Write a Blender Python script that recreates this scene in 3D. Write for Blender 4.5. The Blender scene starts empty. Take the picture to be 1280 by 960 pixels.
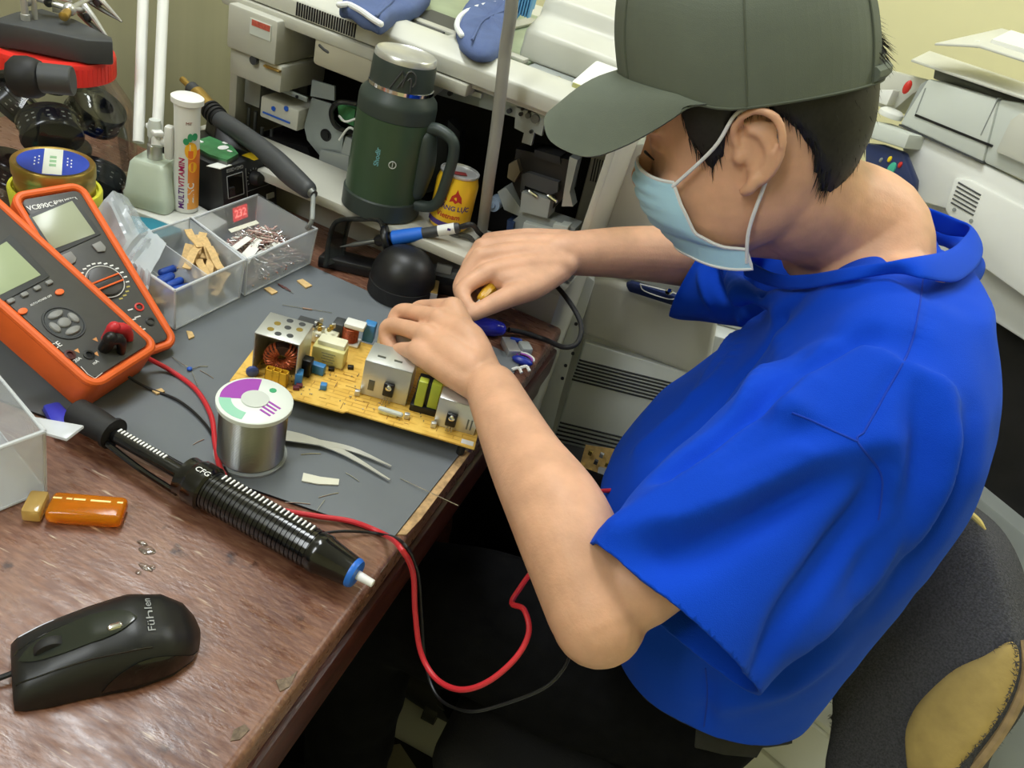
import bpy, math, random
import numpy as np
from mathutils import Vector, Matrix, noise
from mathutils.bvhtree import BVHTree
random.seed(7)
V = Vector
SC = bpy.context.scene
COL = SC.collection

# ---------------------------------------------------------------- camera
CAMZ = 1.24
DESK = 0.75
_d = V((205 - 640, 1830 - 480, 960)).normalized()
_b = V((1060 - 640, -66 - 480, 960))
_b = (_b - _d * _b.dot(_d)).normalized()
_Z = -_d
_Y = _b
_X = _Y.cross(_Z)
R3 = Matrix((_X, _Y, _Z))                  # image axes (right, down, forward) -> world
CAM = V((0, 0, CAMZ))
cam = bpy.data.objects.new('camera', bpy.data.cameras.new('camera'))
COL.objects.link(cam)
cam.data.sensor_width = 36
cam.data.lens = 27.0
cam.data.clip_start = 0.02
_r = R3 @ V((1, 0, 0)); _u = R3 @ V((0, -1, 0)); _k = R3 @ V((0, 0, -1))
cam.matrix_world = Matrix(((_r.x, _u.x, _k.x, 0), (_r.y, _u.y, _k.y, 0), (_r.z, _u.z, _k.z, CAMZ), (0, 0, 0, 1)))
SC.camera = cam

# ---------------------------------------------------------------- world, lamps, exposure
w = bpy.data.worlds.new('room_air'); SC.world = w; w.use_nodes = True
bg = w.node_tree.nodes['Background']
bg.inputs[0].default_value = (0.94, 0.98, 1.0, 1); bg.inputs[1].default_value = 0.22
SC.view_settings.view_transform = 'Standard'
SC.view_settings.look = 'None'
SC.view_settings.exposure = 0.03
SC.view_settings.gamma = 1.0
SC.view_settings.use_curve_mapping = False

def area(name, loc, target, sx, sy, power, col=(1, 1, 1)):
    l = bpy.data.lights.new(name, 'AREA'); l.shape = 'RECTANGLE'; l.size = sx; l.size_y = sy
    l.energy = power; l.color = col
    o = bpy.data.objects.new(name, l); COL.objects.link(o); o.location = loc
    o.rotation_euler = (V(target) - V(loc)).to_track_quat('-Z', 'Y').to_euler()
    return o
area('ceiling_or_fill_light', (-0.8, 1.0, 2.7), (-0.75, 0.95, 0), 0.4, 1.3, 35, (0.93, 0.975, 1.0))
area('ceiling_or_fill_light', (-0.85, -0.85, 2.45), (-0.2, 0.8, 0.6), 0.5, 1.3, 30, (0.93, 0.975, 1.0))
area('ceiling_or_fill_light', (1.3, 1.72, 2.7), (1.3, 2.0, 1.3), 1.2, 0.25, 24, (0.93, 0.975, 1.0))  # unseen fill, added to brighten the back wall

# ---------------------------------------------------------------- pixel -> world helpers (points on real planes)
def ray(px, py): return R3 @ V((px - 640, py - 480, 960))
def D(px, py, d): return CAM + ray(px, py) * (d / 960)
def atZ(px, py, z=DESK):
    r = ray(px, py); return CAM + r * ((z - CAMZ) / r.z)
def atY(px, py, y):
    r = ray(px, py); return CAM + r * (y / r.y)
def atX(px, py, x):
    r = ray(px, py); return CAM + r * (x / r.x)
def atP(px, py, p0, n):
    r = ray(px, py); return CAM + r * ((V(p0) - CAM).dot(n) / r.dot(n))
def proj(p):
    c = R3.transposed() @ (V(p) - CAM); return (640 + 960 * c.x / c.z, 480 + 960 * c.y / c.z)

# ---------------------------------------------------------------- mesh builder
def frame_of(d, up=(0, 0, 1)):
    z = V(d).normalized(); u = V(up)
    if abs(z.dot(u.normalized())) > 0.98: u = V((1, 0, 0)) if abs(z.x) < 0.9 else V((0, 1, 0))
    x = u.cross(z).normalized(); return x, z.cross(x), z
def M3(x, y, z): return Matrix((x, y, z)).transposed()
def Rz(a): return Matrix.Rotation(math.radians(a), 3, 'Z')
def catmull(P, n, closed=False):
    P = [np.array(p, float) for p in P]; m = len(P); out = []
    segs = m if closed else m - 1
    for i in range(segs):
        if closed: a, b, c, d = P[(i - 1) % m], P[i], P[(i + 1) % m], P[(i + 2) % m]
        else:
            b, c = P[i], P[i + 1]; a = P[i - 1] if i else 2 * b - c; d = P[i + 2] if i + 2 < m else 2 * c - b
        for k in range(n):
            t = k / n
            out.append(0.5 * (2 * b + (c - a) * t + (2 * a - 5 * b + 4 * c - d) * t * t + (3 * b - a - 3 * c + d) * t ** 3))
    if not closed: out.append(P[-1])
    return out

class MB:
    def __init__(s): s.v = []; s.f = []; s.mi = []; s.cm = 0
    def _add(s, vs, fs):
        o = len(s.v); s.v += [tuple(p) for p in vs]
        for f in fs: s.f.append(tuple(i + o for i in f)); s.mi.append(s.cm)
        return s
    def box(s, c, size, R=None):
        hx, hy, hz = size[0] / 2, size[1] / 2, size[2] / 2; R = R or Matrix.Identity(3); c = V(c)
        vs = [c + R @ V((x * hx, y * hy, z * hz)) for z in (-1, 1) for y in (-1, 1) for x in (-1, 1)]
        return s._add(vs, [(0, 2, 3, 1), (4, 5, 7, 6), (0, 1, 5, 4), (2, 6, 7, 3), (0, 4, 6, 2), (1, 3, 7, 5)])
    def bx(s, x0, x1, y0, y1, z0, z1): return s.box(((x0 + x1) / 2, (y0 + y1) / 2, (z0 + z1) / 2), (abs(x1 - x0), abs(y1 - y0), abs(z1 - z0)))
    def prism(s, pts, vec):
        n = len(pts); vec = V(vec); a = [V(p) for p in pts]
        nn = V((0, 0, 0))
        for i in range(n): nn += (a[i] - a[0]).cross(a[(i + 1) % n] - a[0])
        if nn.dot(vec) > 0: a = a[::-1]
        vs = a + [p + vec for p in a]
        return s._add(vs, [tuple(range(n)), tuple(range(2 * n - 1, n - 1, -1))] + [(i, n + i, n + (i + 1) % n, (i + 1) % n) for i in range(n)])
    def rings(s, R, cap0=True, cap1=True, closed=False):
        n = len(R[0]); vs = [p for r in R for p in r]; m = len(R); fs = []
        for k in range(m if closed else m - 1):
            for i in range(n):
                j = (i + 1) % n; k2 = (k + 1) % m
                fs.append((k * n + i, k * n + j, k2 * n + j, k2 * n + i))
        if not closed:
            if cap0: fs.append(tuple(range(n - 1, -1, -1)))
            if cap1: fs.append(tuple(range((m - 1) * n, m * n)))
        return s._add(vs, fs)
    def lathe(s, prof, o=(0, 0, 0), axis=(0, 0, 1), seg=32, up=(1, 0, 0), cap=True, sq=(1, 1)):
        x, y, z = frame_of(axis, up); o = V(o); R = []
        for r, h in prof:
            r = max(r, 1e-5)
            R.append([o + z * h + x * (r * sq[0] * math.cos(2 * math.pi * i / seg)) + y * (r * sq[1] * math.sin(2 * math.pi * i / seg)) for i in range(seg)])
        return s.rings(R, cap, cap)
    def cyl(s, a, b, r, r2=None, seg=20):
        a = V(a); b = V(b); return s.lathe([(r, 0), (r if r2 is None else r2, (b - a).length)], a, b - a, seg)
    def tube(s, pts, r, seg=10, n=0, ends=False):
        if n:
            if isinstance(r, (list, tuple)):
                q = catmull([list(p) + [rr] for p, rr in zip(pts, r)], n); pts = [V(p[:3]) for p in q]; r = [max(p[3], 1e-4) for p in q]
            else: pts = [V(p) for p in catmull(pts, n)]
        else: pts = [V(p) for p in pts]
        m = len(pts); rr = list(r) if isinstance(r, (list, tuple)) else [r] * m; R = []
        t0 = (pts[1] - pts[0]).normalized(); x, y, _ = frame_of(t0)
        P = list(pts); RR = rr
        if ends:
            h0 = [(pts[0] - t0 * rr[0] * math.sin(a), rr[0] * math.cos(a)) for a in (1.5, 1.1, 0.7, 0.35)]
            t1 = (pts[-1] - pts[-2]).normalized()
            h1 = [(pts[-1] + t1 * rr[-1] * math.sin(a), rr[-1] * math.cos(a)) for a in (0.35, 0.7, 1.1, 1.5)]
            P = [p for p, _ in h0] + P + [p for p, _ in h1]; RR = [q for _, q in h0] + RR + [q for _, q in h1]
        m = len(P)
        for i in range(m):
            t = (P[min(i + 1, m - 1)] - P[max(i - 1, 0)]).normalized()
            x = (x - t * x.dot(t)).normalized(); y = t.cross(x)
            R.append([P[i] + (x * math.cos(2 * math.pi * k / seg) + y * math.sin(2 * math.pi * k / seg)) * RR[i] for k in range(seg)])
        return s.rings(R)
    def ball(s, c, r, R=None, seg=16, rg=10):
        r = (r, r, r) if not isinstance(r, (list, tuple)) else r; R = R or Matrix.Identity(3); c = V(c); rows = []
        for i in range(rg + 1):
            a = math.pi * i / rg - math.pi / 2; q = max(math.cos(a), 1e-3)
            rows.append([c + R @ V((r[0] * q * math.cos(2 * math.pi * k / seg), r[1] * q * math.sin(2 * math.pi * k / seg), r[2] * math.sin(a))) for k in range(seg)])
        return s.rings(rows)
    def grid(s, rows):
        n = len(rows[0]); m = len(rows)
        return s._add([p for r in rows for p in r], [(k * n + i, k * n + i + 1, (k + 1) * n + i + 1, (k + 1) * n + i) for k in range(m - 1) for i in range(n - 1)])
    def xf(s, fn): s.v = [tuple(fn(V(p))) for p in s.v]; return s
    def mesh(s, name, mats):
        me = bpy.data.meshes.new(name); me.from_pydata(s.v, [], s.f)
        for m in (mats if isinstance(mats, (list, tuple)) else [mats]): me.materials.append(m)
        if any(s.mi): me.polygons.foreach_set('material_index', s.mi)
        return me

def bake(me, mods):
    o = bpy.data.objects.new('bake', me); COL.objects.link(o)
    for t, kw in mods:
        m = o.modifiers.new(t, t)
        for k, v in kw.items(): setattr(m, k, v)
    dg = bpy.context.evaluated_depsgraph_get(); dg.update()
    r = bpy.data.meshes.new_from_object(o.evaluated_get(dg))
    bpy.data.objects.remove(o); return r

def obj(name, mb, mats, parent=None, bevel=0, smooth=35, label=None, cat=None, group=None, kind=None, segs=2, solid=0, sub=0, me=None, offset=-1):
    me = me or mb.mesh(name, mats)
    mods = []
    if solid: mods.append(('SOLIDIFY', dict(thickness=solid, offset=offset)))
    if bevel: mods.append(('BEVEL', dict(width=bevel, segments=segs, limit_method='ANGLE', angle_limit=math.radians(40))))
    if sub: mods.append(('SUBSURF', dict(levels=sub, render_levels=sub)))
    if mods: me = bake(me, mods); me.name = name
    if smooth:
        me.polygons.foreach_set('use_smooth', [True] * len(me.polygons))
        if smooth < 180: me.set_sharp_from_angle(angle=math.radians(smooth))
    o = bpy.data.objects.new(name, me); COL.objects.link(o)
    if parent is not None:
        o.parent = parent; o.matrix_parent_inverse = WM[parent].inverted(); WM[o] = Matrix.Identity(4)
    else:
        n = len(me.vertices); co = np.empty(n * 3, 'f'); me.vertices.foreach_get('co', co); co = co.reshape(-1, 3)
        c = (co.min(0) + co.max(0)) / 2; c[2] = co[:, 2].min()
        me.transform(Matrix.Translation(-V(c.tolist()))); o.location = c.tolist(); WM[o] = Matrix.Translation(V(c.tolist()))
    tag(o, label, cat, group, kind); return o
WM = {}
def tag(o, label=None, cat=None, group=None, kind=None):
    for k, v in (('label', label), ('category', cat), ('group', group), ('kind', kind)):
        if v: o[k] = v
    return o
def thing(name, loc, label, cat, group=None, kind=None):
    o = bpy.data.objects.new(name, None); COL.objects.link(o); o.location = loc; o.empty_display_size = 0.02
    WM[o] = Matrix.Translation(V(loc)); return tag(o, label, cat, group, kind)
def dup(root, loc, rotz=0, label=None):
    r = root.copy(); COL.objects.link(r); r.location = loc; r.rotation_euler = (0, 0, rotz)
    if label: r['label'] = label
    for ch in list(root.children):
        c = ch.copy(); COL.objects.link(c); c.parent = r
    return r

# ---------------------------------------------------------------- materials
def lin(c): return tuple((x / 255 / 12.92) if x / 255 <= 0.04045 else ((x / 255 + 0.055) / 1.055) ** 2.4 for x in c)
def mat(name, col, rough=0.5, metal=0.0, var=0.0, vscale=30, bump=0.0, bscale=200, trans=0.0, ior=1.45, alpha=1.0, emit=None, estr=0, sss=0, stretch=None, spec=0.5, coat=0, col2=None):
    m = bpy.data.materials.new(name); m.use_nodes = True; nt = m.node_tree; p = nt.nodes['Principled BSDF']
    c = lin(col); p.inputs['Base Color'].default_value = (*c, 1); p.inputs['Roughness'].default_value = rough; p.inputs['Metallic'].default_value = metal
    p.inputs['IOR'].default_value = ior; p.inputs['Transmission Weight'].default_value = trans; p.inputs['Alpha'].default_value = alpha
    p.inputs['Specular IOR Level'].default_value = spec; p.inputs['Coat Weight'].default_value = coat
    if emit: p.inputs['Emission Color'].default_value = (*lin(emit), 1); p.inputs['Emission Strength'].default_value = estr
    if sss: p.inputs['Subsurface Weight'].default_value = sss; p.inputs['Subsurface Radius'].default_value = (1, .35, .2); p.inputs['Subsurface Scale'].default_value = 0.004
    def co():
        t = nt.nodes.new('ShaderNodeTexCoord'); g = nt.nodes.new('ShaderNodeMapping'); nt.links.new(t.outputs['Object'], g.inputs[0])
        if stretch: g.inputs['Scale'].default_value = stretch
        return g.outputs[0]
    if var or col2:
        n = nt.nodes.new('ShaderNodeTexNoise'); n.inputs['Scale'].default_value = vscale; n.inputs['Detail'].default_value = 5; nt.links.new(co(), n.inputs['Vector'])
        r = nt.nodes.new('ShaderNodeValToRGB'); nt.links.new(n.outputs['Fac'], r.inputs[0])
        a, b = (c, lin(col2)) if col2 else ([max(0, x * (1 - var)) for x in c], [min(1, x * (1 + var)) for x in c])
        r.color_ramp.elements[0].color = (*a, 1); r.color_ramp.elements[1].color = (*b, 1); r.color_ramp.elements[0].position = 0.35; r.color_ramp.elements[1].position = 0.65
        nt.links.new(r.outputs[0], p.inputs['Base Color'])
    if bump:
        n = nt.nodes.new('ShaderNodeTexNoise'); n.inputs['Scale'].default_value = bscale; n.inputs['Detail'].default_value = 4; nt.links.new(co(), n.inputs['Vector'])
        b = nt.nodes.new('ShaderNodeBump'); b.inputs['Strength'].default_value = bump; b.inputs['Distance'].default_value = 0.002
        nt.links.new(n.outputs['Fac'], b.inputs['Height']); nt.links.new(b.outputs[0], p.inputs['Normal'])
    return m
def text(name, s, o, x, y, size, m, parent, extrude=0.0001, align='LEFT', bold=0, fn=None, sx=1.0):
    """raised print: s written from point o along x, letters upright along y"""
    cu = bpy.data.curves.new(name, 'FONT'); cu.body = s; cu.size = size; cu.align_x = align; cu.align_y = 'CENTER'; cu.extrude = extrude; cu.resolution_u = 3; cu.offset = bold * size
    to = bpy.data.objects.new('bake', cu); COL.objects.link(to)
    dg = bpy.context.evaluated_depsgraph_get(); dg.update()
    me = bpy.data.meshes.new_from_object(to.evaluated_get(dg)); bpy.data.objects.remove(to)
    x = V(x).normalized(); y = V(y).normalized(); z = x.cross(y); o = V(o or (0, 0, 0))
    for v in me.vertices:
        p = v.co; v.co = fn(p.x * sx, p.y, p.z) if fn else o + x * (p.x * sx) + y * p.y + z * (p.z + extrude)
    me.materials.clear(); me.materials.append(m)
    return obj(name, None, m, parent, me=me, smooth=0)
# ================================================================ MATERIALS
m_wall = mat('wall_paint_yellow', (232, 226, 180), 0.7, var=0.03, vscale=3, bump=0.05, bscale=60)
m_wallL = mat('wall_paint_shaded', (176, 173, 145), 0.35, var=0.05, vscale=5, stretch=(1, 5, 0.3))  # yellow wall paint with its shade put into the darker colour
m_ceil = mat('ceiling_paint', (235, 235, 228), 0.8)
m_beige = mat('beige_plastic', (184, 183, 171), 0.45, var=0.05, vscale=8, bump=0.04, bscale=900)
m_beige2 = mat('warm_beige_plastic', (176, 171, 152), 0.5, var=0.05, vscale=8)
m_c2 = mat('pale_grey_panel', (224, 228, 224), 0.45, var=0.03, vscale=7)
m_c2b = mat('pale_beige_panel', (218, 217, 207), 0.45, var=0.03, vscale=7)
m_cream = mat('cream_plastic', (200, 200, 189), 0.4, var=0.03, vscale=6)
m_lgrey = mat('light_grey_plastic', (202, 207, 200), 0.45, var=0.03, vscale=7)
m_mgrey = mat('mid_grey_plastic', (150, 155, 152), 0.5, var=0.05, vscale=12)
m_zinc = mat('zinc_plate', (158, 166, 165), 0.38, 0.55, var=0.08, vscale=25)
m_steel = mat('steel', (200, 200, 198), 0.3, 0.65, var=0.05, vscale=60)
m_dsteel = mat('dull_steel', (110, 112, 108), 0.4, 0.7, var=0.1, vscale=40)
m_black = mat('black_plastic', (22, 22, 23), 0.35, var=0.15, vscale=40)
m_mblack = mat('matte_black_plastic', (30, 30, 31), 0.6)
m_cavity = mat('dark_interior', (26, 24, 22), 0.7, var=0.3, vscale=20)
m_dgrey = mat('dark_grey_plastic', (62, 64, 66), 0.5, var=0.08, vscale=20)
m_white = mat('white_plastic', (228, 229, 224), 0.4, var=0.02, vscale=10)
m_navy = mat('navy_plastic', (38, 50, 92), 0.35)
m_green = mat('green_button', (70, 180, 150), 0.4)
m_red = mat('red_plastic', (206, 50, 40), 0.4)
m_blue = mat('blue_plastic', (40, 90, 190), 0.35)
m_chrome = mat('chrome', (225, 225, 225), 0.12, 1.0)
m_brass = mat('brass', (200, 165, 95), 0.3, 0.9)
m_yellow = mat('yellow_print', (240, 205, 30), 0.5)
m_wprint = mat('white_print', (232, 232, 230), 0.5)
m_pcbg = mat('green_circuit_board', (62, 120, 74), 0.45, var=0.2, vscale=90)

# ================================================================ ROOM
def clear_shell(name, tint=(.94, .95, .96), gl=.10):
    m = bpy.data.materials.new(name); m.use_nodes = True; nt = m.node_tree; N = nt.nodes; N.remove(N['Principled BSDF'])
    t = N.new('ShaderNodeBsdfTransparent'); t.inputs[0].default_value = (*tint, 1); g = N.new('ShaderNodeBsdfGlossy'); g.inputs['Roughness'].default_value = .06
    f = N.new('ShaderNodeLayerWeight'); f.inputs[0].default_value = .25; a = N.new('ShaderNodeMath'); a.operation = 'MULTIPLY_ADD'; a.inputs[1].default_value = .55; a.inputs[2].default_value = gl * .3
    x = N.new('ShaderNodeMixShader'); L = nt.links; L.new(f.outputs['Fresnel'], a.inputs[0]); L.new(a.outputs[0], x.inputs[0]); L.new(t.outputs[0], x.inputs[1]); L.new(g.outputs[0], x.inputs[2]); L.new(x.outputs[0], N['Material Output'].inputs[0]); return m
def tiles():
    m = mat('floor_tile', (206, 207, 200), 0.25); nt = m.node_tree; p = nt.nodes['Principled BSDF']
    t = nt.nodes.new('ShaderNodeTexCoord'); b = nt.nodes.new('ShaderNodeTexBrick'); b.offset = 0
    b.inputs['Scale'].default_value = 1; b.inputs['Brick Width'].default_value = 0.4; b.inputs['Row Height'].default_value = 0.4; b.inputs['Mortar Size'].default_value = 0.004
    b.inputs['Color1'].default_value = (*lin((206, 207, 200)), 1); b.inputs['Color2'].default_value = (*lin((198, 200, 194)), 1); b.inputs['Mortar'].default_value = (*lin((110, 110, 104)), 1)
    nt.links.new(t.outputs['Object'], b.inputs[0]); nt.links.new(b.outputs[0], p.inputs['Base Color']); return m
XL, XR, YF, YB, ZC = -0.98, 2.6, -1.6, 2.05, 2.8
obj('floor', MB().bx(XL, XR, YF, YB, -0.05, 0), tiles(), kind='structure')
obj('ceiling', MB().bx(XL, XR, YF, YB, ZC, ZC + .05), m_ceil, kind='structure')
obj('floor_shade_sheet', MB().bx(-.9, .06, -.3, .70, .0005, .005), mat('black_shade_sheet', (24, 24, 25), .8), label='black sheet added as shade on the floor under the desk and stool', cat='shade sheet')  # added black sheet, stands in for shade over the pale tiles
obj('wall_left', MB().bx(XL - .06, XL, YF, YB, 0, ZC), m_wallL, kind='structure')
obj('wall_back', MB().bx(XL - .06, XR + .06, YB, YB + .06, 0, ZC), m_wall, kind='structure')
obj('wall_right', MB().bx(XR, XR + .06, YF, YB, 0, ZC), m_wall, kind='structure')
obj('wall_front', MB().bx(XL - .06, XR + .06, YF - .06, YF, 0, ZC), m_wall, kind='structure')

# ================================================================ DESK
def wood():
    m = bpy.data.materials.new('worn_red_brown_wood'); m.use_nodes = True; nt = m.node_tree; N = nt.nodes; L = nt.links; p = N['Principled BSDF']
    t = N.new('ShaderNodeTexCoord')
    def noi(sc, det, stretch=(1, 1, 1), rot=0):
        g = N.new('ShaderNodeMapping'); g.inputs['Scale'].default_value = stretch; g.inputs['Rotation'].default_value = (0, 0, rot); L.new(t.outputs['Object'], g.inputs[0])
        n = N.new('ShaderNodeTexNoise'); n.inputs['Scale'].default_value = sc; n.inputs['Detail'].default_value = det; L.new(g.outputs[0], n.inputs['Vector']); return n.outputs['Fac']
    def ramp(f, els):
        r = N.new('ShaderNodeValToRGB'); L.new(f, r.inputs[0]); e = r.color_ramp.elements
        e[0].position, e[0].color = els[0][0], (*els[0][1], 1); e[1].position, e[1].color = els[-1][0], (*els[-1][1], 1)
        for q, c in els[1:-1]: k = e.new(q); k.color = (*c, 1)
        return r.outputs[0]
    def mix(f, a, b):
        x = N.new('ShaderNodeMix'); x.data_type = 'RGBA'; L.new(f, x.inputs[0]); L.new(a, x.inputs[6]); L.new(b, x.inputs[7]); return x.outputs[2]
    base = ramp(noi(9, 6, (1, 1, 1)), [(0.3, lin((88, 50, 37))), (0.5, lin((122, 82, 64))), (0.7, lin((148, 114, 94)))])
    grain = ramp(noi(40, 8, (1.6, 9, 9), 0.7), [(0.40, lin((70, 38, 28))), (0.62, lin((150, 112, 88)))])
    m1 = N.new('ShaderNodeMix'); m1.data_type = 'RGBA'; m1.inputs[0].default_value = 0.3; L.new(base, m1.inputs[6]); L.new(grain, m1.inputs[7])
    scr = ramp(noi(70, 4, (0.5, 5, 5), -0.55), [(0.66, (0, 0, 0)), (0.76, (.8, .8, .8))])
    tanc = N.new('ShaderNodeRGB'); tanc.outputs[0].default_value = (*lin((196, 174, 150)), 1)
    m2 = mix(scr, m1.outputs[2], tanc.outputs[0])
    dk = ramp(noi(26, 5), [(0.66, (0, 0, 0)), (0.71, (1, 1, 1))])
    dkc = N.new('ShaderNodeRGB'); dkc.outputs[0].default_value = (*lin((58, 34, 27)), 1)
    m3 = mix(dk, m2, dkc.outputs[0])
    L.new(m3, p.inputs['Base Color'])
    rr = ramp(noi(30, 5, (1, 4, 4), 0.6), [(0.35, (0.22,) * 3), (0.7, (0.5,) * 3)]); L.new(rr, p.inputs['Roughness'])
    b = N.new('ShaderNodeBump'); b.inputs['Strength'].default_value = 0.22; b.inputs['Distance'].default_value = 0.001
    L.new(noi(160, 6, (1, 2.5, 2.5), -0.55), b.inputs['Height']); L.new(b.outputs[0], p.inputs['Normal'])
    return m
m_wood = wood()
m_woodraw = mat('bare_chipped_wood', (186, 152, 108), 0.8, var=0.25, vscale=150, bump=0.6, bscale=250)
m_woodold = mat('old_chipped_wood', (112, 96, 80), .8, var=.35, vscale=200, bump=.5, bscale=250)
m_woodedge = mat('dark_red_wood_edge', (74, 34, 26), 0.35, var=0.35, vscale=40, stretch=(4, 0.6, 4), bump=0.2, bscale=200)
DX1, DY0, DY1 = -0.1335, -0.35, 0.877
desk = thing('desk', (-0.55, 0.25, 0), 'worn red-brown wooden desk with chipped edge in the foreground', 'desk')
obj('desk_top', MB().bx(-0.975, DX1, DY0, DY1, DESK - .03, DESK), m_wood, desk, bevel=.006, segs=3)
e = MB(); e.bx(DX1 - .012, DX1 + .004, DY0, DY1 - .002, DESK - .072, DESK - .0315); e.bx(DX1 - .014, DX1 - .002, DY0, DY1 - .004, DESK - .11, DESK - .073)
obj('edge_band', e, m_woodedge, desk, bevel=.004)
# bare chips along the rim
for pts in ([(575, 560), (588, 566), (570, 596), (548, 622), (528, 650), (508, 668), (492, 668), (505, 650), (528, 625), (545, 600), (560, 577)],
            [(490, 700), (505, 690), (512, 700), (500, 716), (486, 722), (476, 714)],
            [(345, 850), (362, 846), (372, 838), (362, 858), (350, 864)], [(292, 912), (306, 905), (312, 912), (300, 924), (288, 926)]):
    q = [atZ(x, y, DESK + .0008) for x, y in pts]
    q = [V((min(v.x, DX1 + .0005), v.y, v.z)) for v in q]
    obj('chipped_patch', MB().prism(q, (0, 0, -.0012)), m_woodraw if pts[0][1] < 690 else m_woodold, desk, smooth=0)
for x in (-.93, -.19):
    for y in (DY0 + .05, DY1 - .06):
        if x > -.5 and y < .5: y = DY0 + .05
        obj('leg', MB().bx(x - .025, x + .025, y - .025, y + .025, 0, DESK - .03), m_woodedge, desk, bevel=.004)
obj('back_rail', MB().bx(-.905, -.215, DY1 - .05, DY1 - .03, DESK - .12, DESK - .03), m_woodedge, desk)
# ---------------------------------------------------------------- grey work mat
m_mat = mat('grey_rubber_mat', (104, 109, 113), 0.55, var=0.04, vscale=10, bump=0.03, bscale=900)
m_mated = mat('mat_black_underside', (30, 31, 32), 0.6)
mp = [(-.142, .428), (-.140, .60), (-.15, .762), (-.45, .762), (-.72, .74), (-.72, .335), (-.39, .385)]
mm = MB().prism([(x, y, DESK + .0025) for x, y in mp], (0, 0, -.0022))
mo = obj('work_mat', mm, [m_mat, m_mated], label='grey rubber work mat covering the middle of the wooden desk', cat='mat')
for p_ in mo.data.polygons:
    if p_.normal.z < .5: p_.material_index = 1
MATZ = DESK + .0025
# ================================================================ GUTTED COPIER BEHIND THE DESK
YC = 0.93
cop = thing('photocopier', (-.42, 1.2, 0), 'beige photocopier with open gutted front behind the thermos flask', 'photocopier')
def fr(m, x0, y0, x1, y1, y, dep):
    a = atY(x0, y0, y); b = atY(x1, y1, y); m.bx(a.x, b.x, y, y + dep, b.z, a.z); return m
LX0, LX1 = -.70, -.152
LZ = .822; IZ = .79
m = MB(); m.bx(LX0, LX1, .886, 1.5, 0.02, IZ - .004)
obj('lower_body', m, m_beige, cop, bevel=.003)
obj('open_front_door', MB().bx(LX0 + .002, -.262, .812, .912, LZ - .014, LZ), m_beige, cop, bevel=.003)
obj('door_hinge', MB().bx(LX0 + .02, -.28, .89, .93, IZ - .004, LZ - .010), m_dgrey, cop)
m = MB(); m.bx(LX0, LX0 + .012, .925, 1.5, IZ, 1.0); m.bx(LX1 - .010, LX1, .925, 1.5, IZ, 1.0); m.bx(LX0, LX1, 1.42, 1.5, IZ, 1.0)
obj('side_panels', m, m_beige, cop, bevel=.002)
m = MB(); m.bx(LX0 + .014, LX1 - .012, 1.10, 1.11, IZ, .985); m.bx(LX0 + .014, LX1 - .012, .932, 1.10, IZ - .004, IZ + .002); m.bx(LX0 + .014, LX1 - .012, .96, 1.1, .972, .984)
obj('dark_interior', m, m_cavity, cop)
# top deck with front lip
m = MB(); m.bx(LX0 - .004, LX1 + .004, .915, 1.5, .985, 1.008)
m.prism([(LX0 - .004, .905, .992), (LX0 - .004, .905, 1.012), (LX0 - .004, .93, 1.024), (LX0 - .004, .96, 1.024), (LX0 - .004, .96, .992)], (LX1 - LX0 + .008, 0, 0))
obj('top_deck', m, m_cream, cop, bevel=.003)
obj('lower_lip', MB().bx(LX0, -.345, .900, .93, .976, .991), m_beige, cop, bevel=.003)
a = atY(368, 20, .9); b = atY(440, 48, .9)
m = MB()
for k in range(24):
    x = a.x + (b.x - a.x) * k / 23; m.bx(x - .0009, x + .0009, .9035, .906, .9945, 1.0105)
obj('vent_grille', m, m_black, cop)
# top: greenish exposed glass bed, rails
m_glass_bed = mat('greenish_scanner_bed', (150, 165, 138), 0.3, var=0.12, vscale=14)
obj('scanner_bed', MB().bx(-.60, -.315, .968, 1.36, 1.008, 1.013), m_glass_bed, cop, bevel=.002)
m = MB(); m.bx(-.60, -.315, 1.0, 1.02, 1.013, 1.019); m.bx(-.42, -.40, .97, 1.3, 1.013, 1.018); m.bx(-.68, -.61, .97, 1.45, 1.008, 1.03)
obj('bed_rail', m, m_beige, cop, bevel=.002)
m = MB(); m.bx(-.50, -.43, .985, 1.10, 1.0131, 1.017); obj('dark_plate', m, m_dgrey, cop)
# front right corner bits on the deck
m = MB(); m.bx(-.31, -.235, .962, 1.03, 1.008, 1.013); obj('exposed_bracket', m, m_mgrey, cop)
for x, y in ((-.30, .975), (-.287, .978), (-.27, .972), (-.262, .99), (-.25, .975), (-.243, .975)):
    obj('screw', MB().lathe([(.004, 0), (.004, .004), (.002, .005)], (x, y, 1.0125), seg=10), m_chrome, cop)
m = MB(); m.prism([(-.232, .94, 1.008), (-.232, .935, 1.03), (-.232, 1.03, 1.044), (-.232, 1.03, 1.008)], (.078, 0, 0)); obj('deck_cover', m, m_white, cop, bevel=.004)
m_ylab = mat('yellow_green_label', (190, 190, 130), 0.5)
m = MB(); m.bx(-.229, -.211, .9335, .9395, 1.010, 1.029); obj('label_block', m, m_ylab, cop); m = MB(); m.bx(-.218, -.214, .9325, .9345, 1.014, 1.026); obj('label_mark', m, m_black, cop)
# lid (document feeder) : stepped curved cream panels
pr = [(.985, 1.012), (.988, 1.05), (1.03, 1.062), (1.045, 1.066), (1.055, 1.088), (1.10, 1.10), (1.115, 1.10), (1.13, 1.125), (1.18, 1.135), (1.42, 1.14), (1.42, 1.012)]
pr = [(1.0 + (y - .985) * .75, z) for y, z in pr]
m = MB().prism([(-.335, y + .03, z) for y, z in pr], (.175, 0, 0)); obj('document_lid', m, m_cream, cop, bevel=.006, segs=3, smooth=50)
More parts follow.
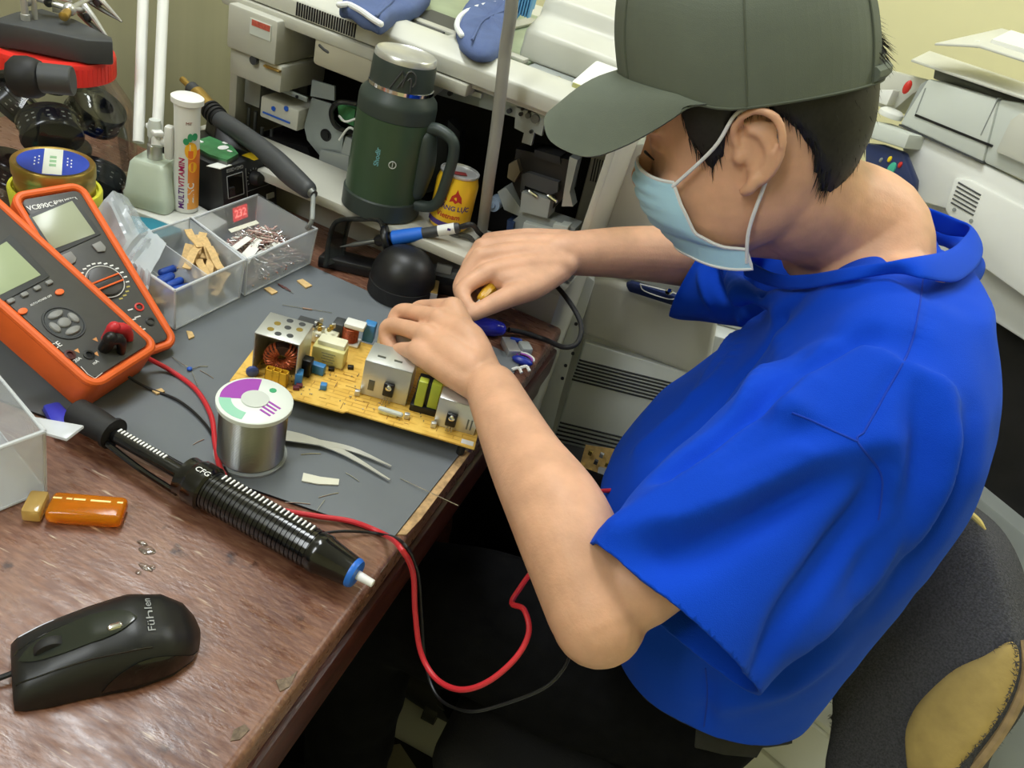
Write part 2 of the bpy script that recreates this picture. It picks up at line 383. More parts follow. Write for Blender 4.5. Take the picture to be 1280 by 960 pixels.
# fuser box upper left
m = MB(); m.bx(-.678, -.603, .885, 1.0, .93, .985); m.bx(-.678, -.597, .893, 1.0, .895, .930)
obj('upper_left_cover', m, m_beige, cop, bevel=.004)
a = atY(313, 22, .884); b = atY(338, 52, .884)
lab = obj('label_plate', MB().bx(a.x, b.x, .8835, .8855, b.z, a.z), m_lgrey, cop)
a = atY(315, 24, .883); b = atY(337, 40, .883); obj('red_label', MB().bx(a.x, b.x, .8828, .884, b.z, a.z), mat('red_label_print', (190, 90, 75), .5, var=.2, vscale=300), cop)
a = atY(319, 75, .892); obj('latch_knob', MB().cyl((a.x, .893, a.z), (a.x, .887, a.z), .0055, seg=16), m_dgrey, cop)
a = atY(331, 80, .892); b = atY(351, 91, .892); obj('brass_latch', MB().bx(a.x, b.x, .888, .894, b.z, a.z), m_brass, cop, bevel=.001)
m = MB(); fr(m, 393, 42, 462, 109, .902, .012); obj('flat_cover_panel', m, m_beige2, cop, bevel=.006)
a = atY(403, 62, .9); obj('cover_slot', MB().tube([(a.x - .006, .904, a.z + .003), (a.x + .001, .904, a.z), (a.x + .007, .904, a.z - .001)], .0028, 8, ends=True), m_dgrey, cop)
m = MB(); fr(m, 326, 119, 371, 165, .915, .07); obj('toner_box', m, m_beige, cop, bevel=.003)
m = MB(); fr(m, 328, 141, 362, 153, .9135, .002); obj('blue_label_band', m, m_blue, cop)
for px in (341, 357):
    a = atY(px, 136, .913); obj('blue_label_mark', MB().cyl((a.x, .9152, a.z), (a.x, .9138, a.z), .0035, seg=6 if px < 350 else 16), m_blue, cop)
m = MB(); fr(m, 325, 98, 383, 128, .918, .003); a = atY(326, 112, .922); b = atY(380, 118, .922)
obj('metal_bracket', m, m_zinc, cop, bevel=.001)
for px, py in ((335, 110), (371, 121)):
    a = atY(px, py, .917); obj('bracket_hole', MB().cyl((a.x, .9185, a.z), (a.x, .9165, a.z), .0022, seg=12), m_black, cop)
m = MB(); fr(m, 307, 95, 324, 135, .935, .004); obj('side_bracket', m, m_zinc, cop)
def plate(pts, y, dep, name, mt):
    q = [atY(px, py, y) for px, py in pts]; return obj(name, MB().prism(q, (0, dep, 0)), mt, cop, smooth=0)
plate([(390, 122), (414, 130), (416, 150), (430, 165), (427, 190), (424, 225), (398, 215), (400, 195), (384, 175), (380, 158)], .93, .004, 'drive_plate', m_zinc)
plate([(390, 100), (418, 108), (418, 126), (388, 120)], .926, .004, 'upper_drive_plate', m_zinc)
plate([(400, 188), (436, 195), (432, 245), (395, 235)], .922, .005, 'lower_drive_plate', m_mgrey)
a = atY(407, 169, .929); obj('round_hole', MB().lathe([(.0085, 0), (.0085, .002), (.0055, .0022), (.0055, .004)], (a.x, .931, a.z), (0, -1, 0), 20), m_black, cop)
plate([(422, 130), (444, 136), (442, 158), (424, 150)], .934, .01, 'green_board', m_pcbg)
p0 = atY(420, 138, .926)
obj('cable_loom', MB().tube([atY(446, 130, .93), atY(424, 128, .92), atY(414, 140, .92), atY(420, 158, .92), atY(440, 166, .93)], .0035, 8, 5), m_black, cop)
obj('white_wire', MB().tube([atY(424, 145, .925), atY(432, 152, .92), atY(446, 148, .925)], .0016, 8, 5), m_white, cop)
obj('white_wire', MB().tube([atY(424, 175, .922), atY(436, 160, .92), atY(446, 165, .925)], .0016, 8, 5), m_white, cop)
plate([(420, 215), (432, 170), (446, 178), (440, 250), (420, 240)], .926, .02, 'sensor_block', m_mgrey)
for k, (px, py) in enumerate(((310, 145), (318, 150), (326, 170), (338, 172))):
    a = atY(px, py, .94); obj('contact_pin', MB().cyl((a.x, .942, a.z + .012), (a.x, .942, a.z - .02), .0025, seg=8), m_dsteel, cop)
plate([(330, 172), (384, 184), (396, 214), (350, 205), (338, 190)], .93, .05, 'toner_cradle', m_black)
# right part: rail, brackets, mechanism
plate([(530, 84), (560, 90), (553, 112), (540, 122), (530, 118)], .93, .006, 'hinge_plate', m_mgrey)
plate([(548, 92), (690, 135), (690, 160), (645, 147), (545, 118)], .936, .006, 'upper_rail', m_zinc)
plate([(552, 84), (700, 128), (702, 140), (553, 96)], .9295, .004, 'rail_lip', m_mgrey)
for px, py, r in ((563, 98, .003), (562, 117, .003), (636, 139, .003), (597, 102, .003)):
    a = atY(px, py, .93); obj('rail_screw', MB().cyl((a.x, .934, a.z), (a.x, .929, a.z), r, seg=10), m_dgrey, cop)
plate([(582, 111), (602, 117), (601, 123), (581, 117)], .931, .005, 'slotted_tab', m_lgrey)
plate([(645, 134), (682, 145), (677, 170), (668, 166), (664, 182), (652, 178), (655, 166), (643, 160)], .925, .006, 'clamp_bracket', m_zinc)
for px, py, r in ((650, 143, .0025), (659, 145, .0035), (668, 149, .0055), (663, 165, .0022), (652, 137, .0018), (661, 140, .0018)):
    a = atY(px, py, .92); obj('clamp_screw', MB().cyl((a.x, .926, a.z), (a.x, .921, a.z), r, seg=12), m_dsteel if r > .003 else m_black, cop)
plate([(645, 186), (712, 200), (706, 245), (690, 262), (650, 250), (640, 228)], .94, .05, 'developer_unit', m_black)
plate([(668, 187), (700, 196), (700, 206), (668, 196)], .936, .03, 'developer_ring', m_mblack)
plate([(652, 218), (660, 216), (698, 228), (697, 240), (688, 244), (656, 232), (655, 242), (650, 240)], .93, .02, 'developer_arm', m_dgrey)
plate([(712, 196), (722, 200), (712, 240), (716, 258), (702, 258), (706, 232)], .926, .02, 'guide_post', m_zinc)
plate([(652, 240), (688, 250), (684, 273), (650, 264)], .922, .03, 'latch_box', m_mgrey)
for px, py in ((664, 244), (688, 250)):
    a = atY(px, py, .915); obj('chrome_clip', MB().tube([(a.x - .006, .921, a.z + .002), (a.x + .006, .921, a.z - .001)], .0025, 8, ends=True), m_chrome, cop)
plate([(622, 240), (632, 234), (652, 262), (700, 278), (720, 285), (712, 300), (640, 300), (638, 278), (648, 270), (630, 262)], .932, .03, 'front_casting', m_mgrey)
plate([(655, 278), (690, 288), (692, 280), (710, 284), (706, 300), (650, 298)], .922, .02, 'paper_guide', m_lgrey)
a = atY(616, 256, .925); obj('roller_end', MB().lathe([(.004, -.003), (.004, 0), (.0095, 0), (.0095, .02)], (a.x, .925, a.z), (0, 1, 0), 20), mat('pale_blue_plastic', (150, 170, 195), .4), cop)
plate([(634, 275), (642, 279), (639, 300), (632, 300)], .925, .03, 'blue_lever', mat('slate_blue', (50, 70, 110), .4), cop and mat('slate_blue2', (50, 70, 110), .4)) if False else plate([(634, 275), (642, 279), (639, 300), (632, 300)], .925, .03, 'blue_lever', mat('slate_blue_plastic', (50, 70, 110), .4))
plate([(636, 205), (646, 200), (650, 215), (643, 228), (634, 222)], .93, .02, 'brass_joint', mat('dull_bronze', (120, 112, 92), .4, .5))
plate([(560, 150), (575, 165), (572, 215), (556, 225)], 1.05, .02, 'inner_frame', m_dgrey)
plate([(520, 150), (560, 175), (556, 235), (520, 245)], 1.0, .02, 'inner_bracket', mat('inner_grey', (52, 56, 56), .5))

# ================================================================ SECOND COPIER (right of the desk corner)
U2 = V((.958, .287, 0)); N2 = V((.287, -.958, 0)); P2 = V((-.125, 1.07, 0))
R2 = M3(U2, -N2, V((0, 0, 1)))
def on2(px, py, off=0): return atP(px, py, P2 + N2 * off, N2)
cop2 = thing('photocopier', (.25, 1.35, 0), 'light grey photocopier with louvred front behind the blue shirt', 'photocopier')
def slab(parent, name, pts, off, dep, mt, bevel=.003, P=P2, N=N2, segs=2):
    q = [atP(x, y, P + N * off, N) for x, y in pts]; return obj(name, MB().prism(q, -N * dep), mt, parent, bevel=bevel, segs=segs)
def blk(m, u0, u1, d0, d1, z0, z1):
    c = P2 + U2 * ((u0 + u1) / 2) - N2 * ((d0 + d1) / 2); m.box((c.x, c.y, (z0 + z1) / 2), (u1 - u0, d1 - d0, z1 - z0), R2); return m
obj('lower_body', blk(MB(), 0.12, .34, .012, .42, 0.02, .70), m_c2, cop2, bevel=.004)
obj('upper_body', blk(MB(), 0.12, .31, .05, .38, .70, .93), m_c2, cop2, bevel=.006)
slab(cop2, 'front_pillar', [(648, 560), (700, 400), (714, 352), (722, 342), (732, 342), (744, 352), (735, 380), (724, 415), (700, 500), (680, 580), (655, 640), (620, 640)], .010, .05, m_c2, .003)
slab(cop2, 'paper_drawer', [(735, 348), (760, 350), (900, 395), (885, 478), (726, 418)], .0, .06, m_c2b, .01, segs=3)
slab(cop2, 'drawer_lip', [(730, 412), (880, 462), (878, 480), (728, 432)], -.012, .03, m_c2b, .002)
slab(cop2, 'louvred_door', [(731, 428), (870, 470), (800, 640), (655, 640), (690, 560)], .0, .02, m_c2, .003)
def louvre(x0, y0, x1, y1, x2, y2, n):
    m = MB()
    for k in range(n):
        t = k / (n - 1); ax, ay = x0 + (x2 - x0) * t, y0 + (y2 - y0) * t
        a = on2(ax, ay, .001); b = on2(ax + (x1 - x0), ay + (y1 - y0), .001); d = (b - a)
        m.box((a + b) / 2, (d.length, .003, .0022), M3(d.normalized(), -N2, d.normalized().cross(-N2)))
    return m
obj('louvre', louvre(724, 450, 868, 486, 715, 474, 7), m_dgrey, cop2, smooth=0)
obj('louvre', louvre(700, 528, 800, 552, 692, 552, 6), m_dgrey, cop2, smooth=0)
for px, py in ((702, 372), (716, 442), (707, 457), (703, 473), (720, 405)):
    a = on2(px, py, .011); obj('screw', MB().cyl(a - N2 * .002, a + N2 * .001, .0028, seg=10), m_dgrey, cop2)
slab(cop2, 'control_strip', [(782, 356), (790, 353), (900, 388), (900, 402), (800, 370), (786, 366)], .012, .012, m_navy, .004)
a = on2(836, 364, .013); obj('round_button', MB().lathe([(.006, 0), (.0055, .002), (.003, .003)], a, N2, 16), m_chrome, cop2)
m = MB(); q = [on2(800, 355, .0125), on2(842, 366, .0125), on2(846, 371, .0125), on2(836, 374, .0125), on2(806, 364, .0125)]
obj('button_outline', m.tube(q + [q[0]], .0009, 6, 4), m_wprint, cop2)
slab(cop2, 'vent_strip', [(742, 188), (768, 188), (742, 300), (710, 310)], -.03, .01, m_c2b, .001)
m = MB()
for k in range(7):
    a = atP(744 + k * 3.2, 198 + k * .9, P2 - N2 * .0285, N2); b = atP(738 + k * 3.2, 226 + k * .9, P2 - N2 * .0285, N2); m.tube([a, b], .0009, 6)
obj('vent_slot', m, m_dgrey, cop2)
slab(cop2, 'front_door', [(764, 180), (900, 180), (895, 390), (740, 330)], -.012, .03, m_c2, .004)

# ================================================================ WHITE PRINTER BEHIND THE MAN, AT RIGHT
yaw3 = -40; U3 = Rz(yaw3) @ V((1, 0, 0)); N3 = Rz(yaw3) @ V((0, -1, 0)); P3 = D(1170, 250, 1.22); P3.z = 0
R3_ = M3(U3, -N3, V((0, 0, 1)))
cop3 = thing('multifunction_printer', (P3 - N3 * .2)[:], 'big white multifunction printer with navy control panel behind the man', 'printer')
def b3(u0, u1, d0, d1, z0, z1, m=None):
    m = m or MB(); c = P3 + U3 * ((u0 + u1) / 2) - N3 * ((d0 + d1) / 2); m.box((c.x, c.y, (z0 + z1) / 2), (u1 - u0, d1 - d0, z1 - z0), R3_); return m
zz = lambda px, py: atP(px, py, P3, N3)
zt = zz(1180, 190).z
PR = dict(P=P3, N=N3)
obj('main_body', b3(-.06, .75, 0.02, .5, .84, zt), m_white, cop3, bevel=.008)
obj('dark_cavity', b3(.0, .72, .06, .5, .60, .84), m_cavity, cop3)
obj('base_cabinet', b3(-.02, .75, 0.02, .5, .02, .60), m_mgrey, cop3, bevel=.006)
slab(cop3, 'front_cover', [(1180, 262), (1192, 222), (1212, 225), (1300, 270), (1300, 386), (1222, 330)], .015, .02, m_white, .004, **PR)
slab(cop3, 'upper_fascia', [(1128, 180), (1140, 160), (1300, 240), (1300, 290), (1200, 235), (1185, 262), (1125, 245)], .006, .02, m_white, .004, **PR)
m = MB()
for k in range(6):
    a = atP(1198 - k * 1.8, 228 + k * 5, P3 + N3 * .0155, N3); b = atP(1226 - k * 1.8, 244 + k * 5, P3 + N3 * .0155, N3); m.tube([a, b], .0012, 6)
obj('vent_slot', m, m_dgrey, cop3)
for px, py in ((1193, 262), (1214, 276)):
    a = atP(px, py, P3 + N3 * .0155, N3); obj('screw', MB().cyl(a, a + N3 * .001, .003, seg=10), m_mgrey, cop3)
slab(cop3, 'control_panel', [(1080, 178), (1100, 180), (1128, 190), (1142, 225), (1140, 245), (1095, 235), (1080, 225)], .04, .02, m_navy, .006, **PR)
def btn(px, py, rx, mt, name):
    a = atP(px, py, P3 + N3 * .041, N3); obj(name, MB().lathe([(rx, 0), (rx * .9, .002), (rx * .5, .003)], a - N3 * .001, N3, 16, sq=(1.3, .8)), mt, cop3)
btn(1114, 211, .0085, m_green, 'start_button'); btn(1112, 199, .004, m_yellow, 'yellow_button'); btn(1125, 206, .004, m_red, 'stop_button'); btn(1101, 200, .003, m_mgrey, 'grey_button')
slab(cop3, 'panel_tray', [(1098, 225), (1122, 232), (1120, 240), (1097, 234)], .044, .004, m_mgrey, .001, **PR)
slab(cop3, 'panel_hood', [(1085, 150), (1137, 168), (1130, 186), (1085, 172)], .05, .06, m_lgrey, .003, **PR)
# scanner / feeder on top
zt2 = zt
slab(cop3, 'feeder_front', [(1160, 98), (1248, 124), (1228, 203), (1124, 155)], .012, .10, m_lgrey, .004, **PR)
slab(cop3, 'feeder_end', [(1249, 124), (1275, 128), (1300, 140), (1300, 235), (1229, 203)], .01, .10, m_lgrey, .004, **PR)
slab(cop3, 'feeder_slot', [(1144, 142), (1240, 181), (1239, 184), (1143, 145)], .0135, .01, m_black, 0, **PR)
slab(cop3, 'feeder_gap', [(1124, 155), (1229, 202), (1228, 204), (1123, 157)], .0135, .01, m_dgrey, 0, **PR)
slab(cop3, 'feeder_seam', [(1156, 110), (1157, 110), (1145, 141), (1144, 141)], .0135, .01, m_mgrey, 0, **PR)
slab(cop3, 'feeder_seam', [(1247, 122), (1248, 122), (1226, 169), (1225, 169)], .0135, .01, m_mgrey, 0, **PR)
slab(cop3, 'feeder_door', [(1275, 140), (1300, 148), (1300, 215), (1243, 190), (1262, 150)], .022, .03, m_cream, .004, **PR)
a = atP(1134, 109, P3 + N3 * .013, N3); obj('red_tab', MB().ball(a, (.006, .004, .011), seg=10, rg=6), m_red, cop3)
slab(cop3, 'hinge_cover', [(1128, 148), (1150, 105), (1160, 99), (1146, 140), (1140, 150)], .01, .06, m_mgrey, .002, **PR)
slab(cop3, 'tray_bracket', [(1168, 86), (1300, 132), (1300, 150), (1166, 98)], -.03, .03, m_dsteel, .002, **PR)
def tray(name, pts, z, mt, th=.004, up=(0, 0, 1)):
    q = [atP(x, y, (0, 0, 0), V((0, 0, 1))) if False else p for p in pts for x, y in [(0, 0)]]
    return obj(name, MB().prism(pts, V(up) * th), mt, cop3, bevel=.0015)
A = lambda px, py, o: atP(px, py, P3 + N3 * o, N3)
t1 = [A(1138, 77, .02), A(1300, 132, .02), A(1320, 120, -.16), A(1160, 66, -.16)]
tray('lower_paper_tray', t1, 0, m_cream)
t1 = [A(1167, 57, .05), A(1222, 60, .03), A(1310, 88, .03), A(1340, 66, -.16), A(1250, 38, -.16)]
tray('upper_paper_tray', t1, 0, m_cream)
obj('paper_stack', MB().prism([A(1236, 56, -.01), A(1310, 78, -.01), A(1330, 66, -.14), A(1260, 44, -.14)], (0, 0, .008)), m_white, cop3)
slab(cop3, 'tray_guide', [(1210, 52), (1224, 50), (1222, 60), (1208, 58)], .0, .004, m_white, .001, **PR)
# small white gadget on the printer's left shoulder
g = MB(); q = [A(1092, 130, -.03), A(1096, 90, -.03), A(1105, 86, -.03), A(1165, 102, -.03), A(1140, 118, -.03), A(1120, 135, -.03), A(1112, 140, -.03)]
obj('folded_tray', g.prism(q, -N3 * .05), m_cream, cop3, bevel=.002)
obj('cover_flap', MB().prism([A(1092, 112, .0), A(1117, 112, .0), A(1108, 132, .0), A(1092, 126, .0)], -N3 * .02), m_white, cop3, bevel=.002)
obj('round_cap', MB().lathe([(.02, 0), (.02, .008), (.014, .012)], A(1112, 146, .01), (0, 0, 1), 20), m_white, cop3, bevel=.001)

# ================================================================ STRIPPED PRINTER FRAME (behind the chair)
P4 = D(1240, 560, 1.30); P4.z = 0
fr4 = cop3
P4 = V((P4.x, P4.y, 0)); PQ = dict(P=P4, N=N3)
slab(fr4, 'upper_plate', [(1190, 470), (1246, 485), (1300, 545), (1300, 620), (1190, 500)], .0, .02, m_dsteel, .002, **PQ)
slab(fr4, 'dark_slot', [(1255, 520), (1272, 530), (1266, 534), (1258, 528)], .002, .01, m_black, 0, **PQ)
slab(fr4, 'cross_rail', [(1180, 480), (1240, 535), (1300, 640), (1300, 660), (1240, 560), (1180, 500)], .03, .03, m_mgrey, .003, **PQ)
slab(fr4, 'cross_rail', [(1180, 505), (1235, 565), (1272, 620), (1266, 628), (1225, 575), (1180, 522)], .04, .02, m_dsteel, .002, **PQ)
slab(fr4, 'bright_rail', [(1205, 592), (1214, 596), (1252, 648), (1244, 656)], .06, .015, m_lgrey, .002, **PQ)
slab(fr4, 'bright_rail', [(1272, 628), (1276, 636), (1246, 675), (1240, 668)], .06, .015, m_lgrey, .002, **PQ)
a = atP(1246, 654, P4 + N3 * .07, N3); obj('bushing', MB().lathe([(.004, 0), (.004, .012), (.009, .012), (.009, 0)], a, N3, 14), m_black, fr4)
slab(fr4, 'white_panel', [(1268, 680), (1300, 640), (1300, 760), (1250, 730)], .05, .02, m_white, .003, **PQ)
# ================================================================ COMPUTER MOUSE
m_msh = mat('black_mouse_shell', (26, 27, 28), 0.38, var=0.1, vscale=60, bump=0.05, bscale=1500)
m_gloss = mat('glossy_black', (12, 13, 13), 0.08, coat=.5)
m_print = mat('grey_print', (150, 152, 152), 0.6)
mf = atZ(17, 850); mr_ = atZ(250, 793); ma = (mr_ - mf); ML = ma.length; ma.normalize(); mb_ = V((-ma.y, ma.x, 0))
mouse = thing('computer_mouse', (mf.lerp(mr_, .5))[:], 'black wired computer mouse on the bare wood at the front of the desk', 'mouse')
def mprof(t):
    w_ = float(np.interp(t, [0, .04, .15, .35, .6, .8, .92, .98, 1], [.0225, .0245, .0265, .0275, .030, .0275, .0205, .011, .002])); h = float(np.interp(t, [0, .04, .2, .4, .62, .8, .92, .98, 1], [.012, .0185, .0265, .0335, .0365, .031, .021, .011, .004])); return w_, h
def mpos(t, s, off=0):          # s -1..1 over the shell
    w_, h = mprof(t); a = s * math.pi / 2
    return mf + ma * (t * ML) + mb_ * ((w_ + off) * math.copysign(abs(math.sin(a)) ** .75, a)) + V((0, 0, .0015 + (h + off) * abs(math.cos(a)) ** .7))
rings = []
for t in [0, .01, .04, .08] + [.12 + .04 * k for k in range(20)] + [.92, .95, .975, .99, 1]:
    rings.append([mpos(t, -1 + 2 * k / 24) for k in range(25)] + [mf + ma * (t * ML) + mb_ * (mprof(t)[0] * .92 * x) + V((0, 0, .001)) for x in (.9, 0, -.9)])
obj('shell', MB().rings(rings), m_msh, mouse, smooth=60)
rows = [[mpos(.04 + .60 * k / 20, (-.02 + .16 * (1 - abs(2 * k / 20 - 1) ** 3) * x), .0006) for x in [-1 + i / 4 for i in range(9)]] for k in range(21)]
obj('centre_strip', MB().grid(rows), mat('glossy_olive_black', (38, 42, 36), .1), mouse, solid=.0012, offset=0)
wc = mpos(.20, -.01); obj('scroll_wheel', MB().cyl(wc - mb_ * .0035 - V((0, 0, .004)), wc + mb_ * .0035 - V((0, 0, .004)), .0095, seg=28), m_mblack, mouse, bevel=.0015)
obj('chrome_dot', MB().tube([mpos(.50, -.06, .0008), mpos(.545, -.06, .0008)], .0022, 8, ends=True), m_chrome, mouse)
rows = [[mpos(.42 + .54 * k / 16, -1 + .34 * (x * (1 - (abs(2 * k / 16 - 1)) ** 2.2) + .1), .0005) for x in [i / 6 for i in range(7)]] for k in range(17)]
obj('side_grip', MB().grid(rows), m_gloss, mouse, solid=.001, offset=0)
gm = MB(); gm.tube([mpos(.02 + .5 * k / 20, .16 * (1 - abs(2 * (k / 20) - 1) ** 4 * .4)) for k in range(21)], .0005, 5); gm.tube([mpos(.02 + .68 * k / 24, -.36 - .10 * (k / 24)) for k in range(25)], .0006, 5); gm.tube([mpos(.02 + .68 * k / 24, .5 + .1 * k / 24) for k in range(25)], .0006, 5)
obj('button_groove', gm, m_gloss, mouse)
obj('cable', MB().tube([mf + ma * .004 + V((0, 0, .008)), mf - ma * .015 + V((0, 0, .006)), mf - ma * .05 + mb_ * .012 + V((0, 0, .003)), mf - ma * .16 + mb_ * .05 + V((0, 0, .003))], .0018, 8, 6), m_mblack, mouse)
def mtxt(x, y, z): return mpos(.71 - y / ML, -.22 + x * 27, .0006 + z)
text('lettering', 'Fühlen', None, (1, 0, 0), (0, 1, 0), .0064, m_print, mouse, fn=mtxt)

# ================================================================ ORANGE LIGHTER
m_or = mat('clear_orange_plastic', (245, 150, 25), 0.12, trans=.65, ior=1.35)
la = atZ(52, 633, .7575); lb = atZ(158, 641, .7575); lx = (lb - la).normalized(); ly = V((-lx.y, lx.x, 0)); la = la - lx * .008
L_ = (lb - la).length
lig = thing('lighter', (la.lerp(lb, .5) - V((0, 0, .0075)))[:], 'see-through orange disposable lighter lying by the clear bin', 'lighter')
RL = M3(lx, ly, V((0, 0, 1)))
c = la.lerp(lb, .5)
obj('fuel_body', MB().box(c + lx * .006, (L_ - .014, .024, .0125), RL), m_or, lig, bevel=.004, segs=3)
obj('inner_wall', MB().box(c + lx * .008, (L_ - .024, .0018, .009), RL), mat('deep_orange', (225, 110, 10), .3), lig)
obj('clear_hood', MB().box(la + lx * .004, (.013, .022, .0115), RL), mat('pale_amber_plastic', (236, 200, 120), .12, trans=.6), lig, bevel=.002)
m = MB()
for k, (u, l) in enumerate(((.016, .006), (.024, .004), (.031, .008), (.041, .005), (.048, .009), (.059, .004))):
    m.box(la + lx * (u + .002) + ly * .004 + V((0, 0, .0063)), (l, .0016, .0004), RL)
obj('printed_marks', m, mat('pale_yellow_print', (250, 225, 150), .5), lig)

# ================================================================ DESOLDERING PUMP
m_pump = mat('glossy_black_plastic', (15, 15, 16), 0.16, coat=.3)
pa = atZ(110, 524, .772); pb = atZ(446, 718, .770); px_ = (pb - pa); PL = px_.length; px_.normalize(); pzv = V((0, 0, 1)); pyv = pzv.cross(px_).normalized(); pzv = px_.cross(pyv)
pump = thing('desoldering_pump', (pa.lerp(pb, .5) - V((0, 0, .022)))[:], 'black desoldering pump with blue nozzle ring lying across the desk', 'desoldering pump')
def pp(t, y=0, z=0): return pa + px_ * (t * PL) + pyv * y + pzv * z
def tof(px, py):
    q = atZ(px, py, .771); return (q - pa).dot(px_) / PL
tc, t1, t2, t3, t4 = tof(138, 541), tof(235, 598), tof(252, 606), tof(395, 690), tof(440, 714)
obj('plunger_cap', MB().lathe([(.010, -.014), (.0125, -.012), (.0128, .004), (.0115, (tc) * PL), (.0135, tc * PL + .001), (.0135, tc * PL + .004), (.006, tc * PL + .005)], pa, px_, 24), m_mblack, pump)
obj('plunger_rod', MB().cyl(pp(tc), pp(t2), .0062), m_pump, pump)
for s_ in (-1, 1):
    obj('guard_rail', MB().tube([pp(tc + .01, s_ * .008, -.004), pp((tc + t1) / 2, s_ * .011, -.007), pp(t1, s_ * .0125, -.008)], .0026, 8, 5), m_pump, pump)
m = MB()
for k in range(15): m.box(pp(tc + .035 + k * .0125, .0012, .0062), (.0016, .004, .0012), M3(px_, pyv, pzv))
obj('rack_teeth', m, m_wprint, pump)
R_ = lambda t: (t - t1) * PL
pr_ = [(.010, -.004), (.0165, -.003), (.0165, .004), (.0175, .006), (.0185, .008), (.0185, .020), (.0165, .022)]
obj('collar', MB().lathe(pr_, pp(t1), px_, 28, ), m_pump, pump)
bpr = [(.0155, .018)]; x = .022
while x < R_(t3) - .004: bpr += [(.0158, x), (.0158, x + .0022), (.0151, x + .0026), (.0151, x + .0036)]; x += .004
bpr += [(.0160, R_(t3)), (.0160, R_(t3) + .006), (.0148, R_(t3) + .008), (.0118, R_(t4)), (.006, R_(t4) + .0005)]
obj('barrel', MB().lathe(bpr, pp(t1), px_, 32), m_pump, pump, smooth=50)
m = MB(); x = .030
while x < R_(t3) - .006: m.box(pp(t1) + px_ * x + pzv * .0150 + pyv * .0048, (.0013, .0055, .0022), M3(px_, pyv, pzv)); x += .004
obj('grip_ticks', m, m_wprint, pump)
obj('blue_nozzle_ring', MB().lathe([(.0116, 0), (.0118, .002), (.0105, .0045), (.004, .005)], pp(t4), px_, 24), mat('bright_blue_plastic', (35, 105, 200), .35), pump)
obj('nozzle_tip', MB().cyl(pp(t4) + px_ * .004, pp(t4) + px_ * .019, .0036, .0030, 14), m_wprint, pump, bevel=.0006)
text('lettering', 'CFG', pp(t1) + px_ * .009 + pzv * .0187 - pyv * .003, pyv * -1 if False else px_, pyv, .007, m_wprint, pump)

# ================================================================ SOLDER SPOOL
sc_ = atZ(313, 568, MATZ); sc_ = V((sc_.x, sc_.y, MATZ)); SHH = .0625
spool = thing('solder_spool', sc_[:], 'spool of silvery solder wire with purple and white label on the grey mat', 'solder spool')
m_sold = mat('solder_wire', (178, 180, 180), 0.28, .95)
m_clearp = mat('clear_plastic', (225, 232, 230), 0.1, alpha=.35)
obj('lower_flange', MB().lathe([(.0305, 0), (.031, .001), (.031, .003), (.027, .0035)], sc_, seg=40), m_clearp, spool)
wp = [(.0275, .0035)]; z_ = .004
while z_ < SHH - .007: wp += [(.0272, z_), (.0283, z_ + .0006), (.0272, z_ + .0012)]; z_ += .0012
obj('wire_winding', MB().lathe(wp, sc_, seg=44), m_sold, spool, smooth=180)
obj('upper_flange', MB().lathe([(.010, SHH - .007), (.0285, SHH - .007), (.031, SHH - .005), (.0312, SHH - .001), (.030, SHH), (.0102, SHH), (.0098, SHH - .004)], sc_, seg=44), mat('spool_label_white', (226, 232, 226), .35), spool, smooth=40)
def sector(r0, r1, a0, a1, h, m=None, n=20):
    m = m or MB(); P_ = [sc_ + V((r1 * math.cos(math.radians(a0 + (a1 - a0) * k / n)), r1 * math.sin(math.radians(a0 + (a1 - a0) * k / n)), h)) for k in range(n + 1)] + [sc_ + V((r0 * math.cos(math.radians(a1 - (a1 - a0) * k / n)), r0 * math.sin(math.radians(a1 - (a1 - a0) * k / n)), h)) for k in range(n + 1)]
    return m.prism(P_, (0, 0, .0003))
m_pur = mat('purple_label', (160, 70, 175), .35); m_grl = mat('pale_green_label', (150, 205, 180), .35)
obj('purple_panel', sector(.011, .028, 115, 215, SHH), m_pur, spool, smooth=0)
obj('green_panel', sector(.019, .0285, 215, 285, SHH), m_grl, spool, smooth=0)
m = MB()
for k in range(4):
    c = sc_ + V((.0165, -.009 + k * .0042, SHH + .0002)); m.box(c, (.011 + .002 * (k % 2), .0018, .0004), Rz(-8))
obj('purple_bars', m, m_pur, spool); obj('green_logo_dot', MB().lathe([(.003, 0), (.003, .0004)], sc_ + V((.004, .019, SHH)), seg=16), mat('green_label_dot', (60, 160, 110), .4), spool)
obj('core_hole', MB().lathe([(.0097, SHH - .03), (.0097, SHH - .0045), (.0094, SHH - .0045), (.0094, SHH - .03)], sc_, seg=32, cap=False), m_lgrey, spool); obj('core_bottom', MB().lathe([(.0096, SHH - .031), (.0096, SHH - .03)], sc_, seg=24), m_dgrey, spool)
obj('core_rim', MB().lathe([(.0098, 0), (.0112, 0), (.0112, .0012), (.0098, .0012)], sc_ + V((0, 0, SHH - .0002)), seg=32), m_lgrey, spool)

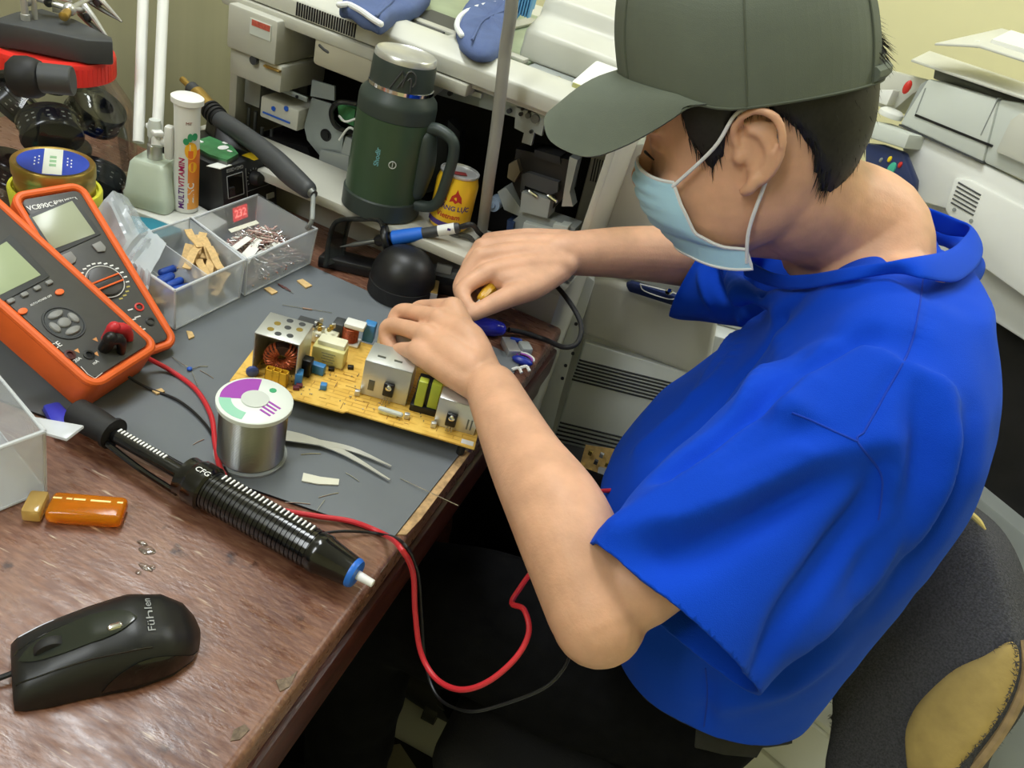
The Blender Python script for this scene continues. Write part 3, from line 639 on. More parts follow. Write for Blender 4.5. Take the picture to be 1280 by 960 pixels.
# ================================================================ TWEEZERS, STRIP, OFFCUTS
tw = thing('tweezers', atZ(420, 570, MATZ)[:], 'thin silver tweezers lying on the mat behind the solder spool', 'tweezers')
for k, pts in enumerate(([(352, 541), (385, 549), (430, 566), (487, 600)], [(352, 546), (390, 552), (440, 562), (489, 583)])):
    z_ = MATZ + .003
    L1 = [atZ(x, y, z_ + .003 * (1 - i / 3)) for i, (x, y) in enumerate(pts)]; w_ = [.0045, .004, .003, .0008]
    d = [(L1[min(i + 1, 3)] - L1[max(i - 1, 0)]).normalized() for i in range(4)]; s = [V((-q.y, q.x, 0)) for q in d]
    P_ = [a + b * c for a, b, c in zip(L1, s, w_)]; Q_ = [a - b * c for a, b, c in zip(L1, s, w_)]
    P_ = [V(p) for p in catmull(P_, 5)]; Q_ = [V(p) for p in catmull(Q_, 5)]
    obj('arm', MB().grid([P_, Q_]), m_steel, tw, solid=.0012, offset=0)
m_tape = mat('cream_tape', (216, 214, 196), .7); m_tan = mat('tan_tape', (205, 172, 118), .7, var=.12, vscale=300)
q = [atZ(x, y, MATZ + .0005) for x, y in ((377, 602), (379, 592), (400, 597), (424, 600), (423, 607), (398, 606))]
obj('label_strip', MB().prism(q, (0, 0, .0012)), m_tape, label='cream paper strip lying on the mat in front of the tweezers', cat='strip', smooth=0)
m_lead = mat('tinned_lead', (200, 200, 198), .25, .9)
cuts = [((356, 628), (388, 630), 'nearest the pump barrel'), ((398, 622), (423, 616), 'below the cream strip'), ((406, 625), (396, 639), 'slanting toward the mat edge'), ((432, 591), (449, 602), 'crossing under the tweezers tip'), ((376, 568), (401, 567), 'between the tweezers arms'),
        ((241, 556), (255, 549), 'left of the solder spool'), ((250, 463), (267, 473), 'right of the blue capacitor'), ((375, 640), (383, 640), 'at the near mat edge'), ((330, 416), (338, 419), 'near the clear bins')]
for (a, b, wh) in cuts:
    obj('wire_offcut', MB().tube([atZ(*a, MATZ + .0006), atZ((a[0] + b[0]) / 2, (a[1] + b[1]) / 2 - .6, MATZ + .0007), atZ(*b, MATZ + .0006)], .0004, 6, 3), m_lead, label='short silver wire offcut on the mat, ' + wh, cat='wire offcut', group='wire offcuts on the grey mat')
obj('wire_offcut', MB().tube([atZ(500, 598, MATZ + .0006), atZ(530, 612, DESK + .005), atZ(573, 632, DESK + .002)], .0004, 6, 5), m_lead, label='long thin wire offcut reaching over the desk edge', cat='wire offcut', group='wire offcuts on the grey mat')
obj('wire_offcut', MB().tube([atZ(193, 583, DESK + .0008), atZ(211, 591, DESK + .0008)], .0005, 6), m_lead, label='single silver wire offcut on bare wood beside the pump rod', cat='wire offcut', group='wire offcuts on the grey mat')
for pts, wh in (([(233, 415), (240, 416), (243, 422), (236, 425)], 'below the near clear bin'), ([(190, 490), (202, 487), (206, 491), (196, 494)], 'beside the black test lead'), ([(330, 362), (337, 360), (347, 366), (340, 369)], 'beside the far clear bin, nearer one'), ([(371, 352), (378, 350), (390, 358), (382, 361)], 'beside the far clear bin, farther one')):
    q = [atZ(x, y, MATZ + .0004) for x, y in pts]; obj('tape_scrap', MB().prism(q, (0, 0, .0018)), m_tan, label='small tan tape scrap on the mat ' + wh, cat='tape scrap', group='tape scraps on the mat')
cap_ = thing('ceramic_capacitor', atZ(237, 462, MATZ)[:], 'small blue disc capacitor with bent leads on the mat', 'capacitor')
obj('disc', MB().ball(atZ(237, 461, MATZ + .0022), (.0026, .0026, .002)), m_blue, cap_)
obj('lead', MB().tube([atZ(236, 459, MATZ + .002), atZ(228, 455, MATZ + .003), atZ(215, 446, MATZ + .001)], .0004, 6, 4), m_lead, cap_); obj('lead', MB().tube([atZ(240, 461, MATZ + .002), atZ(250, 458, MATZ + .001), atZ(260, 458, MATZ + .001)], .0004, 6, 4), m_lead, cap_); obj('lead', MB().tube([atZ(240, 465, MATZ + .002), atZ(247, 482, MATZ + .001)], .0004, 6), m_lead, cap_)
m_resb = mat('pale_resistor_body', (150, 120, 100), .5)
def resistor(a, b, lab):
    a = atZ(*a, MATZ + .0012); b = atZ(*b, MATZ + .0012); d = b - a; r = thing('resistor', (a.lerp(b, .5))[:], lab, 'resistor')
    obj('lead', MB().tube([a, b], .00035, 6), m_lead, r); obj('ceramic_body', MB().tube([a + d * .42, a + d * .46, a + d * .54, a + d * .58], [.0012, .0010, .0010, .0012], 8, ends=True), m_resb, r)
resistor((353, 381), (415, 391), 'single loose resistor lying on the mat behind the circuit board')
for k, (x, y) in enumerate(((350, 357), (354, 359), (358, 361))):
    a = atZ(x - 6, y - 5, MATZ + .001); b = atZ(x + 9, y + 6, MATZ + .001); d = b - a
    r = thing('resistor', a.lerp(b, .5)[:], 'tiny resistor in the row of three beside the far clear bin, ' + ('left one', 'middle one', 'right one')[k], 'resistor', 'three resistors beside the bin')
    obj('lead', MB().tube([a, b], .0003, 6), m_lead, r); obj('ceramic_body', MB().tube([a + d * .3, a + d * .7], .0011, 8, ends=True), mat('dark_resistor_body', (92, 52, 48), .5) if k == 0 else bpy.data.materials['dark_resistor_body'], r)

# ================================================================ MULTIMETERS
m_hol = mat('orange_rubber', (226, 100, 38), 0.5, var=.05, vscale=30)
m_face = mat('meter_grey_plastic', (66, 66, 65), 0.45, var=.05, vscale=80)
m_lcd = mat('lcd_grey_green', (160, 172, 138), 0.3, var=.04, vscale=20)
m_key = mat('grey_rubber_key', (132, 132, 130), 0.5)
m_orb = mat('orange_key', (240, 110, 50), .5)
class Plane:
    def __init__(s, O, w_, a): s.O = V(O); s.w = V(w_).normalized(); a = V(a); s.a = (a - s.w * a.dot(s.w)).normalized(); s.n = s.w.cross(s.a)
    def __call__(s, u, v, h=0): return s.O + s.w * u + s.a * v + s.n * h
    def rr(s, u0, u1, v0, v1, r, h, n=5):
        o = []
        for cx, cy, a0 in ((u1 - r, v1 - r, 0), (u0 + r, v1 - r, 90), (u0 + r, v0 + r, 180), (u1 - r, v0 + r, 270)):
            o += [s(cx + r * math.cos(math.radians(a0 + 90 * k / n)), cy + r * math.sin(math.radians(a0 + 90 * k / n)), h) for k in range(n + 1)]
        return o
    def pad(s, u0, u1, v0, v1, r, h, t): return MB().prism(s.rr(u0, u1, v0, v1, r, h), s.n * t)
    def px(s, x, y, h=0): return atP(x, y, s.O + s.n * h, s.n)
    def R(s): return M3(s.w, s.a, s.n)
def holster(P, W, L, T0, T1, par):
    m = MB(); o1 = P.rr(-.008, W + .008, -.010, L + .008, .012, .002)
    def back(p):
        q = p - P.O; v = q.dot(P.a); return p - P.n * (T0 + (T1 - T0) * max(0, min(1, v / L)))
    m.rings([[back(p) for p in o1], o1])
    obj('rubber_holster', m, m_hol, par, bevel=.003)
    obj('holster_rim', MB().tube(P.rr(-.005, W + .005, -.007, L + .005, .010, .003) + [P.rr(-.005, W + .005, -.007, L + .005, .010, .003)[0]], .0038, 10), m_hol, par)
P1 = Plane((-.428, .402, .788), (-.047, .9988, 0.0), (-.893, -.05, .447))
mt1 = thing('multimeter', (-.47, .43, MATZ), 'grey multimeter in orange holster with red and black leads plugged in, in front', 'multimeter', 'multimeters leaning at the left')
W1, L1_ = .066, .185
holster(P1, W1, L1_, .034, .034, mt1)
obj('face_plate', P1.pad(-.001, W1 + .001, -.002, L1_, .006, .002, .003), m_face, mt1, bevel=.001)
F1 = .005
def facepart(P, name, pts, h, t, mt, par, bevel=.0006): return obj(name, MB().prism([P.px(x, y, h) for x, y in pts], P.n * t), mt, par, bevel=bevel)
facepart(P1, 'display_bezel', [(12, 294), (18, 298), (62, 346), (56, 350), (-8, 384), (-50, 340)], F1, .0012, m_dgrey, mt1)
facepart(P1, 'display', [(8, 302), (51, 344), (0, 369), (-40, 330)], F1 + .0012, .0005, m_lcd, mt1)
for (x, y) in ((13, 377), (30, 369), (46, 361), (61, 354)):
    c = P1.px(x, y, F1); obj('grey_key', MB().box(c + P1.n * .001, (.0065, .0042, .003), P1.R()), m_key, mt1, bevel=.0012)
for (x, y) in ((74, 366), (28, 390)):
    c = P1.px(x, y, F1); q = [c + P1.w * (.0042 * math.cos(a)) + P1.a * (.0028 * math.sin(a)) for a in [2 * math.pi * k / 12 for k in range(12)]]; obj('orange_key', MB().prism(q, P1.n * .002), m_orb, mt1, bevel=.0005)
nc = P1.px(80, 404, F1)
obj('key_ring', MB().lathe([(.0150, 0), (.0158, .0012), (.0168, .0012), (.0172, 0)], nc, P1.n, 36), m_dgrey, mt1)
obj('nav_recess', MB().lathe([(.0150, 0), (.0150, .0004)], nc, P1.n, 36), m_dgrey, mt1)
def ovalpad(c, rx, ry, t, P): return MB().rings([[c + P.w * (rx * k * math.cos(a)) + P.a * (ry * k * math.sin(a)) + P.n * h for a in [2 * math.pi * i / 20 for i in range(20)]] for h, k in ((0, 1), (t * .7, .96), (t, .8))])
for du, dv, rx, ry in ((0, .0095, .0078, .0034), (0, -.0095, .0078, .0034), (-.0100, 0, .0034, .0058), (.0100, 0, .0034, .0058), (0, 0, .0062, .0048)):
    obj('nav_key', ovalpad(nc + P1.w * du + P1.a * dv, rx, ry, .0024, P1), m_key, mt1, smooth=50)
for du, dv, s in ((0, .0095, 'REL'), (0, -.0095, 'Hz'), (-.0100, 0, 'MAX'), (.0100, 0, 'MIN'), (0, 0, 'OK')): pass
for (x, y) in ((87, 444), (111, 444), (130, 436), (134, 424)):
    c = P1.px(x, y, F1); obj('socket', MB().lathe([(.0046, 0), (.0046, .0012), (.0028, .0014), (.0028, -.001)], c, P1.n, 20), m_black if x > 100 else mat('dark_red_socket', (70, 22, 22), .4), mt1)
text('lettering', 'CE', P1.px(65, 435, F1 + .0002), P1.w, P1.a, .0075, m_wprint, mt1)
text('lettering', '20A', P1.px(93, 452, F1 + .0002), P1.w, P1.a, .0042, m_wprint, mt1); text('lettering', 'mA', P1.px(116, 455, F1 + .0002), P1.w, P1.a, .0042, m_wprint, mt1)
text('lettering', 'AUTO POWER OFF', P1.px(38, 382, F1 + .0002), P1.w, P1.a, .0026, m_wprint, mt1)
q = [P1.px(x, y, F1 + .0003) for x, y in ((101, 458), (110, 468), (119, 473), (128, 466))]; obj('print_line', MB().tube(q, .0003, 5), m_wprint, mt1)
for (x, y) in ((97, 439), (121, 443), (120, 425)):
    c = P1.px(x, y, F1); obj('orange_arrow', MB().prism([c - P1.w * .0022 + P1.a * .002, c + P1.w * .0022 + P1.a * .002, c - P1.a * .0022], P1.n * .0003), mat('tan_arrow', (214, 150, 90), .5) if 'tan_arrow' not in bpy.data.materials else bpy.data.materials['tan_arrow'], mt1, smooth=0)
P2m = Plane((-.4595, .4605, .765), (.2574, .9659, 0.015), (-.813, .2012, .5464))
mt2 = thing('multimeter', (-.53, .52, MATZ), 'grey multimeter with round range dial, leaning behind the other multimeter', 'multimeter', 'multimeters leaning at the left')
W2, L2 = .0525, .168
holster(P2m, W2, L2, .006, .045, mt2)
obj('face_plate', P2m.pad(-.001, W2 + .001, -.002, L2, .006, .002, .003), m_face, mt2, bevel=.001)
facepart(P2m, 'display_bezel', [(32, 271), (93, 247), (126, 293), (66, 320)], F1, .001, m_dgrey, mt2)
facepart(P2m, 'display', [(40, 272), (90, 251), (119, 292), (66, 312)], F1 + .001, .0005, mat('lcd_grey', (158, 164, 140), .25), mt2)
for pts in ([(76, 320), (88, 315), (95, 323), (94, 328), (88, 332)], [(114, 307), (125, 302), (132, 310), (131, 315), (122, 316)]): facepart(P2m, 'square_key', pts, F1, .002, m_key, mt2)
dc = P2m.px(131, 353, F1)
obj('range_dial', MB().lathe([(.0175, 0), (.0175, .001), (.0150, .0016), (.0148, .004), (.012, .0048)], dc, P2m.n, 40), mat('dial_grey', (58, 56, 54), .4), mt2)
obj('dial_ring', MB().tube([dc + P2m.w * .0168 * math.cos(a) + P2m.a * .0168 * math.sin(a) + P2m.n * .0016 for a in [2 * math.pi * k / 40 for k in range(41)]], .0005, 6), m_wprint, mt2)
k0, k1 = P2m.px(118, 359, F1 + .006), P2m.px(151, 346, F1 + .006); kd = (k1 - k0).normalized(); ks = P2m.n.cross(kd)
obj('pointer_knob', MB().prism([k0 + ks * .0042, k1 + ks * .0042, k1 + kd * .0015, k1 - ks * .0042, k0 - ks * .0042], P2m.n * -.005), mat('dial_knob', (48, 46, 44), .45), mt2, bevel=.0006)
q = [k0 + ks * .0036, k1 + ks * .0036, k1 - ks * .0036, k0 - ks * .0036]; q = [p + P2m.n * .0003 for p in q]; obj('orange_outline', MB().tube(q + [q[0]], .0009, 6), m_orb, mt2)
m = MB(); my = MB()
for k in range(22):
    a = math.radians(-75 + k * 15 if k < 30 else 0); r_ = .0205; c = dc + P2m.w * r_ * math.cos(a) + P2m.a * r_ * math.sin(a); (my if 2 < (k % 22) < 0 or k in (0, 1, 2, 3, 20, 21) else m).box(c + P2m.n * .0002, (.0034, .0014, .0003), P2m.R())
obj('range_marks', m, m_wprint, mt2); obj('yellow_range_marks', my, mat('dull_yellow_print', (190, 175, 90), .5), mt2)
for (x, y, mm_) in ((174, 384, 'r'), (188, 402, 'b')):
    c = P2m.px(x, y, F1); obj('socket', MB().lathe([(.0044, 0), (.0044, .001), (.0030, .0012), (.0028, -.0005)], c, P2m.n, 20), m_red if mm_ == 'r' else m_black, mt2)
m = MB()
for (x, y, l) in ((163, 387, .005), (165, 400, .008), (170, 410, .010), (152, 398, .005), (172, 396, .006), (178, 412, .006)): m.box(P2m.px(x, y, F1 + .0002), (l, .0012, .0003), P2m.R())
obj('socket_print', m, m_wprint, mt2)
text('lettering', 'VC890C+', P2m.px(34, 261, F1 + .0002), P2m.w, P2m.a, .0068, m_wprint, mt2, bold=.01); text('lettering', 'DMM METER', P2m.px(67, 253, F1 + .0002), P2m.w, P2m.a, .0040, m_wprint, mt2)
text('lettering', 'CE', P2m.px(127, 386, F1 + .0002), P2m.w, P2m.a, .005, m_wprint, mt2)

# ================================================================ TEST LEADS
m_rlead = mat('red_silicone', (196, 44, 52), .4); m_blead = mat('black_silicone', (20, 20, 21), .4)
rl = thing('test_lead', atZ(230, 475)[:], 'red test lead running from the front multimeter over the desk edge to the lap', 'test lead', 'multimeter test leads')
sR = P1.px(134, 424, F1); sB = P1.px(130, 436, F1)
n1 = P1.n
obj('plug', MB().tube([sR, sR + n1 * .012, sR + n1 * .018 ], [.0052, .0055, .0055], 14, ends=True).tube([sR + n1 * .016, sR + n1 * .016 + V((.004, .010, -.004)), D(162, 430, .70)], [.0058, .0048, .0034], 12, 3, ends=True), m_rlead, rl)
LX = lambda px, py, x: atX(px, py, x)
rp = [D(162, 430, .70), atZ(182, 446, .770), atZ(213, 463, MATZ + .0035), atZ(245, 487, MATZ + .0025), atZ(264, 520, MATZ + .0025), atZ(269, 555, MATZ + .0025), atZ(278, 590, MATZ + .004), atZ(310, 622, DESK + .006), atZ(345, 636, MATZ + .0025), atZ(395, 645, MATZ + .0025), atZ(440, 652, MATZ + .0025), atZ(480, 668, MATZ + .003), atX(500, 684, -.120), D(516, 715, .60), D(519, 765, .62), D(526, 815, .63), D(545, 848, .62), D(575, 862, .60), D(610, 852, .59), D(645, 822, .59), D(661, 790, .60), D(655, 762, .61), D(640, 754, .63), D(650, 735, .65), D(672, 705, .67), D(700, 672, .70), D(735, 620, .76), D(775, 612, .79)]
obj('cable', MB().tube(rp, .0023, 10, 8), m_rlead, rl)
bl_ = thing('test_lead', atZ(210, 495)[:], 'black test lead curving over the mat and hanging off the desk edge', 'test lead', 'multimeter test leads')
obj('plug', MB().tube([sB, sB + n1 * .012, sB + n1 * .017], [.0052, .0055, .0055], 14, ends=True).tube([sB + n1 * .015, sB + n1 * .015 + V((.004, .008, -.004)), D(150, 452, .685)], [.0058, .0045, .0026], 12, 3, ends=True), m_blead, bl_)
bp = [D(150, 452, .685), atZ(160, 470, .765), atZ(185, 485, MATZ + .002), atZ(225, 502, MATZ + .002), atZ(258, 532, MATZ + .002), atZ(274, 565, MATZ + .002), atZ(284, 592, MATZ + .004), D(300, 612, .615), atZ(330, 655, DESK + .005), atZ(378, 668, DESK + .004), atZ(430, 664, DESK + .006), atZ(478, 668, DESK + .006), atX(505, 680, -.118), D(522, 715, .61), D(527, 770, .63), D(532, 830, .645), D(548, 872, .63), D(585, 889, .60), D(630, 880, .59), D(680, 860, .58), D(705, 835, .585), D(716, 808, .60), D(725, 790, .64)]
obj('cable', MB().tube(bp, .0013, 8, 8), m_blead, bl_)
# ================================================================ CLEAR BINS
m_bin = mat('frosted_clear_plastic', (222, 228, 232), 0.18, alpha=.38, bump=.05, bscale=200)
m_binrim = mat('clear_plastic_rim', (228, 232, 236), 0.15, alpha=.6)
def open_box(par, corners, zb, zt, th=.0014, taper=0.0):
    """four-walled open box over a ground quad (x, y) listed counter-clockwise"""
    c = sum((V((x, y, 0)) for x, y in corners), V((0, 0, 0))) / 4
    def ring(z, k, off): return [V((c.x + (x - c.x) * k, c.y + (y - c.y) * k, z)) for x, y in corners]
    k0 = 1 - taper; s = th / .05
    m = MB(); m.rings([ring(zb, k0, 0), ring(zt, 1, 0)], cap0=True, cap1=False)
    o = obj('wall_panels', m, m_bin, par, solid=th, smooth=0)
    R_ = ring(zt, 1, 0); obj('rim', MB().tube(R_ + [R_[0]], .0017, 8), m_binrim, par)
    B_ = ring(zb + .001, k0, 0); obj('base_edge', MB().tube(B_ + [B_[0]], .0011, 6), m_binrim, par)
    e = MB()
    for a, b in zip(B_, R_): e.tube([a, b], .0013, 6)
    obj('corner_edge', e, m_binrim, par)
BZ = MATZ + .0004
A_ = [(-.461, .541), (-.4545, .640), (-.553, .672), (-.562, .560)]
B_ = [(-.4535, .643), (-.445, .766), (-.545, .786), (-.5515, .674)]
binA = thing('clear_bin', (-.508, .60, BZ), 'clear divided bin holding tan taped parts and blue capacitors', 'storage bin', 'clear storage bins')
open_box(binA, A_, BZ, .802, taper=.05)
dv = MB(); p0, p1 = V((-.4575, .590, 0)), V((-.5575, .616, 0)); d = (p1 - p0).normalized(); n = V((-d.y, d.x, 0))
c = p0.lerp(p1, .5); obj('divider', MB().box((c.x, c.y, BZ + .024), ((p1 - p0).length - .008, .0014, .044), M3(d, n, V((0, 0, 1)))), m_bin, binA)
binB = thing('clear_bin', (-.50, .715, BZ), 'clear bin full of paper strips and banded resistors, by the soldering station', 'storage bin', 'clear storage bins')
open_box(binB, B_, BZ, .802, taper=.05)
# front left bin
binC = thing('clear_bin', (-.50, .33, DESK), 'large clear bin cut by the left edge of the picture', 'storage bin', 'clear storage bins')
cz = DESK + .0006; f0 = atZ(64, 614, cz); fdir = (atZ(0, 641, cz) - f0).normalized(); rtop = .812
bd = V((-fdir.y, fdir.x, 0)); bd = -bd if bd.y < 0 else bd
q = atZ(4, 452, rtop) - atZ(72, 533, rtop); bdir = V((q.x, q.y, 0)).normalized()
c0 = f0; c1 = f0 + bdir * .105; c3 = f0 + fdir * .16; c2 = c3 + bdir * .105
open_box(binC, [(c0.x, c0.y), (c1.x, c1.y), (c2.x, c2.y), (c3.x, c3.y)], cz, rtop, th=.0018, taper=.04)
tabp = [c0 + V((0, 0, rtop - cz)), c0 + V((.016, .004, rtop - cz)), c0 + V((.014, .022, rtop - cz)), c0 + bdir * .022 + V((0, 0, rtop - cz))]
obj('corner_tab', MB().prism([p - V((0, 0, .001)) for p in tabp], (0, 0, -.003)), m_binrim, binC, bevel=.0008)
# contents of the divided bin
rn = random.Random(5)
def cell(quad, u, v):
    a, b, c, d = [V((x, y, 0)) for x, y in quad]; return a.lerp(b, u).lerp(d.lerp(c, u), v)
for k in range(36):
    u = rn.uniform(.58, .90) if k > 5 else rn.uniform(.12, .42); v = rn.uniform(.12, .66) if k > 5 else rn.uniform(.45, .65)
    p = cell(A_, u, v); a = rn.uniform(-.5, .5) + 2.2; l = rn.uniform(.030, .042); z = BZ + .006 + .0012 * k
    d = V((math.cos(a), math.sin(a), rn.uniform(-.1, .45))).normalized(); s = V((0, 0, 1)).cross(d).normalized(); up = d.cross(s)
    l = min(l, .034); cc = V((p.x, p.y, z))
    m = MB(); L_ = []; R_ = []
    for i in range(6):
        t = i / 5 - .5; b_ = math.sin(t * 5 + k) * .0022; L_.append(cc + d * (l * t) + s * .0042 + up * b_); R_.append(cc + d * (l * t) - s * .0042 + up * b_)
    obj('taped_part', m.grid([L_, R_]), m_tan, solid=.0015, offset=0, label='tan taped component strip in the clear divided bin', cat='taped part', group='tan taped strips in the divided bin')
m_bcap = mat('blue_film_capacitor', (38, 78, 170), .35)
for k, (u, v) in enumerate(((.30, .35), (.36, .42), (.28, .48), (.40, .34), (.34, .55), (.42, .60))):
    p = cell(A_, u, v); a = 1.3 + .3 * rn.uniform(-1, 1); d = V((math.cos(a), math.sin(a), 0)); z = BZ + .018 + .0035 * (k % 3)
    obj('film_capacitor', MB().tube([V((p.x, p.y, z)) - d * .008, V((p.x, p.y, z)) + d * .008], .0042, 12, ends=True), m_bcap, label='blue capacitor lying in the left half of the divided bin', cat='capacitor', group='blue capacitors in the divided bin')
# pile of resistors, and strips, in the far bin
m_rpile = mat('resistor_pile', (206, 190, 180), .5, var=.3, vscale=400, col2=(168, 110, 105))
pm = MB()
for k in range(1500):
    u, v = rn.uniform(.10, .88), rn.uniform(.08, .70); p = cell(B_, u, v); h = .006 + .038 * math.sin(math.pi * u) * math.sin(math.pi * min(1, v * 1.25)) * rn.random()
    a = rn.uniform(0, 6.28); d = V((math.cos(a), math.sin(a), rn.uniform(-.3, .5))).normalized(); c = V((p.x, p.y, BZ + h + .002))
    pm.cm = 0 if k % 3 else 1; pm.tube([c - d * .010, c + d * .010], .0004 if k % 3 else .0011, 5)
obj('resistor_pile', pm, [m_lead, m_rpile], label='tangled pile of small resistors with silver leads in the far clear bin', cat='resistors', kind='stuff')
m_paper = mat('white_paper', (226, 226, 218), .7)
for k, (u, v, a, l, cl) in enumerate(((.50, .62, 1.0, .050, 0), (.55, .55, 1.5, .044, 0), (.25, .25, 1.9, .05, 0), (.30, .30, 1.7, .055, 0), (.20, .40, 1.5, .05, 0), (.62, .45, 1.9, .036, 1), (.66, .40, 2.1, .03, 1), (.45, .2, 1.4, .05, 0), (.52, .70, 1.1, .045, 2), (.15, .15, 1.8, .035, 0))):
    p = cell(B_, u, v); d = V((math.cos(a), math.sin(a), .25)).normalized(); s = V((0, 0, 1)).cross(d).normalized(); c = V((p.x, p.y, BZ + .028 + .0025 * (k % 5)))
    l = min(l, .036)
    q = [c - d * l / 2 - s * .004, c + d * l / 2 - s * .004, c + d * l / 2 + s * .004, c - d * l / 2 + s * .004]
    obj('paper_strip', MB().prism(q, d.cross(s) * .0006), (m_paper, mat('red_tape_strip', (214, 96, 84), .6) if k == 5 else bpy.data.materials.get('red_tape_strip'), m_tape)[cl], label=('white paper strip' if cl == 0 else 'red banded strip' if cl == 1 else 'cream strip standing') + ' on the resistor pile in the far clear bin', cat='paper strip', group='paper strips in the far bin', smooth=0)
# crumpled clear bag
m_bag = mat('crumpled_clear_film', (218, 226, 232), .12, alpha=.38, spec=.9)
rows = []
a0, a1, b0, b1 = D(122, 262, .80), D(176, 385, .755), D(160, 248, .84), D(208, 322, .83)
for k in range(25):
    r = []
    for i in range(15):
        u, v = k / 24, i / 14; p = a0.lerp(a1, u).lerp(b0.lerp(b1, u), v); h = .020 * math.sin(math.pi * v) * (1 - .6 * u) + .006 * noise.noise(V((u * 7, v * 5, 1))) + .003 * math.sin(u * 40) * (u > .55)
        p = p + V((.3, -.3, .8)).normalized() * h; p.z = max(p.z, MATZ + .052 * (p.x < -.44) * (p.y > .545) + .001); r.append(p)
    rows.append(r)
obj('plastic_bag', MB().grid(rows), m_bag, smooth=20, solid=.0004, offset=0, label='crumpled clear plastic film leaning between the meters and the divided bin', cat='plastic bag')
# teal parts tin behind the film
q = [atZ(x, y, DESK + .022) for x, y in ((163, 272), (185, 268), (226, 280), (226, 292), (200, 300), (172, 296))]
tb = thing('parts_case', atZ(195, 292)[:], 'flat dark parts case with teal lid behind the clear bins', 'case')
obj('case_bottom', MB().prism([p - V((0, 0, .002)) for p in q], (0, 0, -.018)), m_dgrey, tb, bevel=.002); obj('case_lid', MB().prism([p + V((0, 0, .003)) for p in q[2:] + q[:1]], (0, 0, -.005)), mat('teal_plastic', (40, 128, 150), .45), tb, bevel=.001)
obj('case_label', MB().prism([atZ(x, y, DESK + .0225) for x, y in ((165, 272), (172, 270), (176, 273), (169, 275))], (0, 0, -.002)), m_white, tb)

# ================================================================ MAGNIFIER LAMP BASE WITH TWIN RODS
lamp = thing('desk_lamp', (-.64, .72, DESK), 'white desk lamp base with pale green block and two tall white rods', 'lamp')
m_pgreen = mat('pale_green_plastic', (196, 208, 190), .4, var=.03)
lz = .777
q = [atZ(x, y, lz) for x, y in ((160, 252), (196, 243), (232, 246), (272, 268), (286, 276), (262, 292), (240, 290), (165, 262))]
obj('base_plate', MB().prism(q, (0, 0, -(lz - DESK - .001))), m_white, lamp, bevel=.004)
q = [atZ(x, y, lz + .002) for x, y in ((163, 254), (172, 238), (222, 240), (218, 254), (190, 268))]; c = sum(q, V((0, 0, 0))) / 5
bx_ = D(192, 246, .93); lc = V((-.637, .712, 0))
def sqr(hw, z, r=.25): return [lc + Rz(14) @ V((hw * math.copysign(abs(math.cos(a)) ** r, math.cos(a)), hw * math.copysign(abs(math.sin(a)) ** r, math.sin(a)), 0)) + V((0, 0, z)) for a in [2 * math.pi * (k + .5) / 24 for k in range(24)]]
obj('pivot_block', MB().rings([sqr(.0275, lz + .001), sqr(.0275, lz + .016), sqr(.0262, lz + .018), sqr(.0215, lz + .052), sqr(.018, lz + .057)]), m_pgreen, lamp, smooth=50)
pc = lc + V((0, 0, lz + .057)); obj('metal_post', MB().lathe([(.0085, -.002), (.0085, .016), (.0070, .018), (.0070, .030)], pc, seg=20), m_steel, lamp)
obj('rod_socket', MB().lathe([(.0078, .026), (.0078, .040), (.006, .046)], pc, seg=16), m_lgrey, lamp); obj('rod_bracket', MB().box(pc + V((0, 0, .034)), (.012, .030, .006), Rz(60)), m_white, lamp, bevel=.002)
dd = (pc - CAM).length * .0 + (R3.transposed() @ (pc + V((0, 0, .03)) - CAM)).z
for xt, xb, yb in ((179, 173, 178), (204, 196, 183)):
    b_ = D(xb, yb, dd); t_ = b_ + V((0, 0, .5)); e = D(xt, 0, dd); 
    k = (e - b_); top = b_ + k * 1.9
    obj('support_rod', MB().cyl(b_, top, .0062, seg=16), m_white, lamp)
h = D(212, 178, dd); obj('clamp_knob', MB().box(h, (.010, .012, .040), Rz(20)), m_white, lamp, bevel=.003); obj('knob_stem', MB().cyl(h + V((-.02, .0, -.005)), h, .006), m_white, lamp)

# ================================================================ VITAMIN TUBE
vt = V((-.604, .726, lz + .0005))
tube_ = thing('vitamin_tube', vt[:], 'white and orange vitamin tablet tube standing on the lamp base', 'tube')
VR = .0143; VH = .134
obj('tube_body', MB().lathe([(VR - .001, 0), (VR, .001), (VR, VH)], vt, seg=40), m_white, tube_)
obj('cap', MB().lathe([(VR, VH - .012), (VR + .0005, VH - .004), (VR + .0035, VH - .002), (VR + .0035, VH + .004), (VR + .001, VH + .0055), (.002, VH + .006)], vt, seg=40), m_white, tube_)
va = math.atan2(-vt.y, -vt.x)                       # towards the camera side
def vsurf(ang, z, off=.0002): a = va + ang; return vt + V(((VR + off) * math.cos(a), (VR + off) * math.sin(a), z))
def vpatch(name, pts, mt, off): 
    n = len(pts); return obj(name, MB()._add([vsurf(a, z, off) for a, z in pts], [tuple(range(n))]), mt, tube_, smooth=0, solid=.0002, offset=1)
def vband(name, a0, a1, z0, z1, mt, off=.0002, n=14): return obj(name, MB().grid([[vsurf(a0 + (a1 - a0) * k / n, z, off) for k in range(n + 1)] for z in (z0, z1)]), mt, tube_, smooth=0, solid=.0002, offset=1)
mo_ = bpy.data.materials.new('orange_label_fade'); mo_.use_nodes = True
nt = mo_.node_tree; t_ = nt.nodes.new('ShaderNodeTexCoord'); s_ = nt.nodes.new('ShaderNodeSeparateXYZ'); r_ = nt.nodes.new('ShaderNodeMapRange'); cr = nt.nodes.new('ShaderNodeValToRGB')
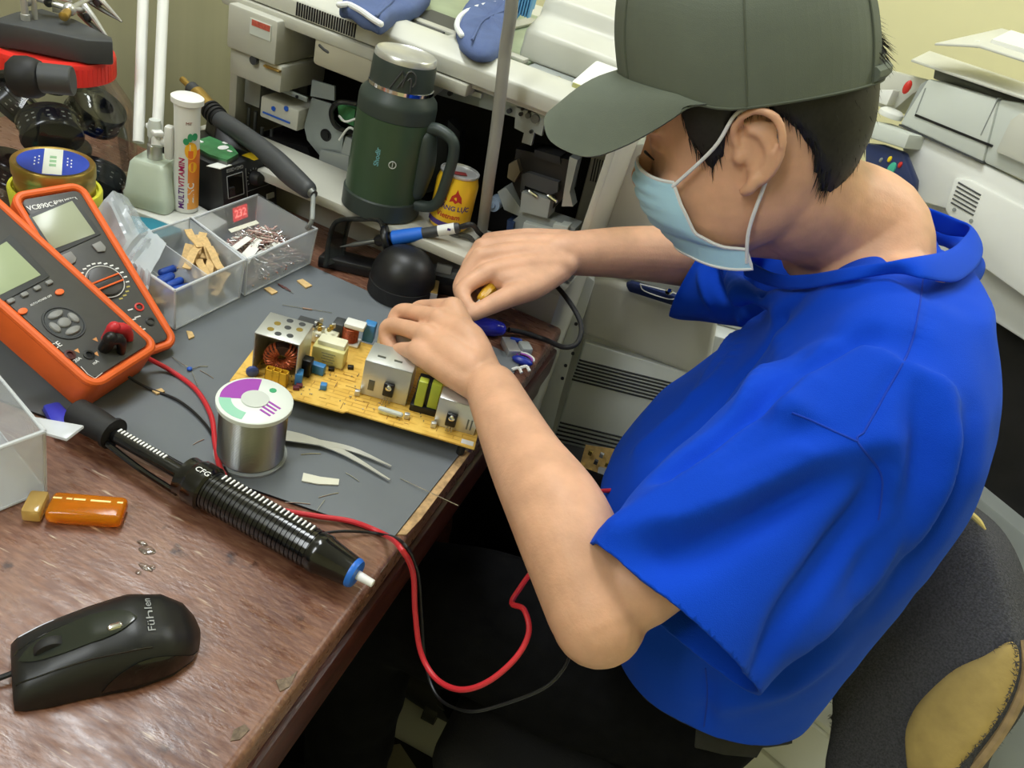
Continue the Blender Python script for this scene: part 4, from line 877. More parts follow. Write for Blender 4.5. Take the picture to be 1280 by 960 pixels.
nt.links.new(t_.outputs['Object'], s_.inputs[0]); nt.links.new(s_.outputs['Z'], r_.inputs[0]); r_.inputs[1].default_value = lz; r_.inputs[2].default_value = lz + .08; nt.links.new(r_.outputs[0], cr.inputs[0])
cr.color_ramp.elements[0].color = (*lin((240, 170, 70)), 1); cr.color_ramp.elements[1].color = (*lin((232, 110, 30)), 1); nt.links.new(cr.outputs[0], nt.nodes['Principled BSDF'].inputs[0])
vband('orange_band', .12, 1.45, .006, .080, mo_)
m_fruit = mat('orange_yellow_print', (250, 185, 40), .5); m_leaf = mat('leaf_green_print', (50, 150, 100), .5)
def disc(name, a, z, ra, rz, mt, off): return vpatch(name, [(a + ra * math.cos(t), z + rz * math.sin(t)) for t in [2 * math.pi * k / 18 for k in range(18)]], mt, off)
disc('fruit_print', .35, .080, .5, .0105, m_fruit, .0005); disc('fruit_print', .50, .060, .36, .0065, m_fruit, .0005)
disc('leaf_print', -.05, .091, .22, .004, m_leaf, .0006); disc('leaf_print', .25, .096, .2, .005, m_leaf, .0006); disc('leaf_print', .62, .097, .25, .0045, m_leaf, .0006)
m_mag = mat('magenta_print', (176, 30, 96), .5); m_vio = mat('violet_print', (96, 34, 120), .5)
def vt_txt(ang0, z0): return lambda x, y, z: vsurf(ang0 - y / VR, z0 + x, .0004 + z)
text('lettering', 'MULTI', None, (1, 0, 0), (0, 1, 0), .0092, m_vio, tube_, fn=vt_txt(-.34, .006), bold=.02, sx=1.02)
text('lettering', 'VITAMIN', None, (1, 0, 0), (0, 1, 0), .0092, m_mag, tube_, fn=vt_txt(-.34, .0335), bold=.02, sx=1.02)
text('lettering', 'ZINC', None, (1, 0, 0), (0, 1, 0), .0105, m_white, tube_, fn=vt_txt(.40, .014), bold=.02, sx=1.05)
text('lettering', 'MT', None, (1, 0, 0), (0, 1, 0), .005, mat('brown_print', (130, 60, 60), .5), tube_, fn=lambda x, y, z: vsurf(-.1 + x / VR, .112 + y, .0004 + z))

# ================================================================ SOLDERING STATION + HOT AIR HANDLE
st = thing('soldering_station', (-.62, .86, DESK), 'black soldering station with red digits behind the clear bins', 'soldering station')
Ps = Plane((-.560, .748, DESK + .001), (.06, .998, 0), (-.15, 0, .989))
SW, SHt, SD = .100, .086, .115
front = [Ps(0, 0), Ps(SW, 0), Ps(SW, SHt), Ps(0, SHt)]
bk_ = V((-SD, .004, 0)); m_stat = mat('black_painted_metal', (32, 33, 34), .42)
q = [p + bk_ for p in front]; q[2].x = front[2].x + bk_.x + .02; q[3].x = front[3].x + bk_.x + .02
obj('case', MB()._add(front + q, [(0, 1, 2, 3), (7, 6, 5, 4), (1, 0, 4, 5), (2, 1, 5, 6), (3, 2, 6, 7), (0, 3, 7, 4)]), m_stat, st, bevel=.002)
def sp(name, u0, u1, v0, v1, mt, h=.0003, t=.0008): return obj(name, Ps.pad(u0, u1, v0, v1, .001, h, t), mt, st, smooth=0)
q = Ps.rr(.008, .036, .046, .074, .001, .0006); obj('display_outline', MB().tube(q + [q[0]], .0005, 5), mat('grey_panel_print', (150, 152, 150), .5), st); m_gp = bpy.data.materials['grey_panel_print']
sp('display_window', .010, .034, .048, .072, m_gloss)
m_led = mat('red_led_window', (200, 30, 35), .3, emit=(255, 30, 40), estr=1.2)
sp('led_window', .014, .040, .014, .032, m_led)
text('led_digits', '232', Ps(.0165, .023, .0012), Ps.w, Ps.a, .014, mat('bright_red_digits', (255, 170, 160), .4, emit=(255, 120, 110), estr=2.5), st, bold=.02)
text('lettering', '858D+SMD', Ps(.008, .0805, .0006), Ps.w, Ps.a, .0062, m_gp, st, bold=.01)
for u, v, r_ in ((.056, .062, .0090), (.082, .064, .0090), (.060, .026, .0085)):
    c = Ps(u, v, .0004); obj('control_knob', MB().lathe([(r_, 0), (r_, .006), (r_ * .8, .010), (r_ * .75, .011)], c, Ps.n, 24), m_mblack, st)
    m = MB()
    for k in range(11):
        a = math.radians(-30 + 24 * k); d = Ps.w * math.cos(a) + Ps.a * math.sin(a); m.box(c + d * (r_ + .0028), (.0022, .0007, .0004), M3(d, Ps.n.cross(d), Ps.n))
    obj('dial_marks', m, m_gp, st)
for u0, v0 in ((.078, .028), (.078, .014)): sp('rocker_switch', u0, u0 + .014, v0, v0 + .007, m_lgrey if v0 > .02 else m_dgrey, t=.002)
m = MB(); m.box(Ps(.042, .047, .0005), (.0006, .06, .0004), Ps.R()); m.box(Ps(.064, .047, .0005), (.042, .0006, .0004), Ps.R()); obj('panel_lines', m, m_gp, st)
tz = DESK + SHt * .989
yl = [atZ(x, y, tz + .0012) for x, y in ((302, 194), (318, 188), (336, 194), (318, 200))]; obj('yellow_label', MB().prism(yl, (0, 0, -.0008)), m_yellow, st, smooth=0)
yl = [atZ(x, y, tz + .0012) for x, y in ((258, 207), (272, 203), (290, 206), (275, 211))]; obj('paper_label', MB().prism(yl, (0, 0, -.0008)), m_white, st, smooth=0)
# green board lying on the station
gb = thing('circuit_board', atZ(275, 192, tz)[:], 'small green circuit board with metal frame lying on the soldering station', 'circuit board')
q = [atZ(x, y, tz + .008) for x, y in ((247, 175), (262, 170), (290, 182), (298, 192), (284, 200), (262, 193), (248, 185))]
obj('board', MB().prism(q, (0, 0, -.003)), m_pcbg, gb); obj('board_frame', MB().prism([p - V((0, 0, .003)) for p in q], (0, 0, -.004)), m_dsteel, gb)
a = atZ(279, 185, tz + .008); obj('silver_disc', MB().lathe([(.0065, 0), (.0065, .0008)], a, seg=20, sq=(1.3, .8)), m_wprint, gb)
for x, y in ((251, 177), (281, 179), (287, 189)): obj('solder_pad', MB().box(atZ(x, y, tz + .0085), (.006, .004, .001)), m_wprint, gb)
# hot air handle in its holder
hg = thing('hot_air_handle', atZ(320, 180, tz)[:], 'black hot air gun handle with brass nozzle resting above the soldering station', 'hot air gun')
P_ = lambda px, py, d: D(px, py, d)
h0, h1, h2, h3, h4, h5 = P_(228, 99, 1.02), P_(246, 117, 1.01), P_(262, 136, 1.0), P_(276, 150, .99), P_(346, 204, .945), P_(384, 236, .92)
obj('nozzle', MB().cyl(h0, h1, .0042, seg=14), m_brass, hg); obj('nozzle_collar', MB().cyl(h0.lerp(h1, .62), h1, .0092, seg=18), m_dgrey, hg)
obj('brass_barrel', MB().cyl(h1, h2, .0105, .0115, 20), m_brass, hg)
obj('vented_sleeve', MB().lathe([(.0105, 0), (.0135, .003), (.0135, .006), (.0115, .0065), (.0115, .009), (.0135, .0095), (.0135, .013), (.0115, .0135), (.0115, .016), (.0135, .0165), (.0135, .02), (.0115, .0205), (.0122, .026)], h2, h3 - h2, 22), m_mblack, hg)
obj('grip', MB().tube([h3, h3.lerp(h4, .35) + V((0, 0, .003)), h3.lerp(h4, .7) + V((0, 0, .004)), h4 + V((0, 0, .002)), h4.lerp(h5, .5), h5], [.0118, .0118, .0122, .0135, .0135, .0110], 18, 5, ends=True), m_dgrey, hg)
obj('holder_bracket', MB().prism([P_(266, 180, .985), P_(272, 150, .985), P_(300, 165, .985), P_(322, 190, .985), P_(304, 193, .985)], V((-.03, .02, 0))), m_black, hg, bevel=.002)
obj('cable_gland', MB().cyl(h5, h5 + (h5 - h4).normalized() * .014, .008, .005), m_dsteel, hg)
obj('cable', MB().tube([h5 + (h5 - h4).normalized() * .012, P_(391, 258, .915), P_(388, 280, .92), atZ(372, 290, DESK + .004), atZ(350, 285, DESK + .004)], .0028, 8, 6), m_mgrey, hg)

# ================================================================ BIG CLEAR JAR
JC = V((-.752, .682, DESK)); JR = .086
jar = thing('storage_jar', JC[:], 'large clear plastic jar with red lid full of black parts', 'jar')
m_jar = clear_shell('clear_jar_plastic')
obj('jar_body', MB().lathe([(.078, .0008), (JR, .008), (JR, .10), (.083, .120), (.066, .146), (.061, .152), (.060, .168)], JC, seg=56, cap=False), m_jar, jar, smooth=180)
m_rlid = mat('red_lid', (222, 48, 38), .4)
LIDZ = .155
pr_ = [(.064, LIDZ), (.0662, LIDZ + .001), (.0662, LIDZ + .021), (.065, LIDZ + .024), (.056, LIDZ + .025), (.054, LIDZ + .0235), (.002, LIDZ + .0235)]
obj('lid', MB().lathe(pr_, JC, seg=56), m_rlid, jar, smooth=40)
m = MB()
for k in range(70):
    a = 2 * math.pi * k / 70; d = V((math.cos(a), math.sin(a), 0)); m.box(JC + d * .0658 + V((0, 0, LIDZ + .011)), (.0012, .0022, .018), Rz(math.degrees(a)))
obj('lid_ribs', m, m_rlid, jar)
m_lens = mat('glossy_dark_plastic', (26, 28, 38), .15)
spots = [(.047 * math.cos(a), .047 * math.sin(a), z, t, az) for a, z, t, az in ((-1.9, .036, .35, .9), (.2, .036, .9, 2.0), (2.3, .036, .2, .3), (-2.9, .101, .8, 1.0), (-.85, .101, 1.0, 2.6), (1.25, .101, .5, .2))] + [(.0, -.004, .147, .3, .7)]
for k, (dx, dy, dz, tilt, az) in enumerate(spots):
    c = JC + V((dx, dy, dz)); d = V((math.sin(tilt) * math.cos(az), math.sin(tilt) * math.sin(az), math.cos(tilt)))
    t = thing('black_reel', (c - V((0, 0, .02)))[:], 'black plastic reel lying inside the clear red-lidded jar', 'reel', 'black reels in the jar')
    r_ = .031 if k < 6 else .020
    obj('reel_body', MB().lathe([(r_ * .5, -.014), (r_, -.014), (r_ * 1.04, -.012), (r_ * 1.04, -.008), (r_, -.007), (r_, .007), (r_ * 1.04, .008), (r_ * 1.04, .012), (r_, .014), (r_ * .5, .014), (r_ * .45, .004)], c, d, 28), m_lens, t, smooth=40)
    x_, y_, z_ = frame_of(d); m = MB()
    for i in range(26):
        a = 2 * math.pi * i / 26
        for hh in (-.003, .003):
            if (i * 7 + k) % 5 < 3: q = x_ * math.cos(a) + y_ * math.sin(a); m.box(c + q * r_ + d * hh, (.0008, .003, .0012), M3(q, d.cross(q), d))
    obj('printed_ticks', m, m_gp, t)
# helping-hand stand on the lid
LZT = DESK + LIDZ + .0252
hh = thing('helping_hands_stand', (JC + V((0, 0, .180)))[:], 'helping hands stand on black base with steel clips on top of the red jar lid', 'helping hands stand')
q = [atZ(x, y, LZT + .026) for x, y in ((0, 24), (22, 15), (45, 12), (100, 30), (140, 45), (141, 54), (118, 52), (90, 47), (40, 36))]
q = [atZ(x, y, LZT + .026) for x, y in ((-14, 25), (20, 14), (52, 10), (95, 24), (140, 46), (141, 52), (108, 50), (80, 44), (30, 33))]
obj('cast_base', MB().prism(q, (0, 0, -.0255)), m_dgrey, hh, bevel=.0025)
A3 = lambda px, py, d=.86: D(px, py, d)
bz_ = lambda px, py: atZ(px, py, LZT + .026)
obj('threaded_post', MB().lathe([(.0045, 0), (.0045, .006), (.0036, .0065), (.0036, .04)], bz_(32, 25), seg=14), m_steel, hh); obj('threaded_post', MB().cyl(bz_(44, 24), bz_(44, 24) + V((0, 0, .02)), .0028), m_steel, hh)
c1 = bz_(88, 26) + V((0, 0, .012)); c0 = bz_(36, 22) + V((0, 0, .018)); c0b = bz_(20, 10) + V((0, 0, .018))
obj('cross_arm', MB().cyl(c0b, c1, .0032), m_steel, hh); obj('cross_arm', MB().cyl(c0 + V((0, 0, .008)), c1 + V((-.01, .012, .006)), .0026), m_steel, hh)
obj('clamp_ball', MB().ball(c1, .0068), m_steel, hh); obj('clamp_ball', MB().ball(c0, .0062), m_steel, hh); obj('clamp_ball', MB().ball(bz_(62, 20) + V((0, 0, .014)), .005), m_dgrey, hh)
w_ = bz_(66, 42) + V((0, 0, .004)); obj('thumb_screw', MB().lathe([(.0035, 0), (.0035, .012), (.0048, .012), (.0048, .022), (.003, .023)], c1, w_ - c1, 14), m_brass, hh)
wn = bz_(75, 22) + V((0, 0, .008)); obj('wing_nut', MB().box(wn, (.014, .003, .007), Rz(30)), m_steel, hh, bevel=.001)
for (s0_, s1_) in (((104, 22), (139, 54)), ((116, 6), (152, 27))):
    a_ = bz_(*s0_) + V((0, 0, .008)); b_ = D(s1_[0], s1_[1], (R3.transposed() @ (a_ - CAM)).z + .01)
    obj('clip_link', MB().cyl(c1, a_, .003), m_steel, hh)
    d = b_ - a_; x_, y_, z_ = frame_of(d)
    for sg in (1, -1):
        obj('clip_jaw', MB().tube([a_ + y_ * sg * .006, a_ + d * .35 + y_ * sg * .0045, b_], [.0035, .0030, .0011], 8, 4, ends=True), m_steel if sg > 0 else m_dsteel, hh)
    obj('clip_spring', MB().cyl(a_ + d * .2 - x_ * .004, a_ + d * .2 + x_ * .004, .004), m_dgrey, hh)
# black clamp knob in front of the jar
kb = thing('clamp_knob', atZ(40, 250)[:], 'black ribbed clamp knob on a gooseneck in front of the red jar lid', 'clamp')
ka, kb1, kb2, kb3 = D(-14, 100, .72), D(14, 96, .72), D(50, 97, .72), D(79, 100, .725)
obj('knob_head', MB().lathe([(.008, 0), (.0165, .003), (.019, .008), (.019, .020), (.016, .027), (.012, .030)], kb1, kb2 - kb1, 10), m_mblack, kb, bevel=.002, smooth=50)
obj('socket_sleeve', MB().lathe([(.0135, 0), (.0135, .026), (.0125, .027), (.006, .027)], kb2.lerp(kb3, .05), kb3 - kb2, 24), m_dgrey, kb)
obj('gooseneck', MB().tube([kb1, D(0, 98, .722), D(-20, 118, .71), D(-40, 190, .70), D(-46, 260, .72), atZ(-60, 330)], .0065, 10, 6), m_black, kb)

# ================================================================ GOLD TIN, YELLOW TUB, TEAL TUB
tc_ = atZ(72, 262, DESK); tc_ = V((-.646, .580, DESK + .0005))
tub = thing('yellow_tub', tc_[:], 'yellow-green plastic tub under the gold tin', 'tub')
m_ytub = mat('yellow_green_plastic', (216, 216, 66), .4); m_yt2 = mat('cloudy_yellow_plastic', (214, 200, 140), .4)
obj('tub_wall', MB().lathe([(.036, 0), (.038, .002), (.041, .060)], tc_, seg=40), m_yt2, tub)
obj('tub_lid', MB().lathe([(.0415, .056), (.0425, .057), (.0440, .077), (.0430, .0795), (.040, .0795), (.0392, .075), (.002, .075)], tc_, seg=44), m_ytub, tub, smooth=40)
gt = tc_ + V((0, 0, .0755)); GR = .0375
tin = thing('flux_tin', gt[:], 'round gold tin with blue and white lid label standing in the yellow tub lid', 'tin')
m_gold = mat('gold_tin', (176, 152, 80), .3, .75)
obj('tin_body', MB().lathe([(GR - .002, 0), (GR, .001), (GR, .018), (GR - .001, .019)], gt, seg=44), m_gold, tin)
obj('tin_lid', MB().lathe([(GR + .0008, .0185), (GR + .0012, .0195), (GR + .0012, .030), (GR, .0318), (GR - .002, .0318), (GR - .003, .0310), (.002, .0310)], gt, seg=44), m_gold, tin, smooth=40)
gtop = gt + V((0, 0, .0311))
obj('label_disc', MB().lathe([(GR - .005, 0), (GR - .005, .0004)], gtop, seg=40), mat('royal_blue_label', (48, 74, 170), .4), tin)
tdv = (atZ(100, 205) - atZ(40, 200)); tdv = V((tdv.x, tdv.y, 0)).normalized(); tn = V((-tdv.y, tdv.x, 0))
def chord(off0, off1, mt, name):
    P_ = []; r_ = GR - .0052
    e0, e1 = math.sqrt(r_ ** 2 - off0 ** 2), math.sqrt(r_ ** 2 - off1 ** 2)
    return obj(name, MB().prism([gtop + tdv * off0 - tn * e0, gtop + tdv * off1 - tn * e1, gtop + tdv * off1 + tn * e1, gtop + tdv * off0 + tn * e0], (0, 0, .0007)), mt, tin, smooth=0)
chord(-.009, .008, mat('label_white', (222, 226, 214), .4), 'white_stripe')
m = MB()
for k in range(3): m.box(gtop + tdv * -.0005 + tn * (.010 - .010 * k) + V((0, 0, .0009)), (.006, .0055, .0004), M3(tdv, tn, V((0, 0, 1))))
obj('green_marks', m, mat('pale_green_marks', (150, 190, 150), .4), tin)
m = MB()
for k in range(6): m.box(gtop + tdv * (-.013 - .0035 * (k % 2)) + tn * (.010 - .004 * k) + V((0, 0, .0006)), (.0012, .003, .0003), M3(tdv, tn, V((0, 0, 1)))); m.box(gtop + tdv * (.0125 + .0035 * (k % 2)) + tn * (.010 - .004 * k) + V((0, 0, .0006)), (.0012, .003, .0003), M3(tdv, tn, V((0, 0, 1))))
obj('printed_lines', m, m_wprint, tin)
te = V((-.640, .492, DESK + .0005)); tt = thing('teal_tub', te[:], 'teal round tub at the left edge beside the yellow tub', 'tub')
m_teal = mat('teal_tub_plastic', (92, 196, 172), .4)
obj('tub_wall', MB().lathe([(.026, 0), (.030, .003), (.030, .052)], te, seg=36), m_teal, tt); obj('tub_lid', MB().lathe([(.0315, .050), (.0325, .052), (.0325, .064), (.031, .0665), (.002, .0675)], te, seg=36), m_teal, tt)
obj('lid_label', MB().lathe([(.012, 0), (.012, .0006)], te + V((0, 0, .0674)), seg=24), m_wprint, tt)
# ================================================================ THERMOS, CAN, HOSE ON THE COPIER LEDGE
tcn = atZ(474, 254, LZ); tcn = V((tcn.x, max(tcn.y, .949), LZ + .0005)); tcn = V((-.406, .848, LZ + .0005))
th = thing('thermos_flask', tcn[:], 'dark green steel thermos jug with side handle standing on the copier ledge', 'thermos')
m_tg = mat('dark_green_enamel', (56, 78, 56), .35, var=.04, vscale=20); m_td = mat('dark_grey_green_plastic', (50, 60, 56), .45); 
KZ = .885
def zz2(p): return [(r, z * KZ) for r, z in p]
obj('base_ring', MB().lathe(zz2([(.0465, 0), (.0495, .002), (.0495, .026), (.048, .028)]), tcn, seg=44), m_td, th)
obj('body', MB().lathe(zz2([(.0475, .027), (.0465, .139), (.0455, .140)]), tcn, seg=48), m_tg, th)
obj('shoulder', MB().lathe(zz2([(.0468, .140), (.0468, .156), (.0455, .163), (.0400, .170), (.0385, .174)]), tcn, seg=48), m_td, th, smooth=60)
obj('steel_ring', MB().lathe(zz2([(.0378, .173), (.0388, .174), (.0388, .1785), (.0378, .179)]), tcn, seg=44), m_chrome, th)
obj('cup_lid', MB().lathe(zz2([(.0375, .179), (.0368, .206), (.0358, .211)]), tcn, seg=44), m_td, th, smooth=50)
obj('steel_rim', MB().lathe(zz2([(.0360, .210), (.0357, .216), (.0342, .218), (.032, .216), (.002, .2155)]), tcn, seg=44), m_steel, th, smooth=40)
va2 = math.atan2(-tcn.y, -tcn.x)
def tsurf(ang, z, r=.0472, off=.0003): a = va2 + ang; return tcn + V(((r + off) * math.cos(a), (r + off) * math.sin(a), z))
HA = 1.12
hd = lambda z, o: tsurf(HA, z * .9, .0465, o)
obj('handle', MB().tube([hd(.132, -.004), hd(.136, .012), hd(.130, .030), hd(.112, .036), hd(.075, .034), hd(.045, .030), hd(.030, .020), hd(.024, -.002)], [.008, .0075, .007, .0068, .0068, .0068, .007, .008], 12, 6, ends=True), m_td, th)
obj('handle_mount', MB().tube([hd(.118, -.002), hd(.085, .001), hd(.045, -.002)], [.013, .014, .012], 12, 4, ends=True), m_td, th)
m_pb = mat('pale_blue_print', (110, 170, 180), .5)
text('lettering', 'Shodir', None, (1, 0, 0), (0, 1, 0), .0085, m_pb, th, fn=lambda x, y, z: tsurf(-.28 - y / .0472, .070 + x, .0472, .0003 + z), bold=.015)
obj('round_badge', MB().tube([tsurf(.12 + .0042 / .0472 * math.cos(a), .076 + .0042 * math.sin(a), .0472, .0004) for a in [2 * math.pi * k / 24 for k in range(25)]], .0006, 5), m_lgrey, th)
obj('badge_mark', MB().tube([tsurf(.12, .073, .0472, .0004), tsurf(.12, .079, .0472, .0004)], .0005, 5), m_lgrey, th)
lg = lambda a, z: tsurf(a, .160 + (z - .178) * 1.0, .0372, .0006)
obj('mountain_logo', MB().tube([lg(-.32, .178), lg(-.02, .200), lg(.06, .192), lg(-.10, .180), lg(.0, .187)], .0011, 6).tube([lg(.02, .182), lg(.16, .200), lg(.36, .198), lg(.42, .190), lg(.34, .184)], .0011, 6, 4).tube([lg(.16, .190), lg(.26, .193), lg(.30, .178)], .0011, 6, 3), m_dgrey, th)
# can
cn = atZ(560, 281, LZ + .0005); CR = .0268
can = thing('drink_can', cn[:], 'squat gold energy drink can standing on the copier ledge beside the thermos', 'can')
m_cang = mat('gold_can', (248, 200, 44), .3, .12); m_canp = mat('purple_print', (80, 60, 130), .45)
obj('can_body', MB().lathe([(.022, 0), (.0235, .001), (CR, .007), (CR, .060), (.0240, .0695), (.0236, .0715)], cn, seg=40), m_cang, can, smooth=60)
obj('can_rim', MB().lathe([(.0236, .0712), (.0248, .0722), (.0248, .0745), (.0234, .0748), (.0226, .0725), (.002, .0720)], cn, seg=40), m_steel, can, smooth=40)
obj('pull_tab', MB().box(cn + V((.003, -.006, .0735)), (.016, .009, .0012), Rz(35)), mat('red_pull_tab', (150, 60, 60), .35, .5), can, bevel=.001)
vac = math.atan2(-cn.y, -cn.x)
def csurf(ang, z, off=.0003): a = vac + ang; return cn + V(((CR + off) * math.cos(a), (CR + off) * math.sin(a), z))
m_cred = mat('red_print', (190, 50, 40), .45)
for a0 in (-.62, .10):
    pts = [(-.26, .042), (-.20, .050), (-.06, .054), (.0, .060), (.08, .055), (.22, .050), (.28, .042), (.12, .044), (.0, .041), (-.12, .044)]
    obj('emblem', MB()._add([csurf(a0 + a * 1.1, z) for a, z in pts], [tuple(range(len(pts)))]), m_cred, can, smooth=0, solid=.0003, offset=1)
text('lettering', 'TĂNG LỰC', None, (1, 0, 0), (0, 1, 0), .0085, m_canp, can, fn=lambda x, y, z: csurf(-.72 + x / CR, .034 + y, .0003 + z), bold=.02)
text('lettering', 'Vietnam', None, (1, 0, 0), (0, 1, 0), .0095, m_cred, can, fn=lambda x, y, z: csurf(-.70 + x / CR, .023 + y, .0003 + z), bold=.015)
obj('purple_band', MB().grid([[csurf(-1.3 + 2.6 * k / 20, z, .0003) for k in range(21)] for z in (.0075, .014)]), m_canp, can, smooth=0, solid=.0002, offset=1)
# hose
hz_ = atY(648, -160, .845) - atY(640, 0, .850); hz = [atY(648, -160, .845) + hz_ * k for k in (4, 3, 2, 1)] + [atY(648, -160, .845), atY(640, 0, .850), atY(632, 60, .855), atY(622, 150, .858), atY(612, 220, .862), atZ(603, 286, LZ + .003)]
m_hose = mat('grey_translucent_hose', (150, 148, 140), .3, alpha=.85)
obj('fume_hose', MB().tube(hz, .0072, 14, 6), m_hose, label='grey translucent plastic hose hanging in front of the copier beside the can', cat='hose')

# ================================================================ BLUE CLOTH GLOVES ON THE COPIER
m_glove = mat('slate_blue_cloth', (82, 98, 140), .9, var=.08, vscale=30, bump=.3, bscale=700); m_pipe = mat('white_piping', (222, 224, 224), .8)
def glove(pts, z, lab, pip, fold):
    q = [V(p) for p in catmull([list(atZ(x, y, z)) for x, y in pts], 4, closed=True)]; c = sum(q, V((0, 0, 0))) / len(q)
    g = thing('cloth_glove', (c - V((0, 0, .014)))[:], lab, 'glove', 'blue cloth gloves on the copier')
    r = [[c + (p - c) * k + V((0, 0, h + .003 * noise.noise(p * 40))) for p in q] for h, k in ((-.013, .96), (-.010, 1.0), (-.003, 1.0), (.003, .95), (.006, .8), (.007, .5), (.0072, .1))]
    obj('quilted_body', MB().rings(r), m_glove, g, smooth=70)
    obj('white_piping', MB().tube([V(p) for p in catmull([list(atZ(x, y, z + .003)) for x, y in pip], 5)], .0036, 8, ends=True), m_pipe, g)
    obj('fold_line', MB().tube([atZ(x, y, z + .007) for x, y in fold], .0016, 6, 4), m_glove, g)
glove([(425, 5), (450, -20), (520, -30), (540, -8), (520, 12), (495, 18), (478, 30), (462, 24), (440, 12)], 1.033, 'blue cloth glove with white piping, left one on the copier top', [(424, 6), (436, 6), (452, 14), (466, 24), (476, 30)], [(470, 20), (490, 2), (500, -10)])
glove([(572, 30), (580, 8), (600, -10), (650, -20), (646, 10), (640, 40), (628, 60), (612, 66), (590, 60), (576, 48)], 1.033, 'blue cloth glove with white piping, right one behind the hose', [(577, 44), (571, 32), (578, 18), (600, 8), (630, 2), (655, -6)], [(590, 50), (605, 25), (630, 14)])
cb = thing('ribbed_clip', atZ(654, 14, 1.07)[:], 'light blue ribbed plastic clip beside the right blue glove', 'clip')
m_lb = mat('sky_blue_plastic', (96, 160, 205), .4); cbx = atZ(655, 6, 1.075)
cbx.z = 1.075
obj('clip_spine', MB().box(cbx + V((0, .01, .012)), (.022, .006, .03)), m_lb, cb, bevel=.001)
for k in range(6): obj('clip_tooth', MB().box(cbx + V((-.0095 + .0038 * k, .002, .005)), (.0022, .012, .036)), m_lb, cb, bevel=.0006)
obj('clip_arm', MB().tube([cbx + V((0, .01, .0)), cbx + V((-.02, .0, -.04))], .003, 8), m_lb, cb)

# ================================================================ SOLDERING IRON IN ITS HOLDER
m_smoke = mat('smoky_clear_plastic', (40, 42, 40), .12, alpha=.62)
ih = thing('iron_holder', atZ(490, 345)[:], 'black soldering iron holder with smoky guard at the back of the desk', 'iron holder')
q = [atZ(x, y, DESK + .012) for x, y in ((404, 326), (412, 315), (470, 332), (560, 358), (592, 350), (600, 362), (580, 374), (556, 378), (500, 362), (420, 340))]
bp_ = [(-.440, .768), (-.445, .800), (-.300, .855), (-.262, .862), (-.258, .842), (-.30, .825)]
obj('tray_base', MB().prism([(x, y, DESK + .016) for x, y in bp_], (0, 0, -.0155)), m_black, ih, bevel=.003)
def loop(pts, r, mt, name): return obj(name, MB().tube([V(p) for p in pts], r, 8, 5), mt, ih)
g0 = [atZ(407, 333, DESK + .012), atY(411, 302, .790), atY(421, 277, .795), atY(452, 274, .800), atY(474, 276, .803), atY(480, 292, .803), atY(489, 326, .803)]
loop(g0, .0030, m_smoke, 'guard_frame'); g1 = [p + V((.006, .030, .0)) for p in g0]; loop(g1, .0030, m_smoke, 'guard_frame')
rows = [[V(p) for p in catmull(g0, 5)], [V(p) for p in catmull(g1, 5)]]
obj('smoky_guard', MB().grid(rows), m_smoke, ih, solid=.0012, offset=0)
# ring socket that carries the iron
rc_ = atY(484, 299, .806); iax = (atY(570, 287, .83) - atY(490, 300, .806)).normalized()
obj('ring_socket', MB().lathe([(.0085, -.004), (.0165, -.004), (.0175, 0), (.0165, .004), (.0085, .004), (.0085, -.004)], rc_, iax, 24, cap=False), m_black, ih, bevel=.001)
obj('socket_post', MB().tube([rc_ + V((0, .006, -.012)), V((rc_.x + .008, rc_.y + .012, DESK + .014))], .006, 10), m_black, ih)
g2 = [atY(545, 300, .85), atY(574, 294, .855), atY(590, 300, .86), atY(593, 325, .86), atY(588, 350, .86)]; loop(g2, .0035, m_smoke, 'end_frame')
g3 = [V((-.40, .80, DESK + .016)), V((-.28, .852, DESK + .016))]
cl_ = MB(); cl_.box(atZ(545, 338, DESK + .020), (.085, .012, .012), Rz(22)); obj('clip_rail', cl_, m_mgrey, ih, bevel=.001)
for x, y in ((518, 322), (555, 336)): obj('rail_clip', MB().box(atZ(x, y, DESK + .028), (.020, .004, .012), Rz(22)), m_lgrey, ih, bevel=.0008)
tr_ = atZ(521, 350, DESK + .024); tr_ = V((-.318, .792, DESK + .011))
obj('tip_tray', MB().box(tr_, (.062, .030, .020), Rz(22)), m_black, ih, bevel=.0015)
obj('tray_cover', MB().box(tr_ + V((0, 0, .0115)), (.064, .032, .003), Rz(22)), m_brass, ih, bevel=.001); obj('cover_front', MB().box(tr_ + Rz(22) @ V((0, -.0162, .005)), (.064, .001, .012), Rz(22)), m_steel, ih)
iron = thing('soldering_iron', rc_[:], 'soldering iron with bright blue grip resting in the black holder', 'soldering iron')
ir = lambda t, up=0: rc_ + iax * t + V((0, 0, up))
obj('tip', MB().lathe([(.0005, -.062), (.0022, -.048), (.0032, -.044), (.0032, -.012)], rc_, iax, 14), m_dsteel, iron); obj('heater_collar', MB().lathe([(.0045, -.016), (.0072, -.012), (.0080, .006)], rc_, iax, 16), m_black, iron)
obj('grip', MB().lathe([(.0070, .006), (.0095, .008), (.0092, .022), (.0085, .040), (.0078, .046)], rc_, iax, 20), mat('bright_blue_rubber', (36, 110, 220), .5), iron, smooth=50)
obj('handle', MB().lathe([(.0068, .046), (.0068, .064), (.0064, .090), (.0050, .093)], rc_, iax, 18), m_dgrey, iron); obj('white_label', MB().lathe([(.0068, .066), (.0068, .087)], rc_, iax, 18), m_white, iron)
obj('label_print', MB().box(ir(.081) + V((.001, -.0066, .0018)), (.004, .0006, .003), Rz(20)), m_canp, iron)
